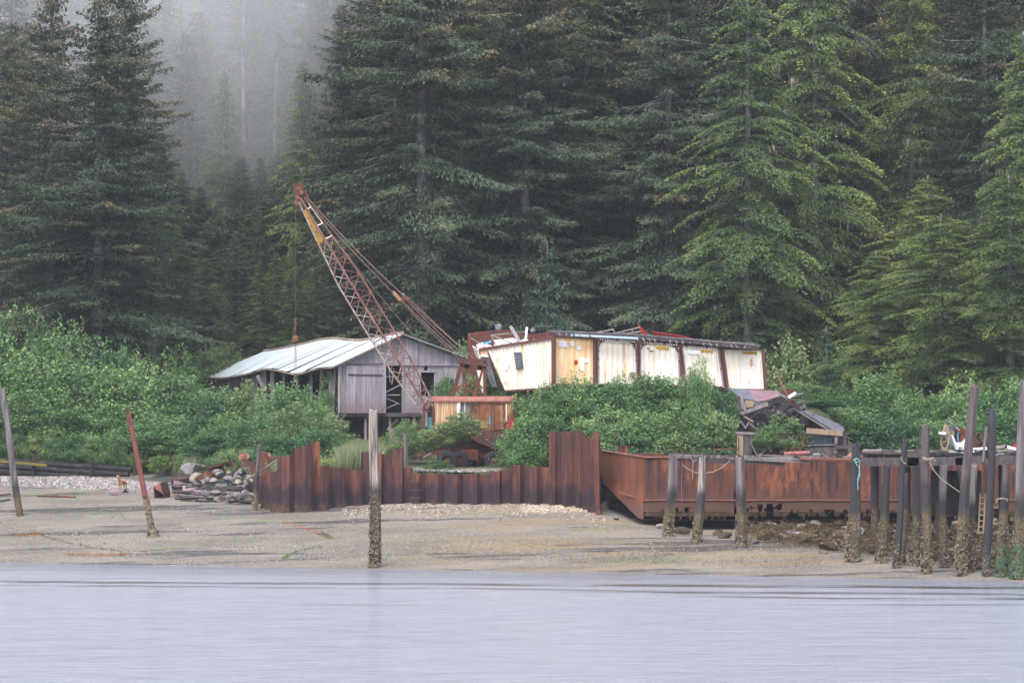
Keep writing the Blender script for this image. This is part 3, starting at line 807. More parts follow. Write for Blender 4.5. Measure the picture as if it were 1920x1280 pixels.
# ---------------------------------------------------------------- shrubs
rb = random.Random(8)
ORD = ['leftmost', 'second', 'third', 'fourth', 'fifth', 'sixth', 'seventh', 'eighth', 'ninth', 'tenth', 'eleventh', 'twelfth']
def nth(i): return ORD[i] + (' from the left' if i else '')
def ranked(L, rows):
    out = []; k = 0
    for nm, n in rows:
        seg = L[k:k + n]; order = sorted(range(n), key=lambda j: seg[j][0])
        rk_ = {j: o for o, j in enumerate(order)}
        out += [(seg[j], nm, nth(rk_[j])) for j in range(n)]; k += n
    return out
def shrub(px, pytop, Y, wpx, label, group, fam=None, pybase=None, base=None, H0=5.0, R0=2.4, name='alder_bush', cat='bush', idx=None):
    fam = fam or ALD
    top = P(px, pytop, Y)
    z0 = base if base is not None else (P(px, pybase, Y).z if pybase else upper_z(top.x, Y) - .1)
    h = max(.5, top.z - z0)
    w = wpx / (FPX / Y) / 2
    sx = w / R0 * 1.0
    return plant(name, fam[(rb.randrange(len(fam)) if idx is None else idx)], (top.x, Y, z0), rb.uniform(0, 6.28), (sx, sx, h / H0 * .93), label, cat, group, ('stems', 'foliage'))
gl = 'alder thicket on the bank at left'
lb = 'leafy alder bush in the dense thicket on the left bank, hiding its neighbours'
LL = [(-30, 570, 187, 150), (30, 585, 187, 130), (95, 600, 186, 130), (150, 620, 186, 120), (205, 640, 186, 120), (245, 645, 187, 100), (335, 650, 187, 120), (385, 640, 211, 130), (440, 632, 212, 120), (500, 640, 213, 120), (545, 655, 214, 100),
                      (5, 655, 182, 150), (70, 665, 182, 150), (135, 670, 182, 150), (200, 690, 182, 150), (262, 680, 182, 140), (325, 690, 181, 140), (375, 712, 180, 130),
                      (40, 740, 179, 150), (110, 745, 179, 150), (180, 765, 179, 150), (240, 780, 178, 130), (300, 770, 176, 140), (355, 775, 174, 140), (-10, 760, 178.5, 120)]
for (px, top, Y, w), nm, od in ranked(LL, [('back row', 11), ('middle row', 7), ('front row', 7)]):
    shrub(px, top - (8 if px < 220 else -4), Y, w * 1.1, 'leafy alder bush of the left bank thicket, ' + nm + ', ' + od, gl)
gb = 'green bushes in front of the barn'
LL = [(415, 715, 173, 120), (462, 712, 171, 110), (505, 715, 170, 100), (548, 700, 169, 100), (590, 735, 167, 90), (622, 770, 163, 80), (430, 770, 167, 120), (490, 760, 163, 120), (550, 752, 161, 120), (592, 790, 158, 100), (525, 800, 156, 100), (400, 800, 166, 110)]
for (px, top, Y, w), nm, od in ranked(LL, [('upper', 6), ('lower', 6)]):
    shrub(px, top + 8, Y, w * 1.05, nm + ' green bush between barn and sheet piling, ' + od, gb)
shrub(620, 690, 176, 60, 'slim sapling beside the open left side of the barn', None)
gc = 'small bushes growing round the crane'
for i, (px, top, Y, w, base) in enumerate([(862, 772, 153.6, 85, 825), (826, 795, 153.4, 75, 838), (790, 790, 158.5, 70, 860), (760, 785, 161, 70, 866), (725, 815, 164, 80, 870), (885, 700, 162, 70, 800), (835, 700, 163, 60, 800), (925, 690, 163, 80, 800), (965, 715, 161, 80, 800), (820, 862, 152.6, 60, 884)]):
    lab = ['bush climbing the lower front of the rusty crane house', 'bush covering the underside of the crane cab', 'bush at the foot of the crane boom', 'bush left of the crane in front of the barn opening',
           'low bush below the leaning board under the barn', 'bush behind the crane gantry, middle of three', 'bush behind the crane gantry, left of three', 'bush behind the crane gantry, just left of the containers', 'bush below the tilted left container', 'low plant on the gravel beside the crane wheel'][i]
    shrub(px, top, Y, w, lab, gc, pybase=base)
gr = 'tall bushes in front of the containers'
LL = [(1000, 735, 156, 120), (1045, 712, 157.5, 120), (1085, 700, 157, 110), (1130, 712, 157.5, 110), (1170, 700, 158, 110), (1215, 697, 157, 120), (1262, 702, 157.5, 110), (1305, 690, 157, 90), (1348, 722, 157, 100),
                      (985, 775, 153.5, 110), (1020, 770, 153, 120), (1150, 760, 154, 130), (1100, 780, 153, 110), (1200, 770, 154, 130), (1250, 765, 154, 130), (1300, 770, 154, 130), (1345, 775, 154, 110), (1372, 790, 154, 90), (1000, 810, 152, 110), (1180, 805, 152.5, 110), (1330, 812, 153, 110), (1270, 812, 153, 110)]
for (px, top, Y, w), nm, od in ranked(LL, [('top', 9), ('front', 9), ('lowest', 4)]):
    shrub(px, top, Y, w, nm + ' bush of the clump before the containers, ' + od, gr)
shrub(1310, 672, 155.5, 60, 'slender leafy shoot reaching up in front of the fifth container panel', None, base=5.2)
gq = 'bushes along the forest foot at right'
LL = [(1455, 735, 168, 90), (1500, 715, 170, 110), (1555, 735, 168, 120), (1610, 700, 172, 130), (1660, 690, 173, 130), (1715, 735, 170, 120), (1765, 730, 168, 120), (1810, 705, 166, 130), (1865, 715, 165, 130), (1915, 705, 164, 120),
                      (1580, 760, 162, 110), (1630, 770, 162, 120), (1690, 780, 162, 120), (1750, 785, 161, 110), (1815, 770, 160, 120), (1880, 760, 160, 120), (1930, 770, 159, 100), (1540, 790, 160, 90)]
for (px, top, Y, w), nm, od in ranked(LL, [('rear', 10), ('front', 8)]):
    shrub(px, top, Y, w, nm + ' green bush in the undergrowth above the dock, ' + od, gq, idx=rb.choice([0, 4, 4, 1, 4]))
for px, top, Y, w in [(560, 640, 205, 90), (880, 640, 190, 120), (930, 650, 188, 110), (700, 640, 210, 110), (800, 640, 208, 110), (1480, 640, 188, 130), (1600, 640, 186, 140), (1720, 650, 186, 140), (1840, 640, 186, 140), (345, 655, 202, 90), (385, 655, 203, 90), (420, 648, 204, 90), (330, 640, 209, 120), (400, 660, 212, 120), (470, 652, 213, 120), (620, 635, 211, 110)]:
    shrub(px, top, Y, w, 'dim bush at the foot of the dark forest', 'bushes at the forest foot')
shrub(1470, 778, 147.3, 105, 'round green bush growing through the collapsed building', None, base=5.2)
shrub(1432, 800, 146.8, 40, 'small bush at the left of the collapsed building', None, base=5.2)
for i in range(7):
    shrub(-5 + i * 36, 800 + (i % 3) * 7, 177.0 - i * .3, 62, 'bush overhanging the dark log wall, ' + nth(i), 'bushes overhanging the log wall', pybase=866 + i * 2)
gy = 'low plants on top of the retaining wall'
for i, (px, top, Y, w, base, fi) in enumerate([(612, 862, 151.6, 60, 880, 1), (635, 866, 151.8, 50, 880, 1), (300, 855, 172, 60, 885, 1), (255, 850, 174, 60, 880, 1), (345, 850, 171, 50, 880, 1), (430, 845, 160, 60, 870, 0), (470, 845, 157, 50, 870, 0), (985, 862, 151.8, 60, 880, 0), (400, 860, 164, 50, 878, 0)]):
    shrub(px, top, Y, w, ['yellow-green plant just behind the low part of the sheet piling, left one', 'yellow-green plant just behind the low part of the sheet piling, right one', 'bright plant with yellow leaves above the left boulders', 'bright plant at the end of the dark log wall', 'bright plant behind the purple-grey boulders',
                              'low bush behind the rusty scrap at left', 'low bush left of the first tall sheet piles', 'low bush behind the middle of the sheet piling', 'low bush behind the big grey boulder'][i], gy, LOW, pybase=base, H0=1.4, R0=1.1, name='low_plant', cat='plant', idx=fi)
# ---------------------------------------------------------------- grass
def grass(name, regions, seed, mat=GRASS, label=None):
    rg = np.random.RandomState(seed); Pp = []; D = []; S = []; T = []; TP = []
    for (x0, x1, y0, y1, n, h, dry) in regions:
        for i in range(n):
            x = rg.uniform(x0, x1); y = rg.uniform(y0, y1)
            if y < wall_y(x) + .35: continue
            z = upper_z(x, y)
            if not (WALL[0].x < x < WALL[-1].x) and y - wall_y(x) < 2.6:
                k = sm(-.2, 2.6, y - wall_y(x)); z = beach_z(x, wall_y(x)) * (1 - k) + z * k
            Pp.append((x, y, z - .02)); hh = h * rg.uniform(.5, 1.2)
            D.append((rg.normal() * .22 * hh, rg.normal() * .22 * hh, hh)); S.append((.018 * rg.uniform(.6, 1.3), rg.normal() * .01, 0))
            T.append(rg.rand()); TP.append(rg.rand() < dry)
    me = leaf_mesh('grass', np.array(Pp), np.array(D), np.array(S), np.array(T), np.array(TP, float), mat)
    o = bpy.data.objects.new(name, me); COL.objects.link(o); o['kind'] = 'stuff'
    return o
a = P(215, 860, 173).x; b = P(480, 860, 158).x
grass('grass', [(a, b, 152, 178, 17000, .85, .18), (P(636, 860, 152).x, P(700, 860, 152).x, 151, 166, 5200, 1.35, .3), (P(430, 860, 157).x, P(640, 860, 152).x, 150, 160, 2500, .7, .2), (-34, -22, 177, 180, 1500, .8, .1), (P(770, 860, 152).x, P(960, 860, 152).x, 150.5, 152.6, 300, .2, .3)], 3)
# ================================================================ BARN
def build_barn():
    A = P(636, 776, 174); A.z = P(636, 774, 174).z
    ax = Vector((8.15, 3.3, 0)).normalized(); W = 8.85            # along the gable
    bx = Vector((-ax.y, ax.x, 0))                                  # away, along the long side
    Lb = 31.0
    nrm = -bx
    def G(px, py): return PP(px, py, A, nrm)
    def GL(p): return (p - A).dot(ax), p.z                         # gable coordinates
    def at(u, v, z): return Vector((A.x, A.y, 0)) + ax * u + bx * v + Vector((0, 0, z))
    root = thing('barn', 'large weathered grey board barn on stilts with a pale sagging metal roof', 'barn', (A.x, A.y, upper_z(A.x, A.y)))
    zf = A.z
    ueL, zeL = GL(G(636, 683)); ueR, zeR = GL(G(868, 672)); ua, za = GL(G(751, 629))
    W = ueR
    def ztop(u): return zeL + (za - zeL) * u / ua if u < ua else za + (zeR - za) * (u - ua) / (ueR - ua)
    zmid = GL(G(700, 683))[1]
    rr = random.Random(3)
    # openings on the gable in pixels: big doorway, window, little hole
    opn = []
    for x0, y0, x1, y1 in ((723, 686, 752, 776), (791, 697, 815, 742), (795, 685, 801, 694)):
        u0, z1 = GL(G(x0, y0)); u1, z0 = GL(G(x1, y1)); opn.append((u0, u1, z0, z1))
    n = 38; w = W / n
    for i in range(n):
        u0 = i * w; u1 = u0 + w - .012; um = (u0 + u1) / 2
        off = rr.uniform(-.012, .012)
        # upper board
        m = MB(); m.plate([at(u0, off - .03, zmid + .02), at(u1, off - .03, zmid + .02), at(u1, off - .03, ztop(u1) - .03), at(u0, off - .03, ztop(u0) - .03)], .03)
        m.build('board', WOODG, root)
        segs = [(zf + rr.uniform(-.06, .03), zmid)]
        for (a, b, c, d) in opn:
            if a < um < b:
                ns = []
                for s0, s1 in segs:
                    if c > s0: ns.append((s0, min(s1, c)))
                    if d < s1: ns.append((max(s0, d), s1))
                segs = [s for s in ns if s[1] - s[0] > .06]
        if i == 34: segs = [(zf, zmid - 1.6), (zmid - .9, zmid)]
        for s0, s1 in segs:
            m = MB(); m.plate([at(u0, off, s0), at(u1, off, s0), at(u1, off, s1 - .01), at(u0, off, s1 - .01)], .03)
            m.build('board', WOODG, root)
    # sliding door, standing proud
    u0, z1 = GL(G(647, 684)); u1, z0 = GL(G(722, 775))
    door = MB(); door.plate([at(u0, -.16, z0 + .02), at(u1, -.16, z0 + .02), at(u1, -.16, z1), at(u0, -.16, z1)], .04)
    dr = door.build('sliding_door', WOODG, root)
    nb = 12
    for i in range(nb):
        a = u0 + (u1 - u0) * i / nb
        m = MB(); m.plate([at(a, -.20, z0 + .02), at(a + (u1 - u0) / nb - .012, -.20, z0 + .02), at(a + (u1 - u0) / nb - .012, -.20, z1), at(a, -.20, z1)], .025 + .008 * rr.random()); m.build('board', WOODG, dr)
    for (x0, y0, x1, y1) in ((651, 702, 715, 703), (648, 683, 716, 682)):
        m = MB(); m.beam(G(x0, y0) + bx * -.24, G(x1, y1) + bx * -.24, .09, .05); m.build('rail', WOODD, dr)
    m = MB(); m.beam(at(.0, -.08, zmid), at(W, -.08, zmid), .10, .05); m.build('horizontal_trim', WOODG, root)
    m = MB(); m.beam(at(-.02, -.05, zf), at(-.02, -.05, zeL), .16, .16); m.build('corner_post', WOODG, root)
    m = MB(); m.beam(at(-.1, .05, zf - .1), at(W + .1, .05, zf - .1), .2, .25, (0, 0, 1)); m.build('sill_beam', WOODD, root)
    # frames and diagonal braces in the doorway
    for (x0, y0, x1, y1, t) in ((724, 736, 751, 722, .16), (724, 745, 752, 757, .16), (725, 766, 748, 756, .16), (724, 740, 752, 740, .07), (724, 706, 750, 706, .1), (741, 690, 737, 720, .10), (731, 690, 734, 716, .12)):
        m = MB(); m.beam(G(x0, y0) + bx * .25, G(x1, y1) + bx * .25, .06, t, (0, 1, 0)); m.build('brace', WOODG, root)
    m = MB(); m.beam(G(791, 697.0) - bx * .05, G(816, 697.0) - bx * .05, .06, .08); m.build('window_lintel', WOODG, root)
    # roof: sagging ridge and eaves
    def sagE(v): return -.30 * math.exp(-((v - 7.5) / 3.2) ** 2) + .20 * math.exp(-((v - 15.0) / 3.0) ** 2) - .25 * math.exp(-((v - 26) / 6) ** 2)
    def sagR(v): return -.25 * math.exp(-((v - 8.0) / 5) ** 2) + .12 * math.exp(-((v - 15) / 4) ** 2) - .35 * sm(16, 31, v)
    ov = .55
    sl = (za - zeL) / ua
    ns = 36
    for i in range(ns):
        v0 = -.35 + (Lb + .7) * i / ns; v1 = -.35 + (Lb + .7) * (i + 1) / ns + .05
        lift = rr.uniform(0, .03) + (.10 if i in (6, 11, 14, 15) else 0)
        e = rr.uniform(-.09, .09)
        a = at(-ov - e, v0, zeL - sl * ov + sagE(v0) + .10 + lift); b = at(-ov - e, v1, zeL - sl * ov + sagE(v1) + .10)
        c = at(ua, v1, za + sagR(v1) + .12); d = at(ua, v0, za + sagR(v0) + .12 + lift * .5)
        corr_sheet(a, b, c, d, 5, .035, (0, 0, 1)).build('roof_sheet', ROOF, root)
        sr = (za - zeR) / (ueR - ua)
        a = at(ueR + .4, v0, zeR - sr * .4 + .10); b = at(ueR + .4, v1, zeR - sr * .4 + .10)
        corr_sheet(d, c, b, a, 5, .035, (0, 0, 1)).build('roof_sheet', ROOF, root)
    for side, (us, zs) in enumerate((((-ov, zeL - sl * ov), (ua, za)), ((ua, za), (ueR + .35, zeR - .2)))):
        pass
    m = MB(); m.beam(at(-ov, -.40, zeL - sl * ov + .02), at(ua, -.40, za + .04), .04, .16); m.build('barge_board', ROOFD, root)
    m = MB(); m.beam(at(ua, -.40, za + .04), at(ueR + .35, -.40, zeR - sr * .4 + .02), .04, .14); m.build('barge_board', WOODD, root)
    m = MB(); m.tube([at(ua, v, za + sagR(v) + .19) for v in np.linspace(-.4, Lb + .3, 24)], .10, 6); m.build('ridge_cap', ROOFD, root)
    m = MB(); m.tube([at(-ov + .03, v, zeL - sl * ov + sagE(v) + .03) for v in np.linspace(-.3, Lb + .3, 30)], .06, 5); m.build('eave_edge', ROOFD, root)
    # wall plate, floor, far walls
    m = MB(); m.tube([at(.1, v, zeL + sagE(v) - .12) for v in np.linspace(0, Lb, 20)], .14, 5); m.build('wall_plate', WOODD, root)
    m = MB(); m.obox(at(W / 2, Lb / 2, zf - .12), ax * (W / 2), bx * (Lb / 2 - .1), (0, 0, .08)); m.build('barn_floor', WOODD, root)
    m = MB(); m.plate([at(W - .05, .2, zf), at(W - .05, Lb, zf), at(W - .05, Lb, zeR - .1), at(W - .05, .2, zeR - .1)], .05); m.build('rear_side_wall', WOODD, root)
    m = MB(); m.plate([at(0, Lb, zf), at(W, Lb, zf), at(W, Lb, zeR - .15), at(ua, Lb, za - .6), at(0, Lb, zeL - .5)], .05); m.build('rear_gable_wall', WOODG, root)
    # left side: boards on the far half, bare posts on the near half
    for k in range(34):
        v0 = 16.6 + k * .42
        if k in (3, 4, 10): continue
        m = MB(); zt = zeL + sagE(v0) - .1
        m.plate([at(0, v0, zf - .2), at(0, v0 + .40, zf - .2), at(0, v0 + .40, zt), at(0, v0, zt)], .03); m.build('side_board', WOODG, root)
    for (v, dv, t) in ((1.0, .5, .17), (1.9, -.5, .15), (2.6, -1.1, .15), (3.8, .9, .14), (6.2, 0, .19), (9.4, 0, .19), (12.5, 0, .19), (15.2, 0, .30)):
        m = MB(); m.beam(at(.05, v + dv, zf - .1), at(.05, v, zeL + sagE(v) - .1), t, t); m.build('post', WOODP, root)
    for v in np.arange(.5, Lb, 2.2):
        m = MB(); m.beam(at(.1, v, zeL + sagE(v) - .1), at(ua, v, za + sagR(v) - .1), .06, .14); m.build('rafter', WOODD, root)
    # stilts and the leaning things underneath
    for u in (.1, 1.9, 3.6, 5.3, 7.0, 8.6):
        for v in (.2, 5, 10, 16, 22, 28):
            p = at(u, v, zf - .2); m = MB(); m.tube([Vector((p.x, p.y, upper_z(p.x, p.y) - .2)), p], .11, 7); m.build('stilt', WOODD if v > 1 else WOODP, root)
    m = MB(); m.beam(G(728, 806) + bx * .3, G(748, 786) + bx * .3, .08, .14); m.build('stilt_brace', WOODP, root)
    lo = MB(); q = [G(714, 800) - bx * 1.5, G(756, 826) - bx * 1.2, G(744, 838) - bx * 2.2, G(712, 830) - bx * 2.4]
    lo.plate(q, .06); tag(lo.build('leaning_board_panel', WOODG), 'grey board panel leaning in the dark under the barn', 'board panel')
    lo = MB(); lo.beam(P(643, 827, 168), P(676, 824, 168), .2, .14); tag(lo.build('fallen_plank', WOODP), 'pale plank lying above the grass under the barn corner', 'plank')
    lo = MB(); lo.beam(P(484, 705, 172), P(498, 735, 171), .22, .22); tag(lo.build('fallen_timber', WOODD), 'dark timber leaning against the left side wall of the barn', 'timber')
build_barn()

# ================================================================ CRANE
YMOT = M('faded_yellow_patch', (.34, .20, .08), (.20, .09, .04), 5, c3=(.42, .32, .18), t3=(.52, .62))
def build_crane():
    Y = 156.0
    def C(px, py, dy=0.0): return P(px, py, Y + dy)
    base = C(885, 875)
    root = thing('crane', 'abandoned rusty lattice boom crane with a rounded house and a tall leaning boom', 'crane', (base.x, Y + 1.5, base.z - .3))
    D = 3.0
    x0 = C(812, 0).x; x1 = C(967, 0).x
    zt = C(0, 745).z; zb = C(0, 806).z; ze = C(0, 752).z
    # house body with corrugated cream front, dark opening and rusty doors
    def panel(pa, pb, pya, pyb, mat, name, dy=0.0, parent=root, t=.04):
        m = MB(); a = C(pa, pyb, dy); b = C(pb, pya, dy)
        m.box(a.x, b.x, a.y - t / 2, a.y + t / 2, a.z, b.z)
        return m.build(name, mat, parent)
    # corrugated stripes
    m = corr_sheet(C(814, 806), C(857, 806), C(857, 753), C(814, 753), 9, .06, (0, -1, 0)); m.build('corrugated_panel', CABC, root)
    panel(857, 863, 753, 806, CREAM, 'door_frame', -.03)
    panel(863, 881, 753, 806, GREYMET, 'dark_opening_panel', .12)  # grey sheet stands in for the shade inside the dark opening
    panel(871, 872.5, 753, 806, CREAM, 'mullion', .05)
    hp = panel(881, 966, 753, 806, CABR, 'side_panel', -.01)
    dr = panel(927, 945, 759, 805, CABR, 'rusty_door', -.06)
    for a, b, c, d in ((926, 928, 757, 805), (944, 946, 757, 805), (926, 946, 756.5, 758.5)):
        panel(a, b, c, d, RUSTD, 'door_edge', -.085, dr)
    panel(940.5, 941.5, 778, 783, RUSTD, 'handle', -.10, dr)
    panel(948.5, 950, 757, 790, CREAM, 'paint_streak', -.035)
    panel(899, 915, 789, 803, YMOT, 'faded_patch', -.032)
    panel(917, 919.5, 781, 796, ROPEB, 'blue_mark', -.04)
    panel(951, 965, 786, 806, REDPAINT, 'red_paint_patch', -.035)
    panel(882, 898, 757, 760, RUSTD, 'seam', -.035); 
    for px in (898, 921): panel(px, px + 1, 754, 806, RUSTD, 'seam', -.04)
    # far side, rear end, rounded rear corner
    m = MB(); m.box(x0, x1, Y + D - .04, Y + D, zb, zt - .2); m.build('far_side_panel', CABR, root)
    m = MB(); m.box(x1 - .05, x1, Y + .04, Y + D - .06, zb, zt - .2); m.build('rear_panel', CABR, root)
    # roof with rolled edge: lofted profile
    m = MB(); pr = []
    for k in range(7):
        a = math.pi / 2 * k / 6
        pr.append((.30 * (1 - math.cos(a)), .33 * math.sin(a)))
    rings = []
    for (ins, h) in pr:
        ring = []
        xa, xb, ya, yb = C(806, 0).x + ins, C(970, 0).x + .03 - ins, Y - .14 + ins, Y + D + .14 - ins
        rad = max(.05, .55 - ins)
        for (cx, cy, a0) in ((xb - rad, ya + rad, -90), (xb - rad, yb - rad, 0), (xa + rad, yb - rad, 90), (xa + rad, ya + rad, 180)):
            for j in range(7):
                t = math.radians(a0 + 15 * j)
                ring.append((cx + rad * math.cos(t), cy + rad * math.sin(t), C(0, 753).z + h))
        rings.append(ring)
    k = len(rings[0])
    for r_ in rings: m.v += r_
    for r_ in range(len(rings) - 1):
        for j in range(k):
            j2 = (j + 1) % k
            m.f.append((r_ * k + j, r_ * k + j2, (r_ + 1) * k + j2, (r_ + 1) * k + j))
    m.f.append(tuple((len(rings) - 1) * k + j for j in range(k))); m.f.append(tuple(range(k))[::-1])
    m.build('rounded_roof', RUSTP, root, smooth=False)
    # cab at left
    for (a, b) in (((794, 800), (794, 764)), ((794, 764), (804, 751)), ((812, 800), (812, 762)), ((794, 800), (794, 815))):
        m = MB(); m.beam(C(*a, -.1), C(*b, -.1), .14, .16); m.build('cab_post', RUST, root)
    m = MB(); m.beam(C(793, 814, -.1), C(850, 818, -.1), .1, .22); m.build('cab_sill', CABR, root)
    m = MB(); m.box(C(795, 0).x, C(812, 0).x, Y + .1, Y + .2, C(0, 806).z, C(0, 781).z); m.build('cab_inner_panel', TEAL, root)
    m = MB(); m.box(C(797, 0).x, C(802, 0).x, Y - .05, Y + .05, C(0, 800).z, C(0, 768).z); m.build('control_lever', GREYMET, root)
    m = MB(); m.box(C(795, 0).x, C(812, 0).x, Y + 1.2, Y + 1.3, zb, C(0, 762).z); m.build('cab_rear_panel', RUSTD, root)
    # deck frame, counterweight
    m = MB(); m.box(C(806, 0).x, x1 + .02, Y - .02, Y + D, C(0, 820).z, zb - .02); m.build('deck_frame', RUSTD, root)
    m = MB()
    q = [C(884, 820, -.08), C(972, 820, -.08), C(972, 836, -.08), C(918, 838, -.08), C(893, 828, -.08)]
    m.plate([p + Vector((0, D / 2, 0)) for p in q], D + .1, (0, 1, 0)); m.build('counterweight', RUSTD, root)
    m = MB(); m.tube([C(880, 838, 1.5), C(880, 820, 1.5)], 1.1, 16); m.build('turntable', RUSTD, root)
    # carrier with beams and wheels
    m = MB(); m.box(C(820, 0).x, C(965, 0).x, Y + .55, Y + 2.5, C(0, 866).z, C(0, 838).z); m.build('carrier_frame', RUSTD, root)
    m = MB(); m.box(C(866, 0).x, C(896, 0).x, Y + .2, Y + .5, C(0, 862).z, C(0, 842).z); m.build('carrier_box', RUST, root)
    m = MB(); m.beam(C(780, 853, -.2), C(835, 848, .3), .18, .25); m.build('outrigger', RUST, root)
    m = MB(); m.beam(C(770, 856, -.2), C(845, 841, .3), .1, .14); m.build('outrigger_brace', RUSTD, root)
    m = MB(); m.beam(C(793, 858, -.3), C(808, 849, -.3), .08, .08); m.build('outrigger_rod', WOODP, root)
    m = MB(); m.beam(C(896, 842, -.1), C(896, 872, -.1), .06, .06); m.build('hanging_rod', RUST, root)
    rc = random.Random(44)
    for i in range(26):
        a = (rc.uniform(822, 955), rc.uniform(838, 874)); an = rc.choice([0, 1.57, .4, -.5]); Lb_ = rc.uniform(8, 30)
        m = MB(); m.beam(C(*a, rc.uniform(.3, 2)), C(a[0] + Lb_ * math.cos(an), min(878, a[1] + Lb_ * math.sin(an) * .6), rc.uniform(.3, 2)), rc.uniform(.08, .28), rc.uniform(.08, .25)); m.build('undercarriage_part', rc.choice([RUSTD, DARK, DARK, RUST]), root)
    zg = C(0, 884).z
    for px, yy, r_ in ((840, .1, .62), (861, .15, .60), (840, 2.6, .6), (861, 2.6, .6), (927, .1, .62), (948, .1, .60), (927, 2.6, .6), (948, 2.6, .6), (905, 2.4, .5)):
        c = C(px, 0, yy)
        m = MB()
        pts = [(-.20, .55), (-.20, .9), (-.12, 1.0), (.12, 1.0), (.20, .9), (.20, .55)]
        n = 18; vs = []
        for (w_, rr_) in pts:
            for j in range(n):
                t = 2 * math.pi * j / n
                k2 = 1.0 if (j % 2 or abs(w_) > .15) else .97
                vs.append((c.x + math.cos(t) * r_ * rr_ * k2, c.y + w_, zg + r_ + math.sin(t) * r_ * rr_ * k2))
        fs = [(i * n + j, i * n + (j + 1) % n, ((i + 1) % 6) * n + (j + 1) % n, ((i + 1) % 6) * n + j) for i in range(6) for j in range(n)]
        m.add(vs, fs); ty = m.build('wheel', TYRE, root)
        m = MB(); m.tube([(c.x, c.y - .12, zg + r_), (c.x, c.y + .12, zg + r_)], r_ * .56, 12); m.build('rim', RUSTD, ty)
        m = MB(); m.tube([(c.x, c.y - .2, zg + r_), (c.x, c.y + .0, zg + r_)], r_ * .2, 8); m.build('hub', RUST, ty)
    # gantry (A-frame) on the roof
    gp = [((866, 677), (846, 743), 0.4), ((866, 677), (872, 743), 0.4), ((910, 677), (889, 743), .4), ((910, 677), (910, 743), .4), ((868, 677), (850, 743), 2.4), ((868, 677), (874, 743), 2.4), ((908, 677), (892, 743), 2.4), ((908, 677), (908, 743), 2.4)]
    for a, b, dy in gp:
        m = MB(); m.beam(C(*a, dy), C(*b, dy), .13, .13); m.build('gantry_leg', RUST, root)
    for a, b, dy, t in (((858, 678), (916, 684), .3, .18), ((860, 674), (912, 674), .3, .10), ((858, 678), (914, 684), 2.5, .16), ((851, 728), (900, 712), .4, .1), ((872, 690), (905, 728), .4, .09), ((853, 728), (868, 743), .4, .09), ((874, 716), (889, 742), .4, .09), ((853, 727), (910, 738), .4, .1), ((866, 678), (908, 676), 1.4, .12)):
        m = MB(); m.beam(C(*a, dy), C(*b, dy), t, t); m.build('gantry_bar', RUST, root)
    for px, py in ((872, 684), (878, 684), (897, 686), (904, 687)):
        m = MB(); c = C(px, py, 1.0); m.tube([c + Vector((0, -.15, 0)), c + Vector((0, .15, 0))], .26, 12); m.build('sheave', RUST, root)
    # boom
    tip = C(564, 372, .6); foot = C(806, 772, .6)
    d = (foot - tip).normalized(); L = (foot - tip).length
    perp = Vector((0, 0, 1)).cross(d); perp = d.cross(Vector((0, 1, 0))).normalized()
    if perp.x < 0: perp = -perp
    fr = Vector((0, -1, 0)); fr = (fr - d * fr.dot(d)).normalized()
    bm_ = MB(); bm_.tube([foot - d * .3 - fr * .8, foot - d * .3 + fr * .8], .10, 8); boom = bm_.build('boom', BOOMR, root)
    def half(s):      # half diagonal at distance s from the tip
        if s < 1.6: return .20 + .16 * s / 1.6
        if s < 5.5: return .36 + .36 * (s - 1.6) / 3.9
        if s < L - 3.5: return .72
        return .72 - .30 * (s - (L - 3.5)) / 3.5
    def ch(k, s):
        h = half(s); o_ = (perp * -h, fr * h, perp * h, fr * -h)[k]
        sag = Vector((0, 0, -.10 * math.sin(math.pi * s / L)))
        return tip + d * s + o_ + sag
    ss = [0, .8, 1.6, 3.5, 5.5, 8, 10, 12, L - 3.5, L - 1.5, L]
    for k in range(4):
        m = MB(); m.tube([ch(k, s) for s in ss], .055 if k != 1 else .065, 6); m.build('chord', BOOMG if k in (0,) else BOOMR, boom)
    s = 2.9; i = 0
    while s < L - .6:
        step = .66
        for k in range(4):
            k2 = (k + 1) % 4
            a, b = (k, k2) if i % 2 else (k2, k)
            m = MB(); m.tube([ch(a, s), ch(b, min(L, s + step))], .026, 4, False); m.build('lacing_bar', BOOMG if k in (0, 3) else BOOMR, boom)
            if i % 2 == 0:
                m = MB(); m.tube([ch(k, s), ch(k2, s)], .024, 4, False); m.build('cross_bar', BOOMR, boom)
        s += step; i += 1
    # plated tip
    m = MB(); m.plate([ch(0, .7), ch(1, .7), ch(1, 2.7), ch(0, 2.9)], .03); m.build('yellow_side_plate', YELLOW, boom)
    m = MB(); m.plate([ch(3, .7), ch(0, .7), ch(0, 2.9), ch(3, 2.7)], .03); m.build('yellow_side_plate', YELLOW, boom)
    for sx in (0.75, 1.9, 2.8):
        m = MB(); m.beam(ch(1, sx), ch(2, sx), .05, .08); m.build('tip_bar', CREAM, boom)
    m = MB(); m.tube([ch(1, .5), ch(1, 1.9)], .060, 6); m.build('tip_rail', CREAM, boom)
    m = MB(); m.tube([ch(2, .5), ch(2, 1.9)], .055, 6); m.build('tip_rail', CREAM, boom)
    for (a, b, t) in (((552, 345), (560, 378), .13), ((551, 343), (553, 362), .10), ((566, 343), (568, 362), .08), ((556, 366), (566, 376), .18), ((557, 374), (556, 386), .14), ((553, 352), (568, 350), .07), ((572, 356), (578, 372), .12)):
        m = MB(); m.beam(C(*a, .6), C(*b, .6), .16, t); m.build('tip_bracket', RUST, boom)
    for px, py, r_ in ((560, 352, .16), (565, 361, .15), (558, 370, .13)):
        c = C(px, py, .6); m = MB(); m.tube([c + Vector((0, -.1, 0)), c + Vector((0, .1, 0))], r_, 14); m.build('sheave', CABR, boom)
    # pendants and luffing ropes
    rp = []
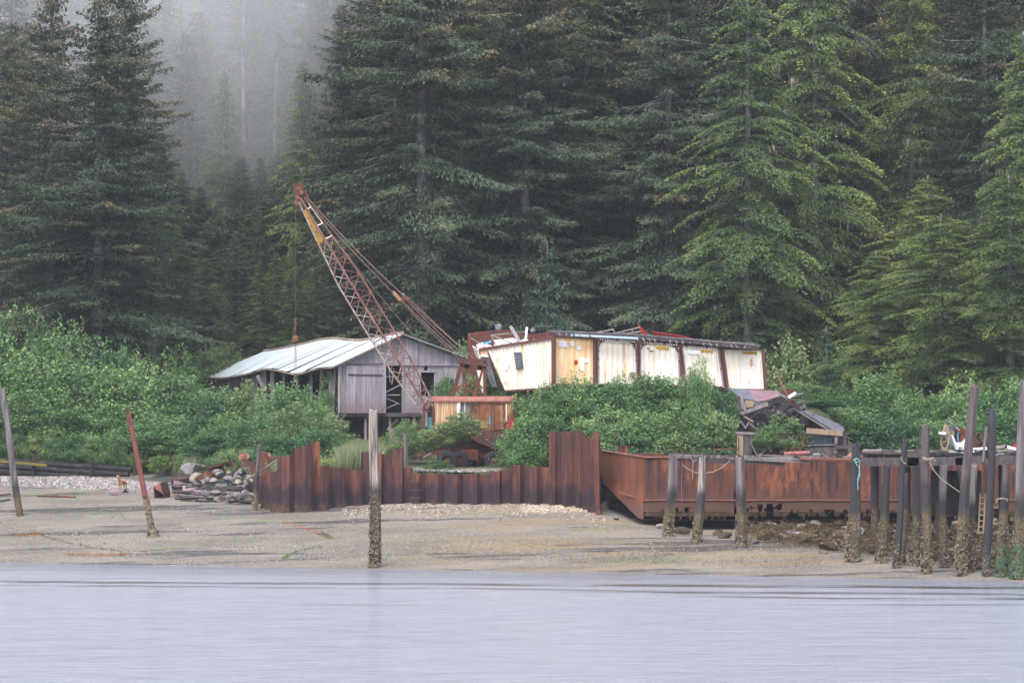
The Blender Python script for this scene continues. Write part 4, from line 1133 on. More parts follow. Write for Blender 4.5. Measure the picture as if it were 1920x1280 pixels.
    def rope(a, b, r_=.024, dy0=.6, dy1=.6, sag=.0, mat=ROPE, name='pendant_line'):
        A_, B_ = C(*a, dy0), C(*b, dy1)
        m = MB(); pts = [A_.lerp(B_, t) + Vector((0, 0, -sag * 4 * t * (1 - t))) for t in np.linspace(0, 1, 9)]
        m.tube(pts, r_, 5); m.build(name, mat, root)
    rope((577, 372), (758, 555), .030, .3, .6, .15); rope((577, 378), (739, 551), .028, 1.0, .9, .1)
    rope((590, 395), (812, 668), .014, .6, .6, .3)
    for (a, b) in (((762, 560), (884, 668)), ((758, 560), (876, 672)), ((752, 562), (868, 672)), ((748, 562), (862, 674)), ((764, 556), (892, 676))):
        rope(a, b, .026, .5 + rt.random() * .8, .6 + rt.random(), .05, name='luffing_rope')
    for a, b, w_ in (((738, 549), (752, 563), .20), ((755, 554), (768, 562), .17), ((745, 560), (766, 560), .14)):
        m = MB(); m.beam(C(*a, .7), C(*b, .7), w_, w_); m.build('bridle_block', CABR, root)
    for a in ((739, 550), (757, 554)):
        m = MB(); c = C(*a, .7); m.tube([c - d * .16, c + d * .1], .10, 8); m.build('socket', GREYMET, root)
    # hoist line with hook block
    rope((554, 372), (554, 600), .008, .6, .6, 0, name='hoist_line')
    m = MB(); m.beam(C(553, 598, .6), C(554, 630, .6), .09, .09); m.build('hoist_swivel', CABR, root)
    m = MB()
    for (a, b, w_) in (((553, 603), (556, 610), .18), ((554, 618), (552, 626), .16)): m.beam(C(*a, .6), C(*b, .6), w_, w_)
    m.build('rusty_wedge', RUST, root)
    m = MB(); vs = []; c = C(554, 637, .6)
    m.tube([c + Vector((0, 0, .26)), c + Vector((0, 0, .12)), c + Vector((0, 0, -.10)), c + Vector((0, 0, -.22))], [.10, .20, .20, .09], 8); m.build('headache_ball', CABR, root)
    for a, b in (((553, 644), (552, 708)), ((555, 644), (557, 712)), ((554, 644), (554, 690))):
        rope(a, b, .012, .6, .6, 0, name='hanging_cable')
build_crane()

# ================================================================ CONTAINERS
def lettering(txt, h, mat, parent, origin, ux, uz, off):
    cu = bpy.data.curves.new('lettering', 'FONT'); cu.body = txt; cu.size = h; cu.extrude = .004; cu.resolution_u = 2
    t = bpy.data.objects.new('tmp_text', cu); COL.objects.link(t)
    bpy.context.view_layer.update()
    me = bpy.data.meshes.new_from_object(t)
    bpy.data.objects.remove(t)
    ux = ux.normalized(); uz = uz.normalized(); un = ux.cross(uz)
    po = root_off(parent)
    for v in me.vertices:
        p = origin + ux * v.co.x + uz * v.co.y + un * (v.co.z + off) - po
        v.co = p
    me.materials.clear(); me.materials.append(mat)
    o = bpy.data.objects.new('lettering', me); COL.objects.link(o); o.parent = parent
    return o
def container(q, Y, mat, label, depth=6.0, rounded=False, sign=None, white=False, ymats=None, dyR=0.5, rails=True):
    """q: four pixel corners of the whole end (tl, tr, br, bl)"""
    tl, tr, br, bl = [P(px, py, Y + (dyR if i in (1, 2) else 0)) for i, (px, py) in enumerate(q)]
    nrm = (br - bl).cross(tl - bl).normalized()
    if nrm.y > 0: nrm = -nrm
    back = -nrm
    c0 = (bl + br) / 2
    root = thing('cargo_container', label, 'container', c0 + back * (depth / 2), 'cargo containers in a row')
    def S(u, v, o=0.0):
        return bl.lerp(br, u).lerp(tl.lerp(tr, u), v) + nrm * o
    w = (br - bl).length; h = (tl - bl).length
    fu = .17 / w; fv = .10 / h
    corr_sheet(S(fu, fv, -.05), S(1 - fu, fv, -.05), S(1 - fu, 1 - fv, -.05), S(fu, 1 - fv, -.05), 7, .035, nrm).build('end_panel', mat, root)
    if rails:
        for a, b, c, d in (((0), (fu), 0, 1), (1 - fu, 1, 0, 1)):
            m = MB(); m.plate([S(a, c), S(b, c), S(b, d), S(a, d)], .16, nrm); m.build('corner_post', FRAME, root)
        for c, d in ((0, fv), (1 - fv, 1)):
            m = MB(); m.plate([S(fu, c, -.02), S(1 - fu, c, -.02), S(1 - fu, d, -.02), S(fu, d, -.02)], .12, nrm); m.build('rail', FRAME, root)
    if rounded:
        r_ = .45
        for sx in (0, 1):
            m = MB()
            u0 = fu if sx == 0 else 1 - fu; du = (r_ / w) * (1 if sx == 0 else -1)
            vt = 1 - fv; dv = r_ / h
            m.plate([S(u0, vt, .01), S(u0 + du, vt, .01), S(u0 + du * .3, vt - dv * .3, .01), S(u0, vt - dv, .01)][::(1 if sx == 0 else -1)], .03, nrm); m.build('corner_gusset', FRAME, root)
    # rivets / white paint dots round the panel
    m = MB()
    rv = random.Random(int(q[0][0]))
    def dot(u, v):
        p = S(u, v, .085 if False else .07); m.obox(p, (.028, 0, 0), nrm * .02, (0, 0, .028))
    if rounded or white:
        k = int(w / .17)
        for i in range(k):
            u = fu + (1 - 2 * fu) * (i + .5) / k
            if rv.random() < .85: dot(u, 1 - fv * .45)
        k = int(h / .17)
        for i in range(k):
            v = .03 + .94 * i / k
            if rv.random() < .85: dot(fu * .8, v)
            if rv.random() < .85: dot(1 - fu * .8, v)
        m.build('rivets', WHITE, root)['kind'] = 'stuff'
        for a, b in ((fu, fu + .07 / w), (1 - fu - .07 / w, 1 - fu)):
            m = MB(); m.plate([S(a, fv, .012), S(b, fv, .012), S(b, 1 - fv - (.45 / h if rounded else 0), .012), S(a, 1 - fv - (.45 / h if rounded else 0), .012)], .02, nrm); m.build('edge_strip', WHITE, root)
        if white:
            m = MB(); m.plate([S(fu + .07 / w, 1 - fv - .07 / h, .012), S(1 - fu - .07 / w, 1 - fv - .07 / h, .012), S(1 - fu - .07 / w, 1 - fv, .012), S(fu + .07 / w, 1 - fv, .012)], .02, nrm); m.build('edge_strip', WHITE, root)
    # box behind
    m = MB(); m.plate([S(.01, .01, -.10), S(.99, .01, -.10), S(.99, .01, -.10) + back * depth, S(.01, .01, -.10) + back * depth], .05); m.build('container_floor', FRAME, root)
    m = MB(); m.plate([S(.01, .98, -.10), S(.99, .98, -.10), S(.99, .98, -.10) + back * depth, S(.01, .98, -.10) + back * depth], .05); m.build('container_roof', FRAME, root)
    corr_sheet(S(0.005, .01, -.10), S(.005, .01, -.10) + back * depth, S(.005, .985, -.10) + back * depth, S(.005, .985, -.10), 16, .03, (-1, 0, 0)).build('side_panel', mat, root)
    corr_sheet(S(.995, .01, -.10), S(.995, .01, -.10) + back * depth, S(.995, .985, -.10) + back * depth, S(.995, .985, -.10), 16, .03, (1, 0, 0)).build('side_panel', CREAMO, root)
    m = MB(); m.plate([S(0, 0, -.12) + back * depth, S(1, 0, -.12) + back * depth, S(1, 1, -.12) + back * depth, S(0, 1, -.12) + back * depth], .05); m.build('rear_panel', mat, root)
    if sign:
        u0, u1, v0, v1, txt = sign
        m = MB(); m.plate([S(u0, v0, .0), S(u1, v0, .0), S(u1, v1, .0), S(u0, v1, .0)], .015, nrm); sg = m.build('number_plate', YSIGN, root)
        hh = (v1 - v0) * h
        o = S(u0, v0, 0) + (S(u0, v1, 0) - S(u0, v0, 0)) * .12
        t = lettering(txt, hh * 1.02, BLACK, sg, o, S(u1, v0) - S(u0, v0), S(u0, v1) - S(u0, v0), .012)
        # fit the width
        want = (S(u1, v0) - S(u0, v0)).length * .96
        ux = (S(u1, v0) - S(u0, v0)).normalized(); po = root_off(sg); xs = [(v.co + po - o).dot(ux) for v in t.data.vertices]
        k = want / max(xs)
        for v, x in zip(t.data.vertices, xs): v.co += ux * (x * (k - 1) + want * .02)
    return root, S
C1, S1 = container([(1036, 629), (1117, 634), (1117, 722), (1036, 722)], 160.6, CREAMO, 'cargo container end stained orange with rust, a small red square low on it', rounded=False)
C2, S2 = container([(1118, 634), (1196, 640), (1197, 722), (1118, 722)], 161.2, CREAM, 'cream container end with arched top corners and no yellow number, second of the row', rounded=True, white=True)
C3, S3 = container([(1197, 640), (1275, 646), (1278, 724), (1197, 723)], 161.8, CREAM, 'cream container end with arched top corners and a yellow number plate', rounded=True, sign=(.42, .74, .855, .925, 'NSI 404030'))
C4, S4 = container([(1275, 647), (1349, 652), (1360, 727), (1284, 725)], 162.4, CREAM, 'tilted cream cargo container end behind the leafy shoot, fourth of the row', white=True, sign=(.50, .82, .865, .93, 'NSI 404020'))
C5, S5 = container([(1351, 652), (1433, 654), (1438, 732), (1362, 731)], 163.0, CREAM, 'rightmost cream cargo container end with a yellow number plate and rust along its foot', white=False, sign=(.50, .83, .865, .93, 'NSI 404006'))
def small_plate(S, u0, u1, v0, v1, mat, parent, name, o=.0):
    q = [S(u0, v0, o), S(u1, v0, o), S(u1, v1, o), S(u0, v1, o)]
    m = MB(); m.plate(q, .015); return m.build(name, mat, parent)
small_plate(S1, .50, .58, .44, .52, REDPAINT, C1, 'red_placard', .005)
small_plate(S1, .14, .34, .78, .90, WHITE, C1, 'paint_patch', .003); small_plate(S1, .42, .50, .80, .90, WHITE, C1, 'paint_patch', .003); small_plate(S1, .56, .66, .74, .82, WHITE, C1, 'paint_patch', .003)
small_plate(S1, .64, .72, .30, .58, WHITE, C1, 'paint_patch', .003); small_plate(S1, .72, .86, .48, .56, WHITE, C1, 'paint_patch', .003)
small_plate(S2, .80, .90, .20, .29, REDPAINT, C2, 'red_placard', .005)
small_plate(S3, .20, .27, .84, .88, GREYMET, C3, 'worn_marking', .003); small_plate(S3, .26, .36, .79, .82, GREYMET, C3, 'worn_marking', .003)
small_plate(S4, .18, .50, .80, .90, WHITE, C4, 'paint_patch', .003)
# big deformed container at the left
def left_container():
    Y = 160.0
    T = lambda px, py, dy=0: P(px, py, Y + dy)
    root = thing('cargo_container', 'crushed cream cargo container with a slanted end and a louver, left of the row', 'container', T(990, 728, 1.5), 'cargo containers in a row')
    tl, tr, br, bl = T(914, 656), T(1037, 634), T(1037, 726), T(947, 733)
    corr_sheet(bl, br, tr, tl, 17, .06, (0, -1, 0)).build('side_panel', CREAM, root)
    m = MB(); m.beam(T(898, 655, -.1), T(1037, 633, -.1), .16, .10); m.build('top_rail', FRAME, root)
    m = MB(); m.beam(T(1037, 632, -.1), T(1037, 727, -.1), .2, .16); m.build('corner_post', FRAME, root)
    m = MB(); m.beam(T(947, 733, -.05), T(1037, 727, -.05), .12, .10); m.build('bottom_rail', FRAME, root)
    m = MB(); m.plate([T(899, 657), T(914, 657), T(914, 667), T(902, 667)], .05); m.build('torn_panel', CREAMO, root)
    m = MB(); m.plate([T(902, 668, .4), T(916, 666, .3), T(932, 725, .3), T(922, 725, .6)], .05); m.build('dark_end_panel', GREYMET, root)
    m = MB(); m.beam(T(900, 667, -.05), T(916, 668, -.05), .08, .10); m.build('bent_sill', WHITE, root)
    m = MB(); m.plate([T(886, 648, 2.6), T(896, 656, 0), T(901, 676, 0), T(893, 668, 2.6)], .05); m.build('end_panel', CREAM, root)
    m = MB(); m.plate([T(893, 690, .4), T(902, 668, .2), T(912, 735, .4), T(905, 738, .6)], .05); m.build('end_panel', CREAM, root)
    m = MB(); m.plate([T(890, 649, 2.8), T(980, 638, 2.8), T(1034, 636, 2.8), T(1034, 700, 2.8), T(900, 710, 2.8)], .05); m.build('far_side_panel', FRAME, root)
    # louver
    lv = MB(); q = [T(963, 660, -.14), T(978, 660, -.14), T(981, 691, -.14), T(968, 692, -.14)]; lv.plate(q, .05); L = lv.build('louver', LOUVER, root)
    for i in range(10):
        t = (i + .5) / 10
        m = MB(); m.beam(q[0].lerp(q[3], t) + Vector((.05, -.04, 0)), q[1].lerp(q[2], t) + Vector((-.05, -.04, 0)), .05, .04); m.build('slat', GREYMET, L)
    # round worn emblem patch
    m = MB(); c = T(949, 679, -.075)
    m.plate([c + Vector((math.cos(a) * .19, 0, math.sin(a) * .48)) for a in np.linspace(0, 2 * math.pi, 17)[:-1]], .012); m.build('worn_oval_patch', M('pale_blue_paint', (.62, .66, .72), (.70, .68, .64), 6), root)
    # caved-in white roof and rafters on top
    m = MB(); m.plate([T(896, 655, .1), T(925, 650, .2), T(905, 642, 2.2), T(893, 647, 2.2)], .04); m.build('caved_roof_panel', WHITE, root)
    m = MB(); m.plate([T(927, 652, .1), T(985, 645, .2), T(962, 634, 2.4), T(925, 638, 2.4)], .04); m.build('caved_roof_panel', WHITE, root)
    m = MB(); m.plate([T(968, 645, .1), T(992, 639, .1), T(985, 634, 1.6)], .04); m.build('caved_roof_panel', WHITE, root)
    m = MB(); m.plate([T(904, 644, 1.5), T(921, 638, 1.8), T(921, 642, 1.5), T(908, 646, 1.2)], .03); m.build('blue_scrap', ROPEB, root)
left_container()
def plank(name, a, b, Ya, Yb, w, h, mat, label, cat, group=None):
    m = MB(); m.beam(P(a[0], a[1], Ya), P(b[0], b[1], Yb), w, h); return tag(m.build(name, mat), label, cat, group)
gx = 'loose timbers on the container roofs'
plank('loose_timber', (957, 611), (974, 640), 161, 161, .2, .2, WOODG, 'pale board tilted to the left on the crushed container', 'board', gx)
plank('loose_timber', (988, 613), (985, 642), 161, 161, .14, .26, WHITE, 'white upright board on the crushed container', 'board', gx)
plank('loose_timber', (920, 628), (985, 622), 161.4, 161.4, .08, .10, WOODP, 'thin level rail above the crushed container', 'rail', gx)
plank('loose_timber', (921, 627), (930, 650), 161, 161, .1, .16, WOODP, 'short leaning strut at the left of the crushed container roof', 'strut', gx)
plank('loose_timber', (922, 628), (967, 646), 161, 160.4, .08, .12, WOODP, 'brown diagonal strut across the crushed container roof', 'strut', gx)
plank('loose_timber', (883, 633), (909, 650), 161, 160.4, .06, .08, WOODP, 'thin dark stick over the left end of the crushed container', 'stick', gx)
# flat roof of planks and joists over the row
def row_roof():
    root = thing('container_row_roof', 'dark rotten flat roof lying along the tops of the containers', 'roof', P(1230, 640, 163))
    m = MB(); m.beam(P(1034, 626, 160.3), P(1196, 634, 160.9), .14, .10); m.build('blue_edge_strip', M('pale_blue_strip', (.36, .46, .52), (.42, .48, .50), 3), root)
    pts = [(1030, 622), (1100, 625), (1196, 629), (1275, 636), (1350, 643), (1420, 650)]
    for a, b in zip(pts, pts[1:]):
        Ya = 160.2 + (a[0] - 1030) / 400 * 2.6; Yb = 160.2 + (b[0] - 1030) / 400 * 2.6
        m = MB(); m.beam(P(a[0], a[1] + 3.5, Ya), P(b[0] - 1, b[1] + 3.5, Yb), .16, .16); m.build('edge_beam', WOODD, root)
        m = MB(); m.beam(P(a[0] + 6, a[1] - 1.5, Ya + .4), P(b[0] + 5, b[1] - 1.0, Yb + .4), .10, .09); m.build('upper_beam', WOODP, root)
        m = MB(); m.plate([P(a[0], a[1] - 1, Ya + .3), P(b[0], b[1] - 1, Yb + .3), P(b[0], b[1] - 2, Yb + 6), P(a[0], a[1] - 2, Ya + 6)], .06); m.build('roof_deck', TARPAPER, root)
    rr = random.Random(2)
    for i in range(30):
        px = 1036 + i * 12.8 + rr.uniform(-3, 3); k = (px - 1030) / 400
        py = 622 + 28 * k ** 1.15
        Y_ = 160.1 + k * 2.6
        m = MB(); m.beam(P(px, py + 1, Y_), P(px + rr.uniform(-4, 6), py + 6, Y_ - .05), .08, .10); m.build('joist_end', WOODD if rr.random() < .6 else WOODP, root)
    for i in range(16):
        px = 1300 + i * 7.5; k = (px - 1030) / 400; py = 619 + 28 * k ** 1.15
        m = MB(); m.beam(P(px, py, 162.5), P(px + 12, py + rr.uniform(0, 3), 162.8), .12, .08); m.build('loose_lath', WOODP, root)
row_roof()
for i, (q, lab) in enumerate([([(1196, 607), (1219, 630), (1203, 629)], 'red corrugated roof sheet standing up like a fin on the container roof'),
                              ([(1223, 621), (1278, 629), (1310, 638), (1226, 631)], 'long red corrugated roof sheet lying on the container roof')]):
    root = thing('red_roof_sheet', lab, 'metal sheet', P(q[0][0], q[0][1], 162.4))
    Yq = 162.4
    pts = [P(a, b, Yq + .12 * j) for j, (a, b) in enumerate(q)]
    m = MB(); m.plate(pts, .03); m.build('sheet', REDSHEET, root)
    k = 4 if i == 0 else 12
    for j in range(k):
        t = (j + .5) / k
        if i == 0: a, b = pts[0].lerp(pts[1], t), pts[2].lerp(pts[1], t * .9)
        else: a, b = (pts[0].lerp(pts[1], t / .62) if t < .62 else pts[1].lerp(pts[2], (t - .62) / .38)), pts[3].lerp(pts[2], t)
        m = MB(); m.beam(a + Vector((0, -.05, 0)), b + Vector((0, -.05, 0)), .05, .05); m.build('rib', REDSHEET, root)
for a, b, c in (((1100, 627), (1150, 617), 'first'), ((1140, 628), (1200, 613), 'second'), ((1148, 629), (1203, 621), 'third')):
    plank('ladder_rail' if c != 'first' else 'loose_timber', a, b, 162, 162, .08, .09, WOODP, {'first': 'long pale pole left of the red fin sheet', 'second': 'upper pale pole running up to the red fin sheet', 'third': 'lower pale pole running up to the red fin sheet'}[c], 'pole', gx)
for a, b in (((1150, 616), (1153, 628)), ((1168, 622), (1172, 627)), ((1184, 617), (1188, 625))):
    plank('loose_timber', a, b, 162, 162, .06, .07, WOODP, 'short rung between the two pale poles by the red fin sheet', 'rung', gx)
# rusty tank behind
def tank():
    Y = 167.0
    c = P(972, 660, Y)
    root = thing('rusty_tank', 'big rusty steel tank with rounded ends behind the crushed container', 'tank', (c.x, Y + 2, c.z - 1.5))
    m = MB(); prof = [(877, 628), (879, 624), (905, 621), (930, 618), (955, 619), (972, 626), (1005, 626), (1035, 620), (1060, 624), (1068, 632), (1068, 730), (877, 730)]
    m.plate([P(a, b, Y) + Vector((0, 1.6, 0)) for a, b in prof], 3.2, (0, 1, 0)); m.build('tank_shell', RUST, root)
    for px in (905, 935, 972, 1005, 1040):
        m = MB(); m.beam(P(px, 632, Y - .03), P(px, 728, Y - .03), .08, .06); m.build('weld_rib', RUSTD, root)
    m = MB(); m.tube([P(934, 619, Y + 1), P(934, 612, Y + 1)], .20, 8); m.tube([P(928, 612, Y + 1), P(940, 611, Y + 1)], .12, 6); m.build('filler_neck', GREYMET, root)
    m = MB(); m.tube([P(996, 622, Y + 1), P(1003, 617, Y + 1)], .14, 6); m.build('pipe_stub', GREYMET, root)
tank()
# timber cribbing under the container row
def cribbing():
    root = thing('timber_cribbing', 'dark timber blocks holding up the container row behind the bushes', 'timber crib', P(1200, 740, 163))
    for i in range(7):
        px = 960 + i * 76
        p = P(px, 737, 161.2); zg = upper_z(p.x, p.y) - .3
        m = MB(); m.box(p.x - .18, p.x + .18, p.y - .1, p.y + .3, zg, P(px, 731, 161.2).z); m.build('post', WOODD, root)
    for k in range(2):
        m = MB(); m.beam(P(950, 736 + k * 7, 161.5), P(1436, 738 + k * 7, 163.6), .28, .22); m.build('beam', WOODD, root)
cribbing()
# ================================================================ SHEET PILE WALL
TOPS = [(482, 500, 893), (500, 522, 885), (522, 540, 856), (540, 558, 841), (558, 574, 828), (574, 590, 836), (590, 598, 830), (598, 612, 873), (612, 650, 876), (650, 676, 880), (676, 716, 849), (716, 728, 850), (717, 745, 839), (745, 759, 842),
        (759, 767, 875), (767, 917, 888), (917, 932, 882), (932, 950, 881), (950, 968, 872), (968, 988, 875), (988, 1026, 873), (1026, 1039, 874), (1039, 1060, 810), (1060, 1095, 809), (1095, 1114, 821)]
def wall_top(px):
    for a, b, y in TOPS:
        if a <= px < b: return y
    return 821
def build_wall():
    root = thing('sheet_pile_wall', 'rusty corrugated sheet pile retaining wall of uneven height along the beach', 'retaining wall', WALL[8])
    rr = random.Random(4)
    # resample the plan line
    pts = []
    for a, b in zip(WALL, WALL[1:]):
        n = max(1, int((b - a).length / .05))
        for i in range(n): pts.append(a.lerp(b, i / n))
    pts.append(WALL[-1])
    acc = [0]
    for a, b in zip(pts, pts[1:]): acc.append(acc[-1] + (b - a).xy.length)
    tot = acc[-1]
    def at(s):
        s = max(0, min(tot - 1e-4, s)); lo = 0
        import bisect
        i = bisect.bisect_right(acc, s) - 1
        t = (s - acc[i]) / max(1e-6, acc[i + 1] - acc[i])
        p = pts[i].lerp(pts[i + 1], t); dd = pts[i + 1] - pts[i]; dd.z = 0; dd.normalize()
        return p, dd, Vector((dd.y, -dd.x, 0))
    W_ = .60; s = 0; k = 0
    while s + W_ < tot - .1:
        p0, d0, n0 = at(s); p1, d1, n1 = at(s + W_)
        pm, dm, nm = at(s + W_ / 2)
        if nm.y > 0: nm = -nm
        out = .25 if k % 2 == 0 else -.22
        # trapezoid profile
        q = [p0.copy(), p0.lerp(p1, .14) + nm * out, p0.lerp(p1, .86) + nm * out, p1.copy()]
        px = 960 + pm.x / pm.y * FPX
        ty = wall_top(px) + rr.uniform(-1.8, 1.5)
        zt = P(px, ty, pm.y).z
        zb = pm.z - 1.0
        jag = [rr.uniform(-.05, .05) for _ in range(9)]
        m = MB()
        xs = []
        for a, b in zip(q, q[1:]):
            for t in (0, .5): xs.append(a.lerp(b, t))
        xs.append(q[-1])
        fr_ = [Vector((v.x, v.y, zt + jag[i])) for i, v in enumerate(xs)]
        bt = [Vector((v.x, v.y, zb)) for v in xs]
        n_ = len(xs); th = nm * -.022
        m.add(fr_ + bt + [v + th for v in fr_] + [v + th for v in bt],
              [(i, n_ + i, n_ + i + 1, i + 1) for i in range(n_ - 1)] + [(2 * n_ + i, 2 * n_ + i + 1, 3 * n_ + i + 1, 3 * n_ + i) for i in range(n_ - 1)] + [(i, i + 1, 2 * n_ + i + 1, 2 * n_ + i) for i in range(n_ - 1)])
        m.build('sheet_pile', PILE, root)
        if k % 2 == 0:   # interlock rib in the middle of the outward pan
            c = p0.lerp(p1, .5) + nm * (out + .02)
            m = MB(); m.box(c.x - .018, c.x + .018, c.y - .02, c.y + .02, zb, zt - .05); m.build('interlock_seam', RUSTD, root)
        s += W_; k += 1
    # ladder on a recessed pile
    for j, py in enumerate((889, 903, 918, 933)):
        m = MB(); m.beam(P(768, py, 150.6), P(789, py, 150.6), .05, .05); m.build('ladder_rung', RUST, root)
    # loose flat pile at the right end, leaning
    m = MB(); g = ground_at(1119, 965)
    a, b = P(1112, 810, g.y + .3), P(1122, 809, g.y + .3)
    m.plate([P(1115, 930, g.y), P(1124, 930, g.y), b, a], .10); m.plate([P(1119, 970, g.y - .1), P(1126, 972, g.y - .1), P(1124, 930, g.y), P(1115, 930, g.y)], .14)
    tag(m.build('leaning_sheet_pile', RUST), 'single orange-brown sheet pile leaning at the right end of the wall by the barge bow', 'sheet pile')
build_wall()
# concrete-like gravel cap behind the low section, deadman ropes
def wood_pile(pxt, pyt, pxb, pyb, w0, w1, mat, label, Y=None, group='timber pilings', name='timber_piling', barn=0, barn_top=2.7, sink=.5, cat='piling', bulge=0.0, seed=0, topmat=None):
    g = ground_at(pxb, pyb) if Y is None else P(pxb, pyb, Y)
    top = P(pxt, pyt, g.y)
    r0 = w0 / 2 / (FPX / g.y); r1 = w1 / 2 / (FPX / g.y)
    root = thing(name, label, cat, (g.x, g.y, g.z), group)
    rnd = random.Random(seed + int(pxb)); ph = [rnd.uniform(0, 6.28) for _ in range(4)]
    n = 14; L = (top - g).length; seg = max(8, int(L / .28)); m = MB()
    bot = g + (g - top).normalized() * sink
    vs = []
    for i in range(seg + 1):
        t = i / seg; c = bot.lerp(top, t)
        c = c + Vector((.05 * math.sin(t * 5 + ph[0]), .04 * math.sin(t * 4 + ph[1]), 0)) * min(1, t * 3)
        tt = 1 - t
        r = r0 + (r1 - r0) * tt ** 1.6
        for k in range(n):
            a = 2 * math.pi * k / n
            rr_ = r * (1 + .09 * math.sin(k * 2.3 + ph[2]) + .05 * math.sin(k * 5.1 + t * 3 + ph[3]) + rnd.uniform(-.025, .025))
            zo = 0
            if i == seg: zo = rnd.uniform(-.12, .06)
            vs.append((c.x + math.cos(a) * rr_, c.y + math.sin(a) * rr_, c.z + zo))
    fs = [(i * n + k, i * n + (k + 1) % n, (i + 1) * n + (k + 1) % n, (i + 1) * n + k) for i in range(seg) for k in range(n)]
    vs.append((top.x, top.y, top.z - .06)); fs += [(seg * n + k, seg * n + (k + 1) % n, len(vs) - 1) for k in range(n)]
    m.add(vs, fs); m.build('timber', mat, root)
    if barn:
        b = MB()
        for i in range(barn):
            t = rnd.random() ** 1.5; z = g.z + (barn_top - g.z) * t
            tz = (z - bot.z) / (top.z - bot.z); c = bot.lerp(top, tz); r = r0 + (r1 - r0) * (1 - tz) ** 1.6
            a = rnd.uniform(0, 6.28); s_ = rnd.uniform(.03, .075) * (1.3 - .5 * t)
            p = c + Vector((math.cos(a), math.sin(a), 0)) * r * 1.02
            o_ = len(b.v); q = Matrix.Rotation(rnd.uniform(0, 3), 3, 'Z')
            for d_ in ((1, 0, 0), (-.6, .8, 0), (-.6, -.8, 0), (0, 0, 1.1), (0, 0, -1.1)):
                b.v.append(tuple(p + q @ Vector(d_) * s_ * rnd.uniform(.7, 1.2)))
            b.f += [(o_, o_ + 1, o_ + 3), (o_ + 1, o_ + 2, o_ + 3), (o_ + 2, o_, o_ + 3), (o_ + 1, o_, o_ + 4), (o_ + 2, o_ + 1, o_ + 4), (o_, o_ + 2, o_ + 4)]
        b.build('barnacles', BARN, root)['kind'] = 'stuff'
    return root, g, top
wood_pile(3, 728, 38, 967, 11, 14, PW_GREY, 'grey wooden piling leaning at the far left of the beach', barn=0, bulge=0)
wood_pile(702, 768, 703, 1063, 17, 22, pile_mat('pile_wood_yellowish', (.40, .355, .26), (.25, .215, .20), 3.45, 3.8, (.125, .095, .058)), 'tall pale piling with a mossy top standing alone at the water edge', barn=520, barn_top=3.5)
wood_pile(485, 833, 480, 955, 7, 8, PW_BROWN, 'thin reddish post at the left end of the sheet piling')
wood_pile(757, 812, 763, 885, 8, 9, PW_GREY, 'short grey post standing behind the middle sheet piles', Y=152.3)
PR = {}
for key, a in {
    'a': (1263, 852, 1252, 1006, 17, 21, PW_GREY, 'grey piling in front of the barge bow, leftmost of three under the walkway beam', 160, 2.2),
    'b': (1318, 855, 1306, 1016, 13, 20, PW_LIGHT, 'slightly leaning pale piling, middle of the three under the walkway beam', 160, 2.2),
    'c': (1389, 855, 1389, 1024, 15, 22, PW_GREY, 'cracked grey piling, right of the three under the walkway beam', 200, 2.4),
    'd': (1608, 830, 1598, 1052, 15, 31, PW_DARK, 'stout black piling with a green rope at its top and a thick barnacled foot', 420, 2.6),
    'e': (1664, 872, 1651, 1054, 15, 22, PW_DARK, 'dark piling under the left end of the dock beam', 260, 2.2),
    'f': (1699, 822, 1679, 1065, 11, 13, PW_BLUE, 'slim tarred piling tied with white rope, leaning left of the dock', 120, 1.4),
    'g': (1720, 872, 1714, 1060, 13, 18, PW_DARK, 'dark short piling just right of the slim tarred one', 260, 2.4),
    'h': (1737, 798, 1737, 1074, 16, 19, PW_BROWN, 'piling with a pale sawn top and a rope band, in front of the dock', 300, 2.5),
    'i': (1768, 872, 1770, 1062, 14, 16, PW_GREY, 'short pinkish grey piling under the dock, left of the tall leaning one', 200, 2.4),
    'j': (1825, 722, 1800, 1079, 16, 24, PW_BROWN, 'very tall brown piling leaning right in front of the dock', 360, 2.4),
    'k': (1826, 870, 1818, 1072, 15, 20, PW_LIGHT, 'short pale piling directly behind the very tall leaning one', 260, 2.4),
    'l': (1861, 766, 1850, 1080, 13, 16, PW_BLUE, 'blue-black tarred piling with a bent rod, right part of the dock', 160, 1.4),
    'm': (1884, 868, 1878, 1080, 15, 22, PW_BROWN, 'piling with a yellow rope ring and green weed at its foot', 300, 2.5),
    'n': (1921, 712, 1908, 1085, 15, 26, PW_GREY, 'tall piling with green weed at its foot, cut by the right edge', 360, 2.5),
    'o': (1700, 885, 1692, 1058, 8, 10, PW_BROWN, 'thin brown piling in the shade behind the slim tarred one', 120, 2.4),
    'p': (1797, 880, 1832, 1066, 9, 12, PW_DARK, 'thin dark slanting timber behind the tall pilings', 60, 2.2),
}.items():
    PR[key] = wood_pile(*a[:8], barn=a[8], barn_top=a[9])
def green_weed(key, z1):
    root, g, top = PR[key]
    rg = np.random.RandomState(int(g.x * 10)); n = 420
    a = rg.uniform(0, 6.28, n); z = g.z + (z1 - g.z) * rg.rand(n); r = .38 - .05 * (z - g.z)
    off = root_off(root)
    t = (z - g.z) / (top.z - g.z)
    P0 = np.stack([g.x + (top.x - g.x) * t + np.cos(a) * r - off.x, g.y + np.sin(a) * r - off.y, z - off.z], 1)
    D = np.stack([np.cos(a) * .05, np.sin(a) * .05, -rg.uniform(.08, .22, n)], 1); S = np.stack([-np.sin(a) * .02, np.cos(a) * .02, a * 0], 1)
    me = leaf_mesh('sea_lettuce', P0, D, S, rg.rand(n), rg.rand(n) * .2, SALALD)
    o = bpy.data.objects.new('sea_lettuce', me); COL.objects.link(o); o.parent = root; o['kind'] = 'stuff'
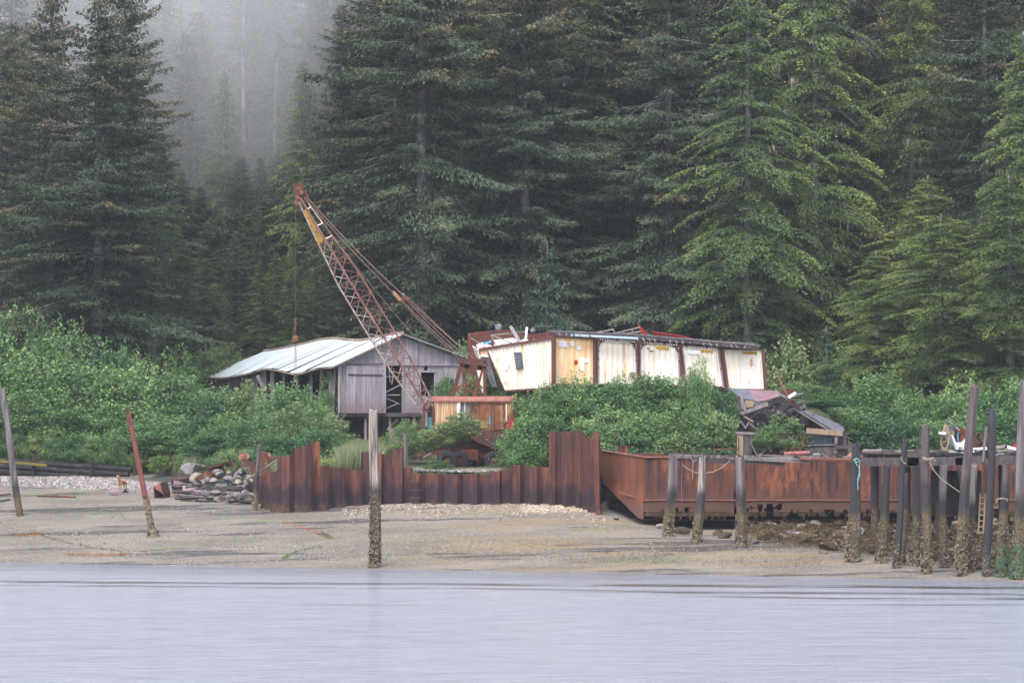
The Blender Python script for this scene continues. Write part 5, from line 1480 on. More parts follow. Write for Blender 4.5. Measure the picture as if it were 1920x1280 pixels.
SALALD = leaf_mat('sea_lettuce_green', (.02, .07, .03), (.05, .15, .05), transl=.1)
green_weed('m', 1.5); green_weed('n', 1.6)
# steel pipe pile
def pipe_pile():
    g = ground_at(287, 1005); top = P(241, 775, g.y)
    root = thing('steel_pipe_piling', 'thin rusty steel pipe leaning left on the beach, barnacled below', 'pipe', g, None)
    m = MB(); m.tube([g + (g - top).normalized() * .5, g, top], [.15, .15, .13], 12); m.build('pipe', PIPE, root)
    m = MB(); t2 = P(239.5, 764, g.y); m.tube([top, t2], [.07, .07], 8); m.build('pipe_stub', RUST, root)
    m = MB(); m.beam(top + Vector((.045, -.125, -.15)), top + Vector((.10, -.13, -.62)), .05, .04); m.build('slot_shade', DARK, root)  # solid dark bar imitating the shade in an open slot
    m = MB(); m.tube([P(240, 765, g.y), P(246, 758, g.y), P(256, 754, g.y), P(268, 754, g.y)], .018, 5); m.build('bent_wire', RUST, root)
    rnd = random.Random(1); b = MB()
    for i in range(260):
        t = rnd.random() ** 1.7; c = g.lerp(top, t * .33); a = rnd.uniform(0, 6.28); s_ = rnd.uniform(.02, .05) * (1 + 1.5 * (t < .15))
        p = c + Vector((math.cos(a), math.sin(a), 0)) * (.15 + .05 * (t < .1)); b.obox(p, (s_, 0, 0), (0, s_, 0), (0, 0, s_))
    b.build('barnacles', BARN, root)['kind'] = 'stuff'
pipe_pile()

# ================================================================ BARGE
def build_barge():
    bow = P(1128, 845, 146.5)
    zD = P(1300, 857, 140).z; zK = 1.72
    c0 = P(1206, 857, 140.0); x1 = 30.0
    root = thing('barge', 'long rusty steel barge hull beached behind the pilings, rotted through at the bilge', 'barge', (14, 146, zK))
    rr = random.Random(6)
    # side plate as a grid with holes rotted through low down and a ragged lower edge
    def side():
        m = MB(); nx, nz = 520, 84; Lx = x1 - c0.x
        idx = {}
        def vert(i, j):
            if (i, j) not in idx:
                x = c0.x + Lx * i / nx; z = zK + (zD - .0 - zK) * j / nz
                if j == 0: z += .12 * mnoise.noise(Vector((x * 9, 0, 2)))
                y = 140.0 + .02 * math.sin(x * 2.5) * math.sin(z * 2) + .0
                if z < zK + .4: y += (zK + .4 - z) * .5
                idx[(i, j)] = len(m.v); m.v.append((x, y, z))
            return idx[(i, j)]
        for i in range(nx):
            for j in range(nz):
                x = c0.x + Lx * (i + .5) / nx; z = (j + .5) / nz * (zD - zK)
                px = 960 + x / 140 * FPX
                v = mnoise.noise(Vector((x * 3.2, z * 1.6, 1.7))) + .5 * mnoise.noise(Vector((x * 9, z * 3, 5)))
                hole = False
                if z < .16 and mnoise.noise(Vector((x * 6, 0, 9))) > -.15: hole = True
                if px > 1395 and z < .34 and v > .02: hole = True
                if 1207 < px < 1295 and .36 < z < .62 and v > .10: hole = True
                if 1397 < px < 1468 and .38 < z < .80 and v > -.33 + 1.6 * abs(z - .58): hole = True
                if 1375 < px < 1383 and z < 1.5 and v > -.3: hole = True
                if px > 1620 and .1 < z < .55 and v > .12: hole = True
                if 1398 < px < 1600 and .25 < z < .5 and v > .20: hole = True
                if not hole: m.f.append((vert(i, j), vert(i + 1, j), vert(i + 1, j + 1), vert(i, j + 1)))
        return m
    side().build('side_plate', HULL, root)
    # chamfered bow: deck corner -> bow corner, rake below
    bt = Vector((bow.x, bow.y, bow.z)); ct = Vector((c0.x, 140.0, zD))
    bk = P(1131, 905, 146.5); ck = Vector((c0.x, 140.0, zK)); kn = P(1196, 962, 141.2)
    m = MB()
    def grid(a, b, c, d, nu, nv):
        o_ = len(m.v)
        for j in range(nv + 1):
            for i in range(nu + 1):
                p = a.lerp(b, i / nu).lerp(d.lerp(c, i / nu), j / nv)
                m.v.append(tuple(p))
        for j in range(nv):
            for i in range(nu):
                q = o_ + j * (nu + 1) + i; m.f.append((q, q + 1, q + nu + 2, q + nu + 1))
    grid(bk, Vector((c0.x, 140.0, bk.z)), ct, bt, 10, 8)
    m.f.append((len(m.v), len(m.v) + 1, len(m.v) + 2)); m.v += [tuple(bk), tuple(Vector((c0.x - .25, 140.15, zK + .05))), (c0.x, 140.0, bk.z)]
    m.f.append((len(m.v), len(m.v) + 1, len(m.v) + 2)); m.v += [tuple(Vector((c0.x - .25, 140.15, zK + .05))), tuple(ck), (c0.x, 140.0, bk.z)]
    m.build('bow_plate', HULLB, root)
    m = MB(); bf = bt + Vector((-.2, 6.5, 0)); bf2 = bk + Vector((.6, 6.5, 0))
    m.plate([bt, bf, bf2, bk], .03); m.build('bow_end_plate', HULLB, root)
    m = MB(); m.plate([bk, bf2, Vector((c0.x + 1, 151, zK)), Vector((c0.x - .25, 140.2, zK + .05))], .03); m.build('rake_plate', HULL, root)
    # gunwale, rub rails, seam line
    gz = zD + .02
    m = MB(); m.beam((c0.x, 139.93, gz), (x1, 139.93, gz), .10, .07, (0, 0, 1)); m.build('gunwale', RUSTP, root)
    m = MB(); m.tube([ct + Vector((0, -.04, .02)), bt + Vector((0, -.04, .02))], .05, 6); m.build('bow_gunwale', RUSTP, root)
    zs = P(1500, 937, 140).z
    m = MB(); m.beam((c0.x, 139.95, zs), (x1, 139.95, zs), .05, .04, (0, 0, 1)); m.beam((c0.x, 139.95, zs), tuple(P(1160, 922, 143.2)), .04, .05, (0, 0, 1)); m.build('seam_rail', RUSTP, root)
    for px in (1380, 1560, 1700, 1850):
        p = P(px, 900, 140); m = MB(); m.box(p.x - .02, p.x + .02, 139.95, 139.99, zs, zD - .05); m.build('plate_seam', RUSTD, root)
    # deck, far side, bottom, interior frames
    m = MB(); m.plate([Vector((c0.x + .05, 140.05, zD - .04)), Vector((x1, 140.05, zD - .04)), Vector((x1, 151.8, zD - .04)), Vector((bow.x + 1.0, 151.8, zD - .04)), Vector((bow.x + .1, 146.6, zD - .04))], .04, (0, 0, 1)); m.build('deck', RUST, root)
    m = MB(); m.box(c0.x - .5, x1, 151.8, 151.9, zK, zD); m.build('far_side_plate', RUSTD, root)
    m = MB(); m.box(c0.x, x1, 141.0, 151.7, zK - .12, zK - .04); m.build('bottom_plate', RUSTD, root)
    x = c0.x + .8
    while x < x1:
        m = MB(); m.box(x, x + .06, 140.3, 140.5, zK, zD - .1); m.build('frame_rib', RUSTD, root); x += 1.1
    for px in (1165, 1174):
        p = P(px, 848, 144.6); m = MB(); m.tube([(p.x, p.y, zD - .1), (p.x, p.y, zD + .52), (p.x, p.y, zD + .52), (p.x, p.y, zD + .58)], [.16, .15, .19, .19], 12); m.build('bollard', RUST, root)
    m = MB(); m.box(P(1192, 0, 144).x, P(1245, 0, 144).x, 144.4, 147, zD, zD + .16); m.build('hatch_coaming', RUST, root)
    for a, b in (((1342, 841), (1386, 841)), ((1385, 820), (1385, 853)), ((1339, 825), (1339, 853))):
        m = MB(); m.beam(P(*a, 145), P(*b, 145), .06, .06); m.build('deck_railing', RUST, root)
    m = MB(); m.beam(P(1152, 810, 146), P(1153, 850, 146), .05, .05); m.build('bow_rod', RUST, root)
build_barge()
# things on the deck edge
m = MB(); m.tube([P(1470, 851, 141.5), P(1518, 849, 141.5)], .13, 8); tag(m.build('rusty_pipe', RUSTP), 'pinkish rusty pipe lying on the barge deck edge below the broken windows', 'pipe')
m = MB(); ring = [P(1491 + 10 * math.cos(a), 848 - 9 * math.sin(a), 142.2) for a in np.linspace(0, math.pi, 9)]; m.tube(ring, .035, 5); tag(m.build('steel_hoop', RUST), 'thin rusty half hoop standing on the barge deck edge', 'hoop')
m = MB(); m.beam(P(1508, 817, 142), P(1499, 850, 142), .06, .06); tag(m.build('leaning_rod', RUST), 'rusty rod leaning up from the pipe on the barge deck', 'rod')
m = MB(); m.plate([P(1588, 854, 140.6), P(1600, 846, 140.6), P(1600, 858, 140.4), P(1590, 858, 140.4)], .05); tag(m.build('bent_plate', RUSTP), 'small bent pinkish steel plate beside the stout black piling', 'steel plate')
m = MB(); m.tube([P(1525, 853, 141), P(1536, 852, 141)], .10, 8); m.tube([P(1536, 855, 141), P(1542, 847, 141), P(1546, 855, 141)], .035, 5); tag(m.build('pipe_fitting', GREYMET), 'small grey pipe fitting on the barge deck right of the long pipe', 'pipe fitting')

# ================================================================ WALKWAY BEAM on three pilings
def walkway():
    yy = PR['a'][1].y + .3
    root = thing('walkway_beam', 'rotten grey walkway timbers laid across the three pilings in front of the barge', 'walkway', P(1380, 858, 133))
    rr = random.Random(9)
    for (a, b, w, h, mt) in (((1254, 855), (1402, 858), .20, .20, WOODP), ((1256, 853), (1330, 855), .3, .10, WOODD), ((1300, 861), (1400, 866), .25, .14, WOODD), ((1394, 858), (1520, 864), .24, .22, WOODP), ((1396, 864), (1470, 869), .22, .12, WOODD),
                         ((1420, 855), (1560, 860), .2, .10, WOODP), ((1500, 858), (1604, 860), .18, .09, RUSTP), ((1520, 862), (1604, 864), .1, .08, RUST)):
        Ya = 133.2 if b[0] < 1410 else 134.5
        m = MB(); m.beam(P(*a, Ya), P(*b, Ya + .3), w, h); m.build('timber', mt, root)
    for i in range(22):
        px = 1256 + i * 15.5
        m = MB(); m.beam(P(px, 853 + .02 * i * 8, 132.9), P(px + rr.uniform(8, 22), 854 + .02 * i * 8 + rr.uniform(-1, 2), 133.4), .09, .05); m.build('splinter_plank', WOODP if rr.random() < .6 else WOODD, root)
walkway()
def rope_obj(pts, Y, r, mat, label, name='rope', cat='rope'):
    m = MB(); P_ = [P(a, b, Y + (c[0] if (c := q[2:]) else 0)) for q in pts for a, b in (q[:2],)]
    m.tube(P_, r, 6); return tag(m.build(name, mat), label, cat)
rope_obj([(1279, 870), (1290, 879), (1305, 886), (1320, 887), (1338, 884), (1352, 877), (1369, 863)], 131.3, .02, ROPET, 'tan rope hanging in a loop between the walkway pilings')
rope_obj([(1294, 853), (1297, 862), (1300, 866), (1306, 860)], 131.2, .018, ROPET, 'short pale rope knotted over the walkway beam')
rope_obj([(1300, 864), (1299, 880), (1299, 898)], 131.2, .018, ROPET, 'pale rope end hanging below the walkway beam')
rope_obj([(1279, 862), (1278, 900), (1278, 943)], 132, .014, ROPE, 'dark thin line hanging down in front of the barge side')
# ================================================================ RUIN
def ruin():
    Y = 147.0
    T = lambda px, py, dy=0: P(px, py, Y + dy)
    root = thing('collapsed_building', 'collapsed wooden building with caved roof, broken window frames and splintered rafters', 'ruined building', T(1480, 855, 1.5))
    rr = random.Random(12)
    def beam(a, b, w, h, mat, name, dy=0, dy2=None):
        m = MB(); m.beam(T(*a, dy), T(*b, dy if dy2 is None else dy2), w, h); m.build(name, mat, root)
    def plate(q, mat, name, dys=None, t=.05):
        m = MB(); m.plate([T(a, b, (dys[i] if dys else 0)) for i, (a, b) in enumerate(q)], t); m.build(name, mat, root)
    # lower walls
    plate([(1382, 812), (1393, 812), (1393, 853), (1382, 853)], TANBOARD, 'wall_panel')
    plate([(1393, 812), (1410, 812), (1410, 853), (1393, 853)], WOODD, 'wall_panel')
    plate([(1452, 812), (1512, 812), (1512, 853), (1452, 853)], WOODD, 'wall_panel', [.6] * 4)
    plate([(1500, 838), (1585, 838), (1585, 858), (1500, 858)], WOODD, 'wall_panel')
    plate([(1514, 815), (1560, 815), (1560, 833), (1514, 833)], LOUVER, 'dusty_window', [.3] * 4)
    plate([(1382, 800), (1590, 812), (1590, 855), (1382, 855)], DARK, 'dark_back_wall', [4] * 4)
    plate([(1382, 812), (1382, 855), (1382, 855), (1382, 812)], WOODD, 'end_wall', [0, 0, 4, 4])
    beam((1380, 811), (1430, 813), .14, .16, WOODP, 'lintel'); beam((1500, 812), (1592, 812), .16, .2, WOODD, 'lintel')
    beam((1502, 835), (1570, 833), .06, .08, WOODP, 'window_sill', -.05)
    for px in (1567, 1583): beam((px, 812), (px, 850), .16, .18, WOODP if px < 1570 else WOODD, 'post')
    beam((1565, 838), (1600, 838), .2, .5, WOODD, 'wall_base')
    # broken frames
    for q in ([(1407, 828), (1427, 815), (1437, 842), (1420, 855)],):
        for a, b in zip(q, q[1:] + q[:1]): beam(a, b, .07, .08, WOODP, 'broken_window_frame', -.3)
    for q in ([(1421, 826), (1448, 826), (1448, 849), (1421, 849)],):
        for a, b in zip(q, q[1:] + q[:1]): beam(a, b, .05, .06, WOODP, 'window_frame', .2)
    beam((1430, 822), (1446, 846), .12, .22, WOODP, 'fallen_board', -.35); beam((1459, 820), (1474, 842), .10, .16, WOODP, 'fallen_board', -.3); beam((1474, 842), (1462, 848), .1, .1, WOODP, 'fallen_board', -.3)
    beam((1478, 818), (1500, 832), .10, .14, WOODP, 'fallen_board', -.2)
    beam((1437, 851), (1460, 852), .5, .4, RUST, 'rubble_heap', .3)
    # roof remains
    plate([(1365, 727), (1403, 731), (1417, 752), (1392, 748)], TARPAPER, 'roof_slab', [1.5, 1.5, .2, .2])
    plate([(1403, 731), (1458, 733), (1466, 742), (1430, 752), (1417, 753)], PURPLE, 'roof_slab', [1.5, 1.5, .6, .2, .2])
    plate([(1417, 754), (1440, 754), (1425, 762), (1414, 762)], TARPAPER, 'roof_slab', [0, 0, 0, 0])
    plate([(1388, 741), (1392, 741), (1400, 770), (1390, 766)], WOODP, 'torn_lining', [0] * 4)
    plate([(1396, 750), (1416, 752), (1412, 762), (1400, 764)], TANBOARD, 'torn_panel', [.1] * 4)
    plate([(1382, 742), (1390, 744), (1390, 770), (1384, 770)], WOODD, 'wall_stub', [.2] * 4)
    plate([(1462, 733), (1487, 727), (1494, 734), (1478, 742)], RUST, 'rusty_sheet', [1] * 4)
    beam((1457, 700), (1478, 745), .07, .07, RUSTP, 'standing_rod', .4)
    beam((1478, 745), (1492, 736), .16, .16, WHITE, 'white_pipe', -.2); beam((1462, 738), (1475, 746), .14, .2, GREYMET, 'roof_scrap', .1)
    beam((1484, 744), (1506, 736), .08, .12, GREYMET, 'roof_scrap', .2); beam((1484, 749), (1520, 750), .05, .05, WOODD, 'splinter', .2)
    plate([(1476, 746), (1490, 752), (1500, 765), (1490, 762)], RUST, 'rusty_sheet', [.3] * 4)
    # right sloping roof
    plate([(1504, 770), (1512, 770), (1580, 798), (1583, 808), (1560, 806)], TARPAPER, 'sloping_roof', [0, 3.0, 3.0, .5, 0])
    plate([(1495, 770), (1504, 770), (1560, 806), (1550, 808)], WOODD, 'roof_soffit', [0, 0, 0, 0])
    beam((1500, 773), (1558, 808), .05, .06, WOODP, 'verge_board', -.1); beam((1487, 765), (1560, 806), .12, .16, WOODD, 'rafter', .05)
    beam((1512, 807), (1580, 812), .3, .14, TANBOARD, 'eave_beam', -.1); beam((1555, 806), (1600, 824), .08, .1, WOODD, 'rafter_end', 0)
    # heap of splintered timber inside
    beam((1390, 775), (1440, 757), .2, .14, WOODP, 'rafter', -.1); beam((1392, 778), (1436, 760), .2, .12, WOODD, 'rafter', .1)
    beam((1395, 780), (1412, 790), .1, .12, TANBOARD, 'splinter', -.1); beam((1397, 803), (1405, 790), .08, .08, WOODP, 'splinter', -.1); beam((1404, 792), (1428, 812), .08, .08, WOODD, 'splinter', -.1)
    for i in range(85):
        a = (rr.uniform(1388, 1560), rr.uniform(756, 808))
        if a[0] > 1490 and a[1] < 768 + (a[0] - 1490) * .55: continue
        an = rr.uniform(-1.0, 1.0); L = rr.uniform(8, 34)
        beam(a, (a[0] + L * math.cos(an), min(812, a[1] + L * math.sin(an))), rr.uniform(.05, .22), rr.uniform(.04, .12), rr.choice([WOODD, WOODD, WOODP, WOODD, TARPAPER]), 'splintered_timber', rr.uniform(.1, 2.2), rr.uniform(.1, 2.2))
    plate([(1390, 765), (1470, 745), (1560, 808), (1385, 812)], DARK, 'shade_backing', [2.6, 3.4, 2.6, 2.6])  # near-black sheet that paints in the shade behind the splintered heap
ruin()
# ================================================================ DOCK
def dock():
    Yd = 125.5
    T = lambda px, py, dy=0: P(px, py, Yd + dy)
    root = thing('dock', 'old timber dock of heavy dark beams on pilings at the right', 'dock', T(1780, 860, 2))
    rr = random.Random(15)
    def beam(a, b, w, h, mat, name, dy=0, dy2=None):
        m = MB(); m.beam(T(*a, dy), T(*b, dy if dy2 is None else dy2), w, h, (0, 1, 0)); m.build(name, mat, root)
    # cap beams (front)
    for a, b, h, mt in (((1616, 866), (1722, 865), .40, WOODD), ((1735, 865), (1850, 862), .42, WOODD), ((1790, 865), (1820, 863), .34, WOODP), ((1866, 862), (1930, 864), .44, WOODD), ((1700, 862), (1726, 862), .62, WOODD)):
        m = MB(); m.beam(T(*a), T(*b), h, .35, (0, 0, 1)) if False else m.beam(T(*a), T(*b), h, .34, (0, 1, 0)); m.build('cap_beam', mt, root)
    beam((1616, 847), (1700, 849), .14, .20, WOODD, 'deck_beam', .3); beam((1616, 857), (1700, 858), .06, .14, WOODD, 'deck_beam', .6)
    beam((1700, 849), (1930, 850), .22, .3, WOODD, 'deck_beam', .3)
    for px in range(1622, 1700, 13): beam((px, 846), (px, 862), .14, .2, WOODD, 'joist', .5)
    for px in range(1702, 1925, 17): beam((px, 853), (px + 1, 854), .3, .9, WOODD, 'joist', .8)
    # deck planks seen edge on
    for i in range(26):
        px = 1618 + i * 12
        q = [T(px, 845.5, .2), T(px + 11.4, 845.5, .2), T(px + 11.4, 844, 6.0), T(px, 844, 6.0)]
        z = rr.uniform(-.03, .03)
        m = MB(); m.plate([p + Vector((0, 0, z)) for p in q], .07); m.build('plank', WOODP if rr.random() < .5 else WOODD, root)
    for i in range(16):
        px = 1735 + rr.uniform(0, 170)
        beam((px, 845 + rr.uniform(-2, 3)), (px + rr.uniform(15, 40), 845 + rr.uniform(-2, 4)), .05, .10, rr.choice([WOODP, WOODP, WHITE, WOODD]), 'edge_splinter', .0)
    for k in (3.0, 5.5):
        beam((1620, 858), (1930, 858), .4, .4, WOODD, 'inner_beam', k)
        for px in (1640, 1700, 1760, 1820, 1880): 
            p = T(px, 860, k); g = beach_z(p.x, p.y)
            m = MB(); m.tube([(p.x, p.y, g - .4), (p.x, p.y, p.z)], .2, 9); m.build('rear_post', PW_DARK, root)
    # planks leaning at the tarred pile
    beam((1849, 800), (1843, 865), .10, .16, WOODP, 'upright_board', -.2)
    # ladder
    for px in (1836, 1845.5): beam((px + 2, 925), (px - 2, 1000), .07, .09, TANBOARD, 'ladder_rail', 1.2)
    for i, py in enumerate(range(932, 1000, 11)): beam((1836, py), (1845, py), .06, .07, TANBOARD, 'ladder_rung', 1.2)
    beam((1858, 980), (1870, 981), .08, .1, TANBOARD, 'low_brace', 1.3); beam((1860, 950), (1872, 951), .08, .1, TANBOARD, 'low_brace', 1.3)
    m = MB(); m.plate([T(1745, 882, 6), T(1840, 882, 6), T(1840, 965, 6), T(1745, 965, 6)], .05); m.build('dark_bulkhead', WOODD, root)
dock()
def deck_junk():
    Y = 126.5
    T = lambda px, py, dy=0: P(px, py, Y + dy)
    root = thing('winch_wheel', 'worn oval spoked wheel of an old winch standing on the dock', 'winch', T(1772, 842))
    n = 20; cx, cy = 1771, 829
    def ell(rx, ry, dy=0, y0=0): return [T(cx + rx * math.cos(a), cy + y0 + ry * math.sin(a), dy) for a in np.linspace(0, 2 * math.pi, n + 1)[:-1]]
    m = MB(); o = ell(8.5, 14); i_ = ell(5.2, 9.5)
    o2 = ell(8.5, 14, .25); i2 = ell(5.2, 9.5, .25)
    vs = o + i_ + o2 + i2; fs = []
    for k in range(n):
        j = (k + 1) % n
        fs += [(k, j, n + j, n + k), (2 * n + k, 3 * n + k, 3 * n + j, 2 * n + j), (k, 2 * n + k, 2 * n + j, j), (n + k, n + j, 3 * n + j, 3 * n + k)]
    m.add(vs, fs); m.build('wheel_rim', TANBOARD, root)
    for a in (.5, 2.1, 3.7, 5.3):
        m = MB(); m.beam(T(cx, cy + 3, .1), T(cx + 6 * math.cos(a), cy + 3 + 9 * math.sin(a), .1), .08, .06); m.build('spoke', TANBOARD, root)
    m = MB(); m.tube([T(cx, cy + 3, -.05), T(cx, cy + 3, .3)], .09, 8); m.build('hub', RUST, root)
    m = MB(); m.plate([T(1766, 815, .2), T(1773, 795, .3), T(1778, 796, .6), T(1781, 812, .6), T(1779, 838, .5), T(1776, 815, .3)], .1); m.build('housing', TANBOARD, root)
    m = MB(); m.tube([T(1777, 798, 0), T(1779.5, 815, 0), T(1779, 830, 0), T(1776, 840, 0)], .04, 6); m.build('white_hose', WOODP, root)
    m = MB(); m.beam(T(1760, 811, -.1), T(1773, 812, -.1), .12, .14); m.build('white_bracket', WHITE, root)
    m = MB(); m.plate([T(1779, 800, .6), T(1788, 798, .6), T(1789, 836, .6), T(1780, 838, .6)], .3); m.build('side_box', GREYMET, root)
    m = MB(); m.tube([T(1772, 786, .3), T(1788, 797, .3), T(1798, 806, .3)], .05, 6); m.build('handle_bar', GREYMET, root)
    r2 = thing('cable_drum', 'rusty cable drum with blue hose on the dock beside the winch wheel', 'cable drum', T(1800, 845, 1))
    m = MB(); m.tube([T(1797, 818, .8), T(1800, 817, 1.6)], .42, 16); m.build('drum', RUSTD, r2)
    m = MB(); m.tube([T(1796, 818, .6), T(1797, 818, .8)], .46, 16); m.build('flange', RUST, r2)
    m = MB(); m.tube([T(1798, 808, .4), T(1796, 815, .4), T(1796, 824, .4), T(1799, 834, .4)], .035, 6); m.build('blue_hose', ROPEB, r2)
    for p in (((1785, 808), (1789, 815)), ((1791, 802), (1800, 806))):
        m = MB(); m.beam(T(*p[0], .4), T(*p[1], .4), .06, .07); m.build('orange_clamp', YELLOW, r2)
    # tarp
    m = MB(); pts = [(1789, 826), (1794, 830), (1803, 830), (1811, 822), (1811, 843), (1794, 843), (1791, 834)]
    m.plate([T(a, b, -.1 + .1 * (i % 3)) for i, (a, b) in enumerate(pts)], .10)
    m.plate([T(1785, 815, .0), T(1790, 826, -.15), T(1795, 842, -.2), T(1792, 842, -.1), T(1787, 824, 0)], .06)
    for a, b in (((1796, 832), (1806, 842)), ((1809, 824), (1802, 842)), ((1792, 830), (1797, 842))): m.beam(T(*a, -.22), T(*b, -.22), .07, .09)
    tag(m.build('white_tarp', TARP), 'crumpled white tarp on the dock between the winch and the tall piling', 'tarp')
    r3 = thing('rusty_machinery', 'tangled rusty machinery on the dock behind the tall pilings', 'machinery', T(1830, 842, 2))
    rr = random.Random(33)
    for i in range(16):
        a = (rr.uniform(1818, 1846), rr.uniform(818, 840)); m = MB(); an = rr.choice([0, 1.57, .7, -.6]); L = rr.uniform(5, 16)
        m.beam(T(*a, rr.uniform(1, 3)), T(a[0] + L * math.cos(an), min(843, a[1] + L * math.sin(an)), rr.uniform(1, 3)), .10, .12); m.build('steel_bar', RUST, r3)
    m = MB(); m.tube([T(1824, 830, 1.5), T(1824, 830, 2.4)], .3, 12); m.build('gear', RUSTD, r3)
    for i, (a, b, mt, lab) in enumerate([((1818, 843), (1850, 840), WHITE, 'white plank lying on the dock left of the tarred piling'), ((1866, 838), (1888, 836), WOODP, 'pale plank on the dock right of the tarred piling'), ((1884, 836), (1916, 845), WHITE, 'white board sloping down at the right end of the dock'), ((1900, 833), (1916, 840), REDPAINT, 'red and white board at the right end of the dock')]):
        m = MB(); m.beam(T(*a, .4), T(*b, .4), .14, .16); tag(m.build('deck_board', mt), lab, 'board', 'boards on the dock')
    m = MB(); m.tube([T(1851, 864, -2.6), T(1864, 856, -2.6), T(1872, 851, -2.6), T(1882, 851, -2.6)], .045, 6); tag(m.build('bent_rod', GREYMET), 'grey bent rod tied against the tarred piling', 'rod')
deck_junk()
yj = PR['j'][1].y
rope_obj([(1742, 866), (1750, 880), (1762, 895), (1775, 905), (1788, 914), (1802, 924)], PR['h'][1].y - .35, .022, ROPET, 'tan rope sagging from the dock beam to the tall leaning piling')
rope_obj([(1600, 862), (1606, 866), (1614, 863), (1606, 859), (1600, 862)], PR['d'][1].y - .35, .03, ROPEG, 'green rope wrapped round the top of the stout black piling')
rope_obj([(1603, 866), (1611, 876), (1612, 890), (1608, 905), (1609, 918)], PR['d'][1].y - .45, .022, ROPEG, 'green rope end dangling from the stout black piling')
rope_obj([(1612, 866), (1611, 885), (1608, 900)], PR['d'][1].y - .45, .018, ROPEG, 'second green strand beside the dangling rope end')
rope_obj([(1690, 856), (1691, 863), (1697, 869), (1699, 868)], PR['f'][1].y - .25, .025, ROPET, 'white rope loop on the slim tarred piling')
rope_obj([(1729, 857), (1740, 860), (1750, 858), (1754, 864)], PR['h'][1].y - .3, .03, ROPET, 'tan rope band round the piling with the pale sawn top')
rope_obj([(1730, 860), (1738, 862), (1747, 861)], PR['h'][1].y - .3, .03, ROPET, 'lower turn of the rope band on the piling with the pale sawn top')
rope_obj([(1868, 942), (1870, 935), (1880, 934), (1889, 935), (1888, 940)], PR['m'][1].y - .35, .03, ROPET, 'yellow rope ring round the piling near the right edge')
rope_obj([(1658, 850), (1655, 880), (1654, 905)], PR['e'][1].y - .3, .012, ROPE, 'thin dark line hanging from the left end of the dock beam')
# ================================================================ ROCKS
def rock_mesh(seed, mat):
    rnd = random.Random(seed)
    bm = bmesh.new(); bmesh.ops.create_icosphere(bm, subdivisions=2, radius=1)
    o = Vector((seed * 3.1, seed, 0))
    cuts = [Vector((rnd.gauss(0, 1), rnd.gauss(0, 1), rnd.gauss(0, 1))).normalized() for _ in range(7)]
    for v in bm.verts:
        for c in cuts:
            dd = v.co.dot(c) - .50
            if dd > 0: v.co -= c * dd * .97
        v.co *= 1 + .18 * mnoise.noise(v.co * 1.5 + o)
        v.co.z *= .72
    me = bpy.data.meshes.new('boulder'); bm.to_mesh(me); bm.free(); me.materials.append(mat)
    return me
RM = {k: [rock_mesh(i * 7 + j, m) for i in range(4)] for j, (k, m) in enumerate((('g', ROCK), ('t', ROCKT), ('w', ROCKW), ('m', ROCKG)))}
rk = random.Random(21)
def boulder(px, py, wpx, kind, label, group, Y=None, flat=1.0, zup=0.0):
    g = ground_at(px, py) if Y is None else P(px, py, Y)
    s = wpx / 2 / (FPX / g.y)
    o = bpy.data.objects.new('boulder', rk.choice(RM[kind])); COL.objects.link(o)
    o.location = (g.x, g.y, g.z + s * .25 + zup); o.rotation_euler = (rk.uniform(-.4, .4), rk.uniform(-.4, .4), rk.uniform(0, 6.28))
    o.scale = (s * rk.uniform(.9, 1.2), s * rk.uniform(.8, 1.1), s * rk.uniform(.75, 1.05) * flat)
    return tag(o, label, 'rock', group)
gr_ = 'boulders of the pile left of the sheet piling'
# named big ones first: x, y, width, kind, Y
for px, py, w, k, Y, lab in [(352, 886, 46, 'g', 162.5, 'large pale grey boulder with yellow lichen at the top left of the rock pile'), (372, 880, 30, 'g', 163.5, 'blue-grey pointed boulder above the rusty steel box'), (365, 905, 44, 't', 160, 'flat tan-green boulder right of the mauve machine housing'),
                             (402, 905, 28, 't', 158.5, 'rounded tan boulder right of the broken steel box'), (430, 905, 36, 'g', 157, 'mauve-grey sloping boulder in the middle of the rock pile'), (449, 890, 32, 'g', 157, 'pale angular boulder topped with yellow lichen near the thin post'),
                             (462, 940, 28, 't', 153.5, 'orange-tan boulder low beside the thin post'), (385, 928, 26, 'g', 156.5, 'low grey boulder among the driftwood'), (448, 918, 26, 'g', 155.5, 'grey boulder just left of the thin post'), (416, 918, 30, 'g', 156.5, 'grey-brown flat boulder above the driftwood'),
                             (486, 952, 16, 't', None, 'small tan boulder at the foot of the thin post'), (470, 880, 26, 'g', 156, 'grey boulder at the top right of the rock pile by the scrap')]:
    boulder(px, py, w, k, lab, gr_, Y=Y)
for i in range(62):
    t = rk.random(); px = 335 + 145 * t; py = rk.uniform(898 - 18 * t, 944)
    boulder(px, py, rk.uniform(9, 24), rk.choice('ggt'), 'small rock filling the pile left of the sheet piling', gr_, Y=163.5 - 9.5 * t - (py - 890) * .07)
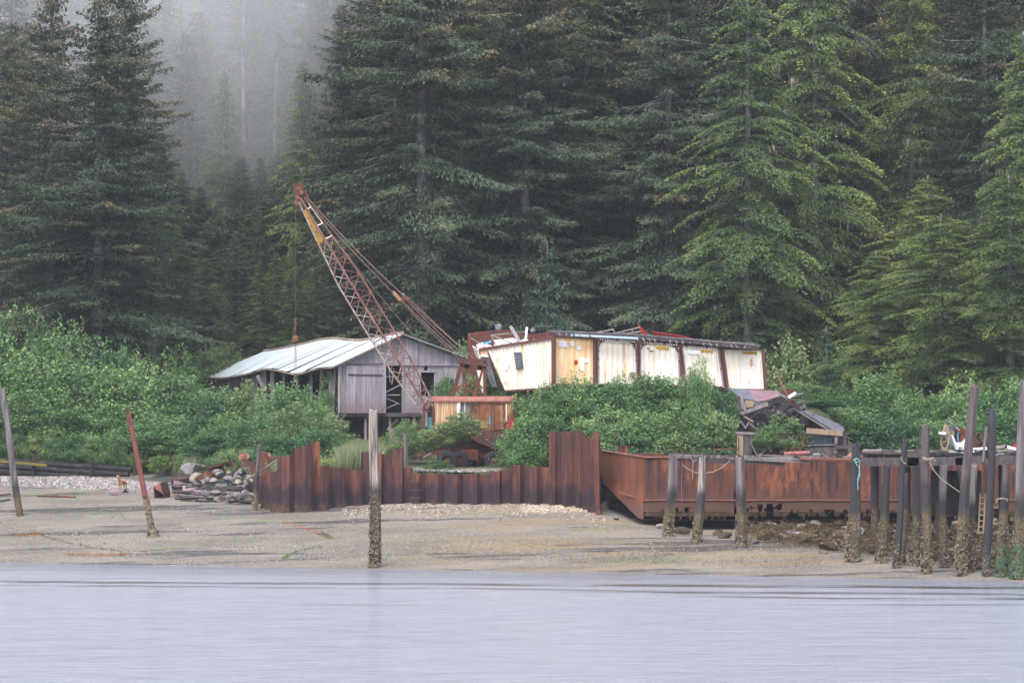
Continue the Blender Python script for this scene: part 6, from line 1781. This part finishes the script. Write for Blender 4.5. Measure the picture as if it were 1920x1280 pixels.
# rock slope under the barge and the dock
gd = 'weedy rocks below the barge and dock'
SLOPE = MB()
for i in range(330):
    px = 1395 + 560 * rk.random()
    t = (px - 1395) / 520
    lo = 1000 + 72 * min(1, t * 1.15); hi = 985 - 6 * t
    py = rk.uniform(hi, lo)
    w = rk.uniform(14, 34)
    kind = rk.choice('wwwwwwwwtg' if px < 1640 else 'wwwwwwwwwtmm')
    g = ground_at(px, py)
    if i >= 150:      # the small filling stones, one mass
        me = rk.choice(RM['w']); s = rk.uniform(6, 15) / 2 / (FPX / g.y); q = Matrix.Rotation(rk.uniform(0, 6.28), 3, 'Z') @ Matrix.Rotation(rk.uniform(-.5, .5), 3, 'X')
        SLOPE.add([g + Vector((0, 0, .1 + rk.uniform(0, .35) * t)) + q @ v.co * s for v in me.vertices], [tuple(p.vertices) for p in me.polygons])
        continue
    boulder(px, py, w, kind, {'w': 'brown weed-covered rock on the slope below the barge and dock', 't': 'bare tan rock on the weedy slope below the barge and dock', 'g': 'bare grey rock on the weedy slope below the barge and dock', 'm': 'green mossy rock under the dock'}[kind], gd, zup=rk.uniform(-.05, .25) + .35 * t * (1 - (py - hi) / (lo - hi + 1)))
SLOPE.build('riprap', ROCKW)['kind'] = 'stuff'
for px, py, w, k, lab in [(1155, 973, 20, 't', 'yellow-brown weedy stone on the gravel under the barge bow'), (1236, 990, 26, 't', 'tan rock left of the first walkway piling'), (1280, 1000, 34, 'w', 'flat weedy rock between the first two walkway pilings'), (1345, 1003, 30, 'w', 'weedy rock right of the middle walkway piling'),
                          (1360, 1008, 40, 'w', 'dark weedy rock left of the cracked walkway piling'), (1435, 1010, 60, 'w', 'big weed-draped rock right of the cracked walkway piling'), (1470, 1000, 70, 'w', 'highest big weed-draped boulder below the barge'), (1510, 1018, 60, 'w', 'long weedy mound below the middle of the barge'),
                          (1555, 1030, 60, 'w', 'weedy mound just left of the stout black piling'), (1415, 1018, 18, 'g', 'small pale stone at the foot of the cracked piling'), (1543, 1038, 26, 't', 'pale tan stone beside the weedy mound'), (1180, 968, 22, 'w', 'dark stone under the rake of the bow'), (1210, 975, 24, 'w', 'dark stone under the corner of the hull')]:
    boulder(px, py, w, k, lab, 'single stones in front of the barge', flat=.8)
# void under the bow: dark rubble
for i in range(26):
    boulder(rk.uniform(1130, 1200), rk.uniform(930, 965), rk.uniform(10, 22), 'w', 'dark stone in the shaded rubble between the wall end and the barge bow', 'rubble under the bow', Y=rk.uniform(146.5, 149), zup=rk.uniform(-.3, .1))
# seaweed fronds on the slope
def weed_field(name, n, px0, px1, fy0, fy1, mat, size, seed, zlift=.12):
    rg = np.random.RandomState(seed); Q = []
    for i in range(n):
        px = rg.uniform(px0, px1); py = rg.uniform(fy0(px), fy1(px)); g = ground_at(px, py) if i % 3 == 0 or not Q else None
        if g is None:
            b = Q[-1]; g = Vector((b[0] + rg.normal() * .35, b[1] + rg.normal() * .5, 0)); g.z = beach_z(g.x, g.y)
        Q.append((g.x, g.y, g.z + rg.uniform(.0, zlift)))
    Q = np.array(Q); n = len(Q)
    D = rg.normal(size=(n, 3)) * size; D[:, 2] = rg.normal(size=n) * size * .4
    S = np.cross(D, rg.normal(size=(n, 3))); S /= np.linalg.norm(S, axis=1)[:, None]; S *= size * .16
    me = leaf_mesh(name, Q, D, S, rg.rand(n), (rg.rand(n) < .15) * .8, mat)
    o = bpy.data.objects.new(name, me); COL.objects.link(o); o['kind'] = 'stuff'
FROND = leaf_mat('frond', (.040, .028, .014), (.105, .070, .028), (.20, .15, .045), transl=.1)
LIME = leaf_mat('green_algae', (.07, .14, .02), (.16, .27, .05), transl=.1)
ORANGE = leaf_mat('orange_weed', (.30, .10, .02), (.42, .17, .04), transl=.1)
weed_field('rockweed', 24000, 1400, 1960, lambda x: 985, lambda x: 1012 + 62 * min(1, (x - 1400) / 450), FROND, .12, 5, .5)
weed_field('rockweed', 9000, 760, 1560, lambda x: 1012 + (x - 760) * .012, lambda x: 1048 + (x - 760) * .022, FROND, .06, 6, .03)
weed_field('green_algae', 900, 700, 1040, lambda x: 1010, lambda x: 1036, LIME, .05, 7, .02)
weed_field('green_algae', 700, 1130, 1300, lambda x: 1040, lambda x: 1056, LIME, .05, 8, .02)
# strands of orange and green weed stranded on the left beach
def strand(pts, mat, seed, n, spread, label, size=.055):
    rg = np.random.RandomState(seed); G = [ground_at(*p) for p in pts]; Q = []
    for i in range(n):
        t = rg.rand() * (len(G) - 1); k = int(t); g = G[k].lerp(G[k + 1], t - k)
        q = g + Vector((rg.normal() * spread, rg.normal() * spread * 2, 0)); Q.append((q.x, q.y, beach_z(q.x, q.y) + .05 + .03 * rg.rand()))
    Q = np.array(Q); D = rg.normal(size=(n, 3)) * size * 1.3; D[:, 2] *= .5; S = np.cross(D, rg.normal(size=(n, 3))); S /= np.linalg.norm(S, axis=1)[:, None]; S *= size * .3
    me = leaf_mesh('seaweed_strand', Q, D, S, rg.rand(n), rg.rand(n) * 0, mat)
    o = bpy.data.objects.new('seaweed_strand', me); COL.objects.link(o); o['kind'] = 'stuff'
strand([(125, 1041), (180, 1042), (240, 1041)], ORANGE, 1, 420, .10, '')
strand([(18, 1004), (60, 1004), (80, 1001)], ORANGE, 2, 240, .10, '')
strand([(60, 996), (85, 1008), (125, 1018), (170, 1027), (235, 1037)], FROND, 3, 260, .06, '')
strand([(528, 979), (560, 988), (590, 998), (625, 1012)], ORANGE, 4, 220, .06, '')
strand([(600, 1000), (622, 1010)], FROND, 14, 160, .10, '')
strand([(530, 1050), (540, 1042), (560, 1034), (605, 1024)], LIME, 5, 300, .05, '')
strand([(150, 967), (200, 963), (240, 972)], LIME, 9, 150, .3, '')
# ================================================================ PEBBLES, SHELLS
def pebbles(name, n, region, size, mat, seed, flat=.6):
    rg = np.random.RandomState(seed); v = []; f = []
    for i in range(n):
        g = region(rg)
        if g is None: continue
        s = size * rg.uniform(.5, 1.4); b = len(v); a0 = rg.uniform(0, 6.28)
        for k in range(4):
            a = a0 + 1.571 * k; r = s * rg.uniform(.7, 1.15)
            v.append((g.x + math.cos(a) * r, g.y + math.sin(a) * r, g.z + s * flat * .3))
        v.append((g.x, g.y, g.z + s * flat * rg.uniform(.9, 1.2)))
        for k in range(4): f.append((b + k, b + (k + 1) % 4, b + 4))
        for k in range(4): v.append((v[b + k][0], v[b + k][1], g.z - .05))
        for k in range(4): f.append((b + 5 + k, b + 5 + (k + 1) % 4, b + (k + 1) % 4, b + k))
    m = MB(); m.v = v; m.f = f; o = m.build(name, mat); o['kind'] = 'stuff'
def facemat(name, cols, rough=.6):
    m, nt, b = new_mat(name)
    geo = N(nt, 'ShaderNodeNewGeometry')
    cr = N(nt, 'ShaderNodeValToRGB'); cr.color_ramp.interpolation = 'CONSTANT'
    while len(cr.color_ramp.elements) < len(cols): cr.color_ramp.elements.new(.5)
    for i, c in enumerate(cols): cr.color_ramp.elements[i].position = i / len(cols); cr.color_ramp.elements[i].color = rgb(c)
    nt.links.new(geo.outputs['Random Per Island'], cr.inputs[0]); nt.links.new(cr.outputs[0], b.inputs['Base Color']); b.inputs['Roughness'].default_value = rough
    return m
PEB = facemat('pebble_mix', [(.13, .125, .13), (.17, .168, .175), (.24, .23, .225), (.07, .07, .075), (.20, .195, .20), (.32, .29, .25), (.14, .12, .105), (.50, .46, .42), (.10, .095, .09), (.33, .24, .17)])
SHELL = facemat('shell_mix', [(.36, .30, .22), (.26, .21, .16), (.52, .47, .40), (.16, .13, .11), (.30, .23, .15), (.10, .085, .07), (.20, .165, .13)])
def reg_bank(rg):
    px = rg.uniform(-20, 300); t = rg.rand() ** .8
    y1 = 879 + px * .085; y0 = 912 + px * .03
    return ground_at(px, y0 + (y1 - y0) * t)
pebbles('pebbles', 9000, reg_bank, .075, PEB, 1)
def reg_wall(rg):
    px = rg.uniform(640, 1135); k = abs(rg.normal()); py = np.interp(px, [640, 766, 1040, 1100, 1135], [950, 943, 943, 951, 968]) + k * 10 + .5
    return ground_at(px, py)
pebbles('shell_gravel', 5200, reg_wall, .045, SHELL, 2)
pebbles('shell_gravel', 700, lambda rg: ground_at(rg.uniform(980, 1110), 946 + rg.rand() * 14), .05, facemat('bright_shells', [(.50, .38, .26), (.58, .48, .37), (.38, .28, .19)]), 3)
pebbles('scattered_stones', 12000, lambda rg: ground_at(rg.uniform(0, 1900), rg.uniform(905, 1062)) , .022, SHELL, 4)
pebbles('scattered_stones', 2600, lambda rg: ground_at(rg.uniform(0, 900), rg.uniform(905, 1050)) , .026, PEB, 5)
pebbles('gravel_fill', 4500, lambda rg: (lambda x, y: Vector((x, y, upper_z(x, y))) if y > wall_y(x) + .35 else None)(rg.uniform(-7.5, 2.4), rg.uniform(150.4, 154.5)), .06, PEB, 6)
# ================================================================ LEFT BANK: log wall, driftwood, scrap, deer
LOGD = M('rotten_log', (.012, .011, .012), (.026, .023, .024), 3, (1, 1, 1), bump=.6, c3=(.05, .06, .03), t3=(.55, .7))
def log_wall():
    root = thing('log_retaining_wall', 'low dark wall of stacked logs under the bushes at left', 'log wall', P(110, 880, 176))
    rr = random.Random(2)
    for row in range(3):
        for seg_ in range(3):
            xa = -20 + seg_ * 84 + rr.uniform(-8, 8); xb = xa + 92
            ya = 884 + xa * .07 - row * 10.5; yb = 884 + xb * .07 - row * 10.5
            m = MB(); m.tube([P(xa, ya, 175.6 - xa * .012 + row * .15), P(xb, yb + rr.uniform(-1, 1), 175.6 - xb * .012 + row * .15)], [.19, .17], 9); m.build('log', LOGD, root)
    for px in (62, 170):
        m = MB(); m.tube([P(px, 888 + px * .06, 175.0 - px * .012), P(px + 2, 852 + px * .03, 175.2 - px * .012)], .12, 8); m.build('post', LOGD, root)
    m = MB(); m.beam(P(0, 864, 174.6), P(88, 872, 173.8), .16, .12); m.build('mossy_rail', M('moss_yellow', (.17, .13, .02), (.10, .09, .02), 3), root)
log_wall()
rd = random.Random(18)
for i in range(30):
    px = rd.uniform(318, 474); py = rd.uniform(912, 944) + (px - 318) * .045 - 4
    L = rd.uniform(12, 48); an = rd.uniform(-.75, .35)
    Y = 158.5 - (px - 318) / 160 * 4.5 - (py - 915) * .06
    a = P(px - L / 2, py - L / 2 * math.sin(an) * -1, Y); b = P(px + L / 2, py + L / 2 * math.sin(an), Y - rd.uniform(-.8, .8))
    if px + L / 2 > 478: continue
    m = MB(); mid = a.lerp(b, .5) + Vector((0, 0, rd.uniform(-.08, .1)))
    m.tube([a, mid, b], [rd.uniform(.04, .09), .06, .03], 6)
    tag(m.build('driftwood', rd.choice([WOODD, LOGD, WOODD, LOGD, WOODP])), 'stick in the tangle of driftwood at the foot of the rock pile', 'driftwood', 'driftwood below the rock pile')
for i, (a, b, lab, mt) in enumerate([((472, 893), (522, 861), 'grey pole slanting from the thin post up to the sheet piling', WOODP), ((500, 893), (524, 878), 'short tan pole end among the scrap by the sheet piling', TANBOARD), ((70, 931), (142, 933), 'long reddish stick lying flat on the left beach', RUST), ((-5, 930), (20, 927), 'reddish stick lying at the left edge of the beach', RUST), ((0, 941), (18, 938), 'short brown stick near the left edge of the beach', WOODD)]):
    if i < 2: A_, B_ = P(*a, 151.5), P(*b, 150)
    else:
        A_, B_ = ground_at(*a), ground_at(*b); A_.z += .06; B_.z += .06
    m = MB(); m.tube([A_, B_], .05 if i != 1 else .11, 6); tag(m.build('stick', mt), lab, 'stick')
def scrap():
    # mauve machine housing
    def boxy(name, label, q, depth, mat, Y, parts):
        root = thing(name, label, 'scrap metal', P(q[0][0], q[2][1], Y))
        m = MB(); pts = [P(a, b, Y) for a, b in q]
        back = Vector((.3, depth, .1))
        n = len(pts)
        # open-fronted frame: side walls only plus a back
        for i in range(n):
            j = (i + 1) % n
            m.plate([pts[i], pts[j], pts[j] + back, pts[i] + back], .05)
        m.build('shell', mat, root)
        m = MB(); m.plate([p + back for p in pts], .04); m.build('back_plate', DARK if parts == 'dark' else mat, root)
        return root
    MAUVE = M('mauve_paint', (.27, .18, .21), (.20, .12, .14), 3, c3=(.16, .07, .06), t3=(.58, .7))
    r = boxy('machine_housing', 'open mauve painted machine housing on the gravel left of the rocks', [(321, 898), (341, 899), (342, 924), (325, 925)], 1.0, RUSTD, 158.5, 'x')
    m = MB(); m.plate([P(324, 899, 158.4), P(340, 902, 158.4), P(341, 915, 158.4), P(328, 913, 158.4)], .05); m.build('front_plate', MAUVE, r)
    m = MB(); m.plate([P(329, 915, 158.3), P(342, 916, 158.3), P(342, 925, 158.3), P(325, 925, 158.3)], .05); m.build('lower_plate', RUSTD, r)
    r = boxy('machine_housing', 'pinkish box with a dark open bottom beside the steel pipe piling', [(288, 913), (300, 906), (306, 926), (305, 935), (290, 934)], .8, RUSTD, 158.0, 'dark')
    m = MB(); m.plate([P(289, 911, 157.9), P(300, 906, 157.9), P(306, 926, 157.9), P(300, 921, 157.9), P(292, 917, 157.9)], .05); m.build('front_plate', RUSTP, r)
    m = MB(); m.plate([P(274, 918, 158.2), P(290, 913, 158.2), P(290, 923, 158.0), P(276, 924, 158.2)], .05); tag(m.build('bent_sheet', MAUVE), 'flat mauve sheet lying left of the pinkish box', 'metal sheet')
    m = MB(); m.plate([P(203, 917, 161.2), P(223, 917, 161.2), P(224, 923, 160.6), P(206, 923, 160.6)], .05); tag(m.build('bent_sheet', MAUVE), 'small mauve sheet lying on the pebbles just left of the deer', 'metal sheet')
    m = MB(); m.plate([P(235, 916, 161), P(241, 923, 161), P(230, 923, 161)], .3); tag(m.build('dark_block', DARK), 'small dark triangular block just right of the deer', 'block')
    m = MB(); m.plate([P(342, 911, 158), P(360, 913, 158), P(378, 918, 157.6), P(372, 924, 157.4), P(342, 922, 157.6)], .12); tag(m.build('steel_plate', MAUVE), 'low mauve-brown steel plate lying right of the mauve housing', 'metal plate')
    # broken steel box
    root = thing('broken_steel_box', 'torn open rusty steel box leaning on the rock pile', 'scrap metal', P(400, 895, 160))
    T = lambda a, b, dy=0: P(a, b, 159.6 + dy)
    for q, dys, mt, nm in (([(362, 898), (398, 876), (408, 880), (388, 905)], [0, 0, 0, 0], RUST, 'side_plate'), ([(388, 876), (425, 865), (442, 864), (410, 874)], [0, 0, 1.5, 1.5], RUST, 'top_plate'), ([(392, 880), (420, 872), (424, 893), (402, 900)], [.8, .8, .8, .8], DARK, 'inner_plate'), ([(357, 902), (364, 897), (400, 902), (396, 905)], [0, 0, .2, .2], RUST, 'flange')):
        m = MB(); m.plate([T(a, b, d_) for (a, b), d_ in zip(q, dys)], .05); m.build(nm, mt, root)
    for a, b in (((388, 877), (442, 864)), ((420, 872), (410, 898)), ((440, 865), (436, 876)), ((396, 900), (430, 876)), ((425, 884), (405, 900))):
        m = MB(); m.beam(T(*a, -.1), T(*b, -.1), .08, .12); m.build('frame_bar', RUST, root)
    # wheel and plates by the wall
    root = thing('rusty_drum', 'rusty steel drum standing at the left end of the sheet piling', 'drum', P(495, 900, 152.5))
    c = P(497, 868, 152.6)
    m = MB(); m.tube([P(492, 860, 152.6), P(501, 860, 152.9)], .40, 20); m.build('drum_shell', RUSTP, root)
    m = MB(); m.beam(P(494, 848, 152.2), P(500, 896, 152.2), .5, .12); m.build('rim_plate', RUST, root)
    for a, b, w in (((500, 857), (522, 858), .12), ((502, 873), (522, 876), .12), ((500, 885), (522, 884), .14)):
        m = MB(); m.beam(P(*a, 151.8), P(*b, 151.8), w, w * 1.6); m.build('strut', RUST, root)
    m = MB(); m.plate([P(467, 869, 152.4), P(477, 866, 152.4), P(483, 905, 152.4), P(475, 905, 152.4)], .06); tag(m.build('rusty_plate', RUST), 'rusty plate with a hole leaning just left of the thin post', 'metal plate')
    m = MB(); m.tube([P(452, 862, 156), P(460, 855, 156), P(466, 860, 156)], .28, 9); tag(m.build('rusty_lump', RUSTP), 'rounded pinkish rusty lump on top of the rock pile', 'scrap metal')
    m = MB(); m.tube([P(453, 849, 156), P(464, 852, 156), P(470, 862, 156)], .06, 6); tag(m.build('curved_bar', RUST), 'thin curved rusty bar above the pinkish lump', 'bar')
    for a, b, w, lab in (((455, 868), (478, 872), .35, 'dark rusty beam behind the thin post'), ((470, 915), (425, 935), .2, 'dark log sloping down the right side of the rock pile'), ((380, 916), (474, 912), .14, 'long pale-brown log curving across the rock pile'), ((440, 935), (474, 918), .14, 'dark branch reaching to the foot of the thin post')):
        m = MB(); m.beam(P(*a, 155), P(*b, 154.4), w, w * .8); tag(m.build('beam_scrap' if w > .3 else 'driftwood_log', RUSTD if w > .3 else WOODD), lab, 'beam' if w > .3 else 'log')
scrap()
def deer():
    g = ground_at(228, 923)
    root = thing('deer', 'small reddish brown deer standing on the pebbles and looking at the camera', 'deer', g)
    k = 1.0
    J = {'pel': ((0, .0, .66), .115), 'bk': ((.03, .28, .68), .13), 'rump': ((.06, .52, .66), .125), 'tail': ((.07, .63, .60), .03), 'ch': ((-.02, -.22, .66), .125), 'nk': ((-.05, -.36, .80), .065), 'nk2': ((-.08, -.44, .92), .05), 'hd': ((-.09, -.50, .97), .052), 'mz': ((-.10, -.62, .91), .026),
         'e1': ((-.16, -.46, 1.05), .014), 'e1b': ((-.23, -.46, 1.10), .020), 'e2': ((-.02, -.46, 1.05), .014), 'e2b': ((.04, -.46, 1.10), .020),
         'f1': ((-.09, -.22, .50), .055), 'f1k': ((-.09, -.20, .30), .026), 'f1h': ((-.09, -.22, .02), .022), 'f2': ((.06, -.22, .50), .055), 'f2k': ((.06, -.24, .30), .026), 'f2h': ((.06, -.23, .02), .022),
         'r1': ((-.03, .52, .50), .075), 'r1k': ((-.03, .60, .32), .030), 'r1h': ((-.04, .54, .02), .022), 'r2': ((.15, .52, .50), .075), 'r2k': ((.15, .46, .32), .030), 'r2h': ((.15, .42, .02), .022)}
    E = [('pel', 'bk'), ('bk', 'rump'), ('rump', 'tail'), ('pel', 'ch'), ('ch', 'nk'), ('nk', 'nk2'), ('nk2', 'hd'), ('hd', 'mz'), ('hd', 'e1'), ('e1', 'e1b'), ('hd', 'e2'), ('e2', 'e2b'),
         ('ch', 'f1'), ('f1', 'f1k'), ('f1k', 'f1h'), ('ch', 'f2'), ('f2', 'f2k'), ('f2k', 'f2h'), ('rump', 'r1'), ('r1', 'r1k'), ('r1k', 'r1h'), ('rump', 'r2'), ('r2', 'r2k'), ('r2k', 'r2h')]
    names = list(J); me = bpy.data.meshes.new('body')
    rot = Matrix.Rotation(math.radians(-8), 3, 'Z')
    me.from_pydata([tuple(rot @ Vector(J[n][0])) for n in names], [(names.index(a), names.index(b)) for a, b in E], [])
    o = bpy.data.objects.new('body', me); COL.objects.link(o)
    md = o.modifiers.new('skin', 'SKIN'); sv = me.skin_vertices[0].data
    for i, n in enumerate(names):
        sv[i].radius = (J[n][1], J[n][1]); sv[i].use_root = (n == 'pel')
    sb = o.modifiers.new('sub', 'SUBSURF'); sb.levels = 1; sb.render_levels = 1
    bpy.context.view_layer.update()
    ev = o.evaluated_get(bpy.context.evaluated_depsgraph_get()); m2 = bpy.data.meshes.new_from_object(ev)
    o.modifiers.clear(); o.data = m2
    m2.materials.clear(); m2.materials.append(DEERFUR); m2.materials.append(DEERLEG)
    for p in m2.polygons:
        p.use_smooth = True
        if p.center.z < .42 or (p.center.y < -.50 and p.center.z < .93): p.material_index = 1
    o.parent = root; o.location = (0, 0, 0)
    off = root_off(root)
    for sx in (-1, 1):
        m = MB(); c = off + rot @ Vector((-.09 + sx * .042, -.545, .965)); m.tube([c + Vector((0, -.005, 0)), c + Vector((sx * .006, -.012, 0))], .012, 6); m.build('eye', BLACK, root)
    m = MB(); c = off + rot @ Vector((-.10, -.645, .905)); m.obox(c, (.015, 0, 0), (0, .01, 0), (0, 0, .01)); m.build('nose', BLACK, root)
deer()
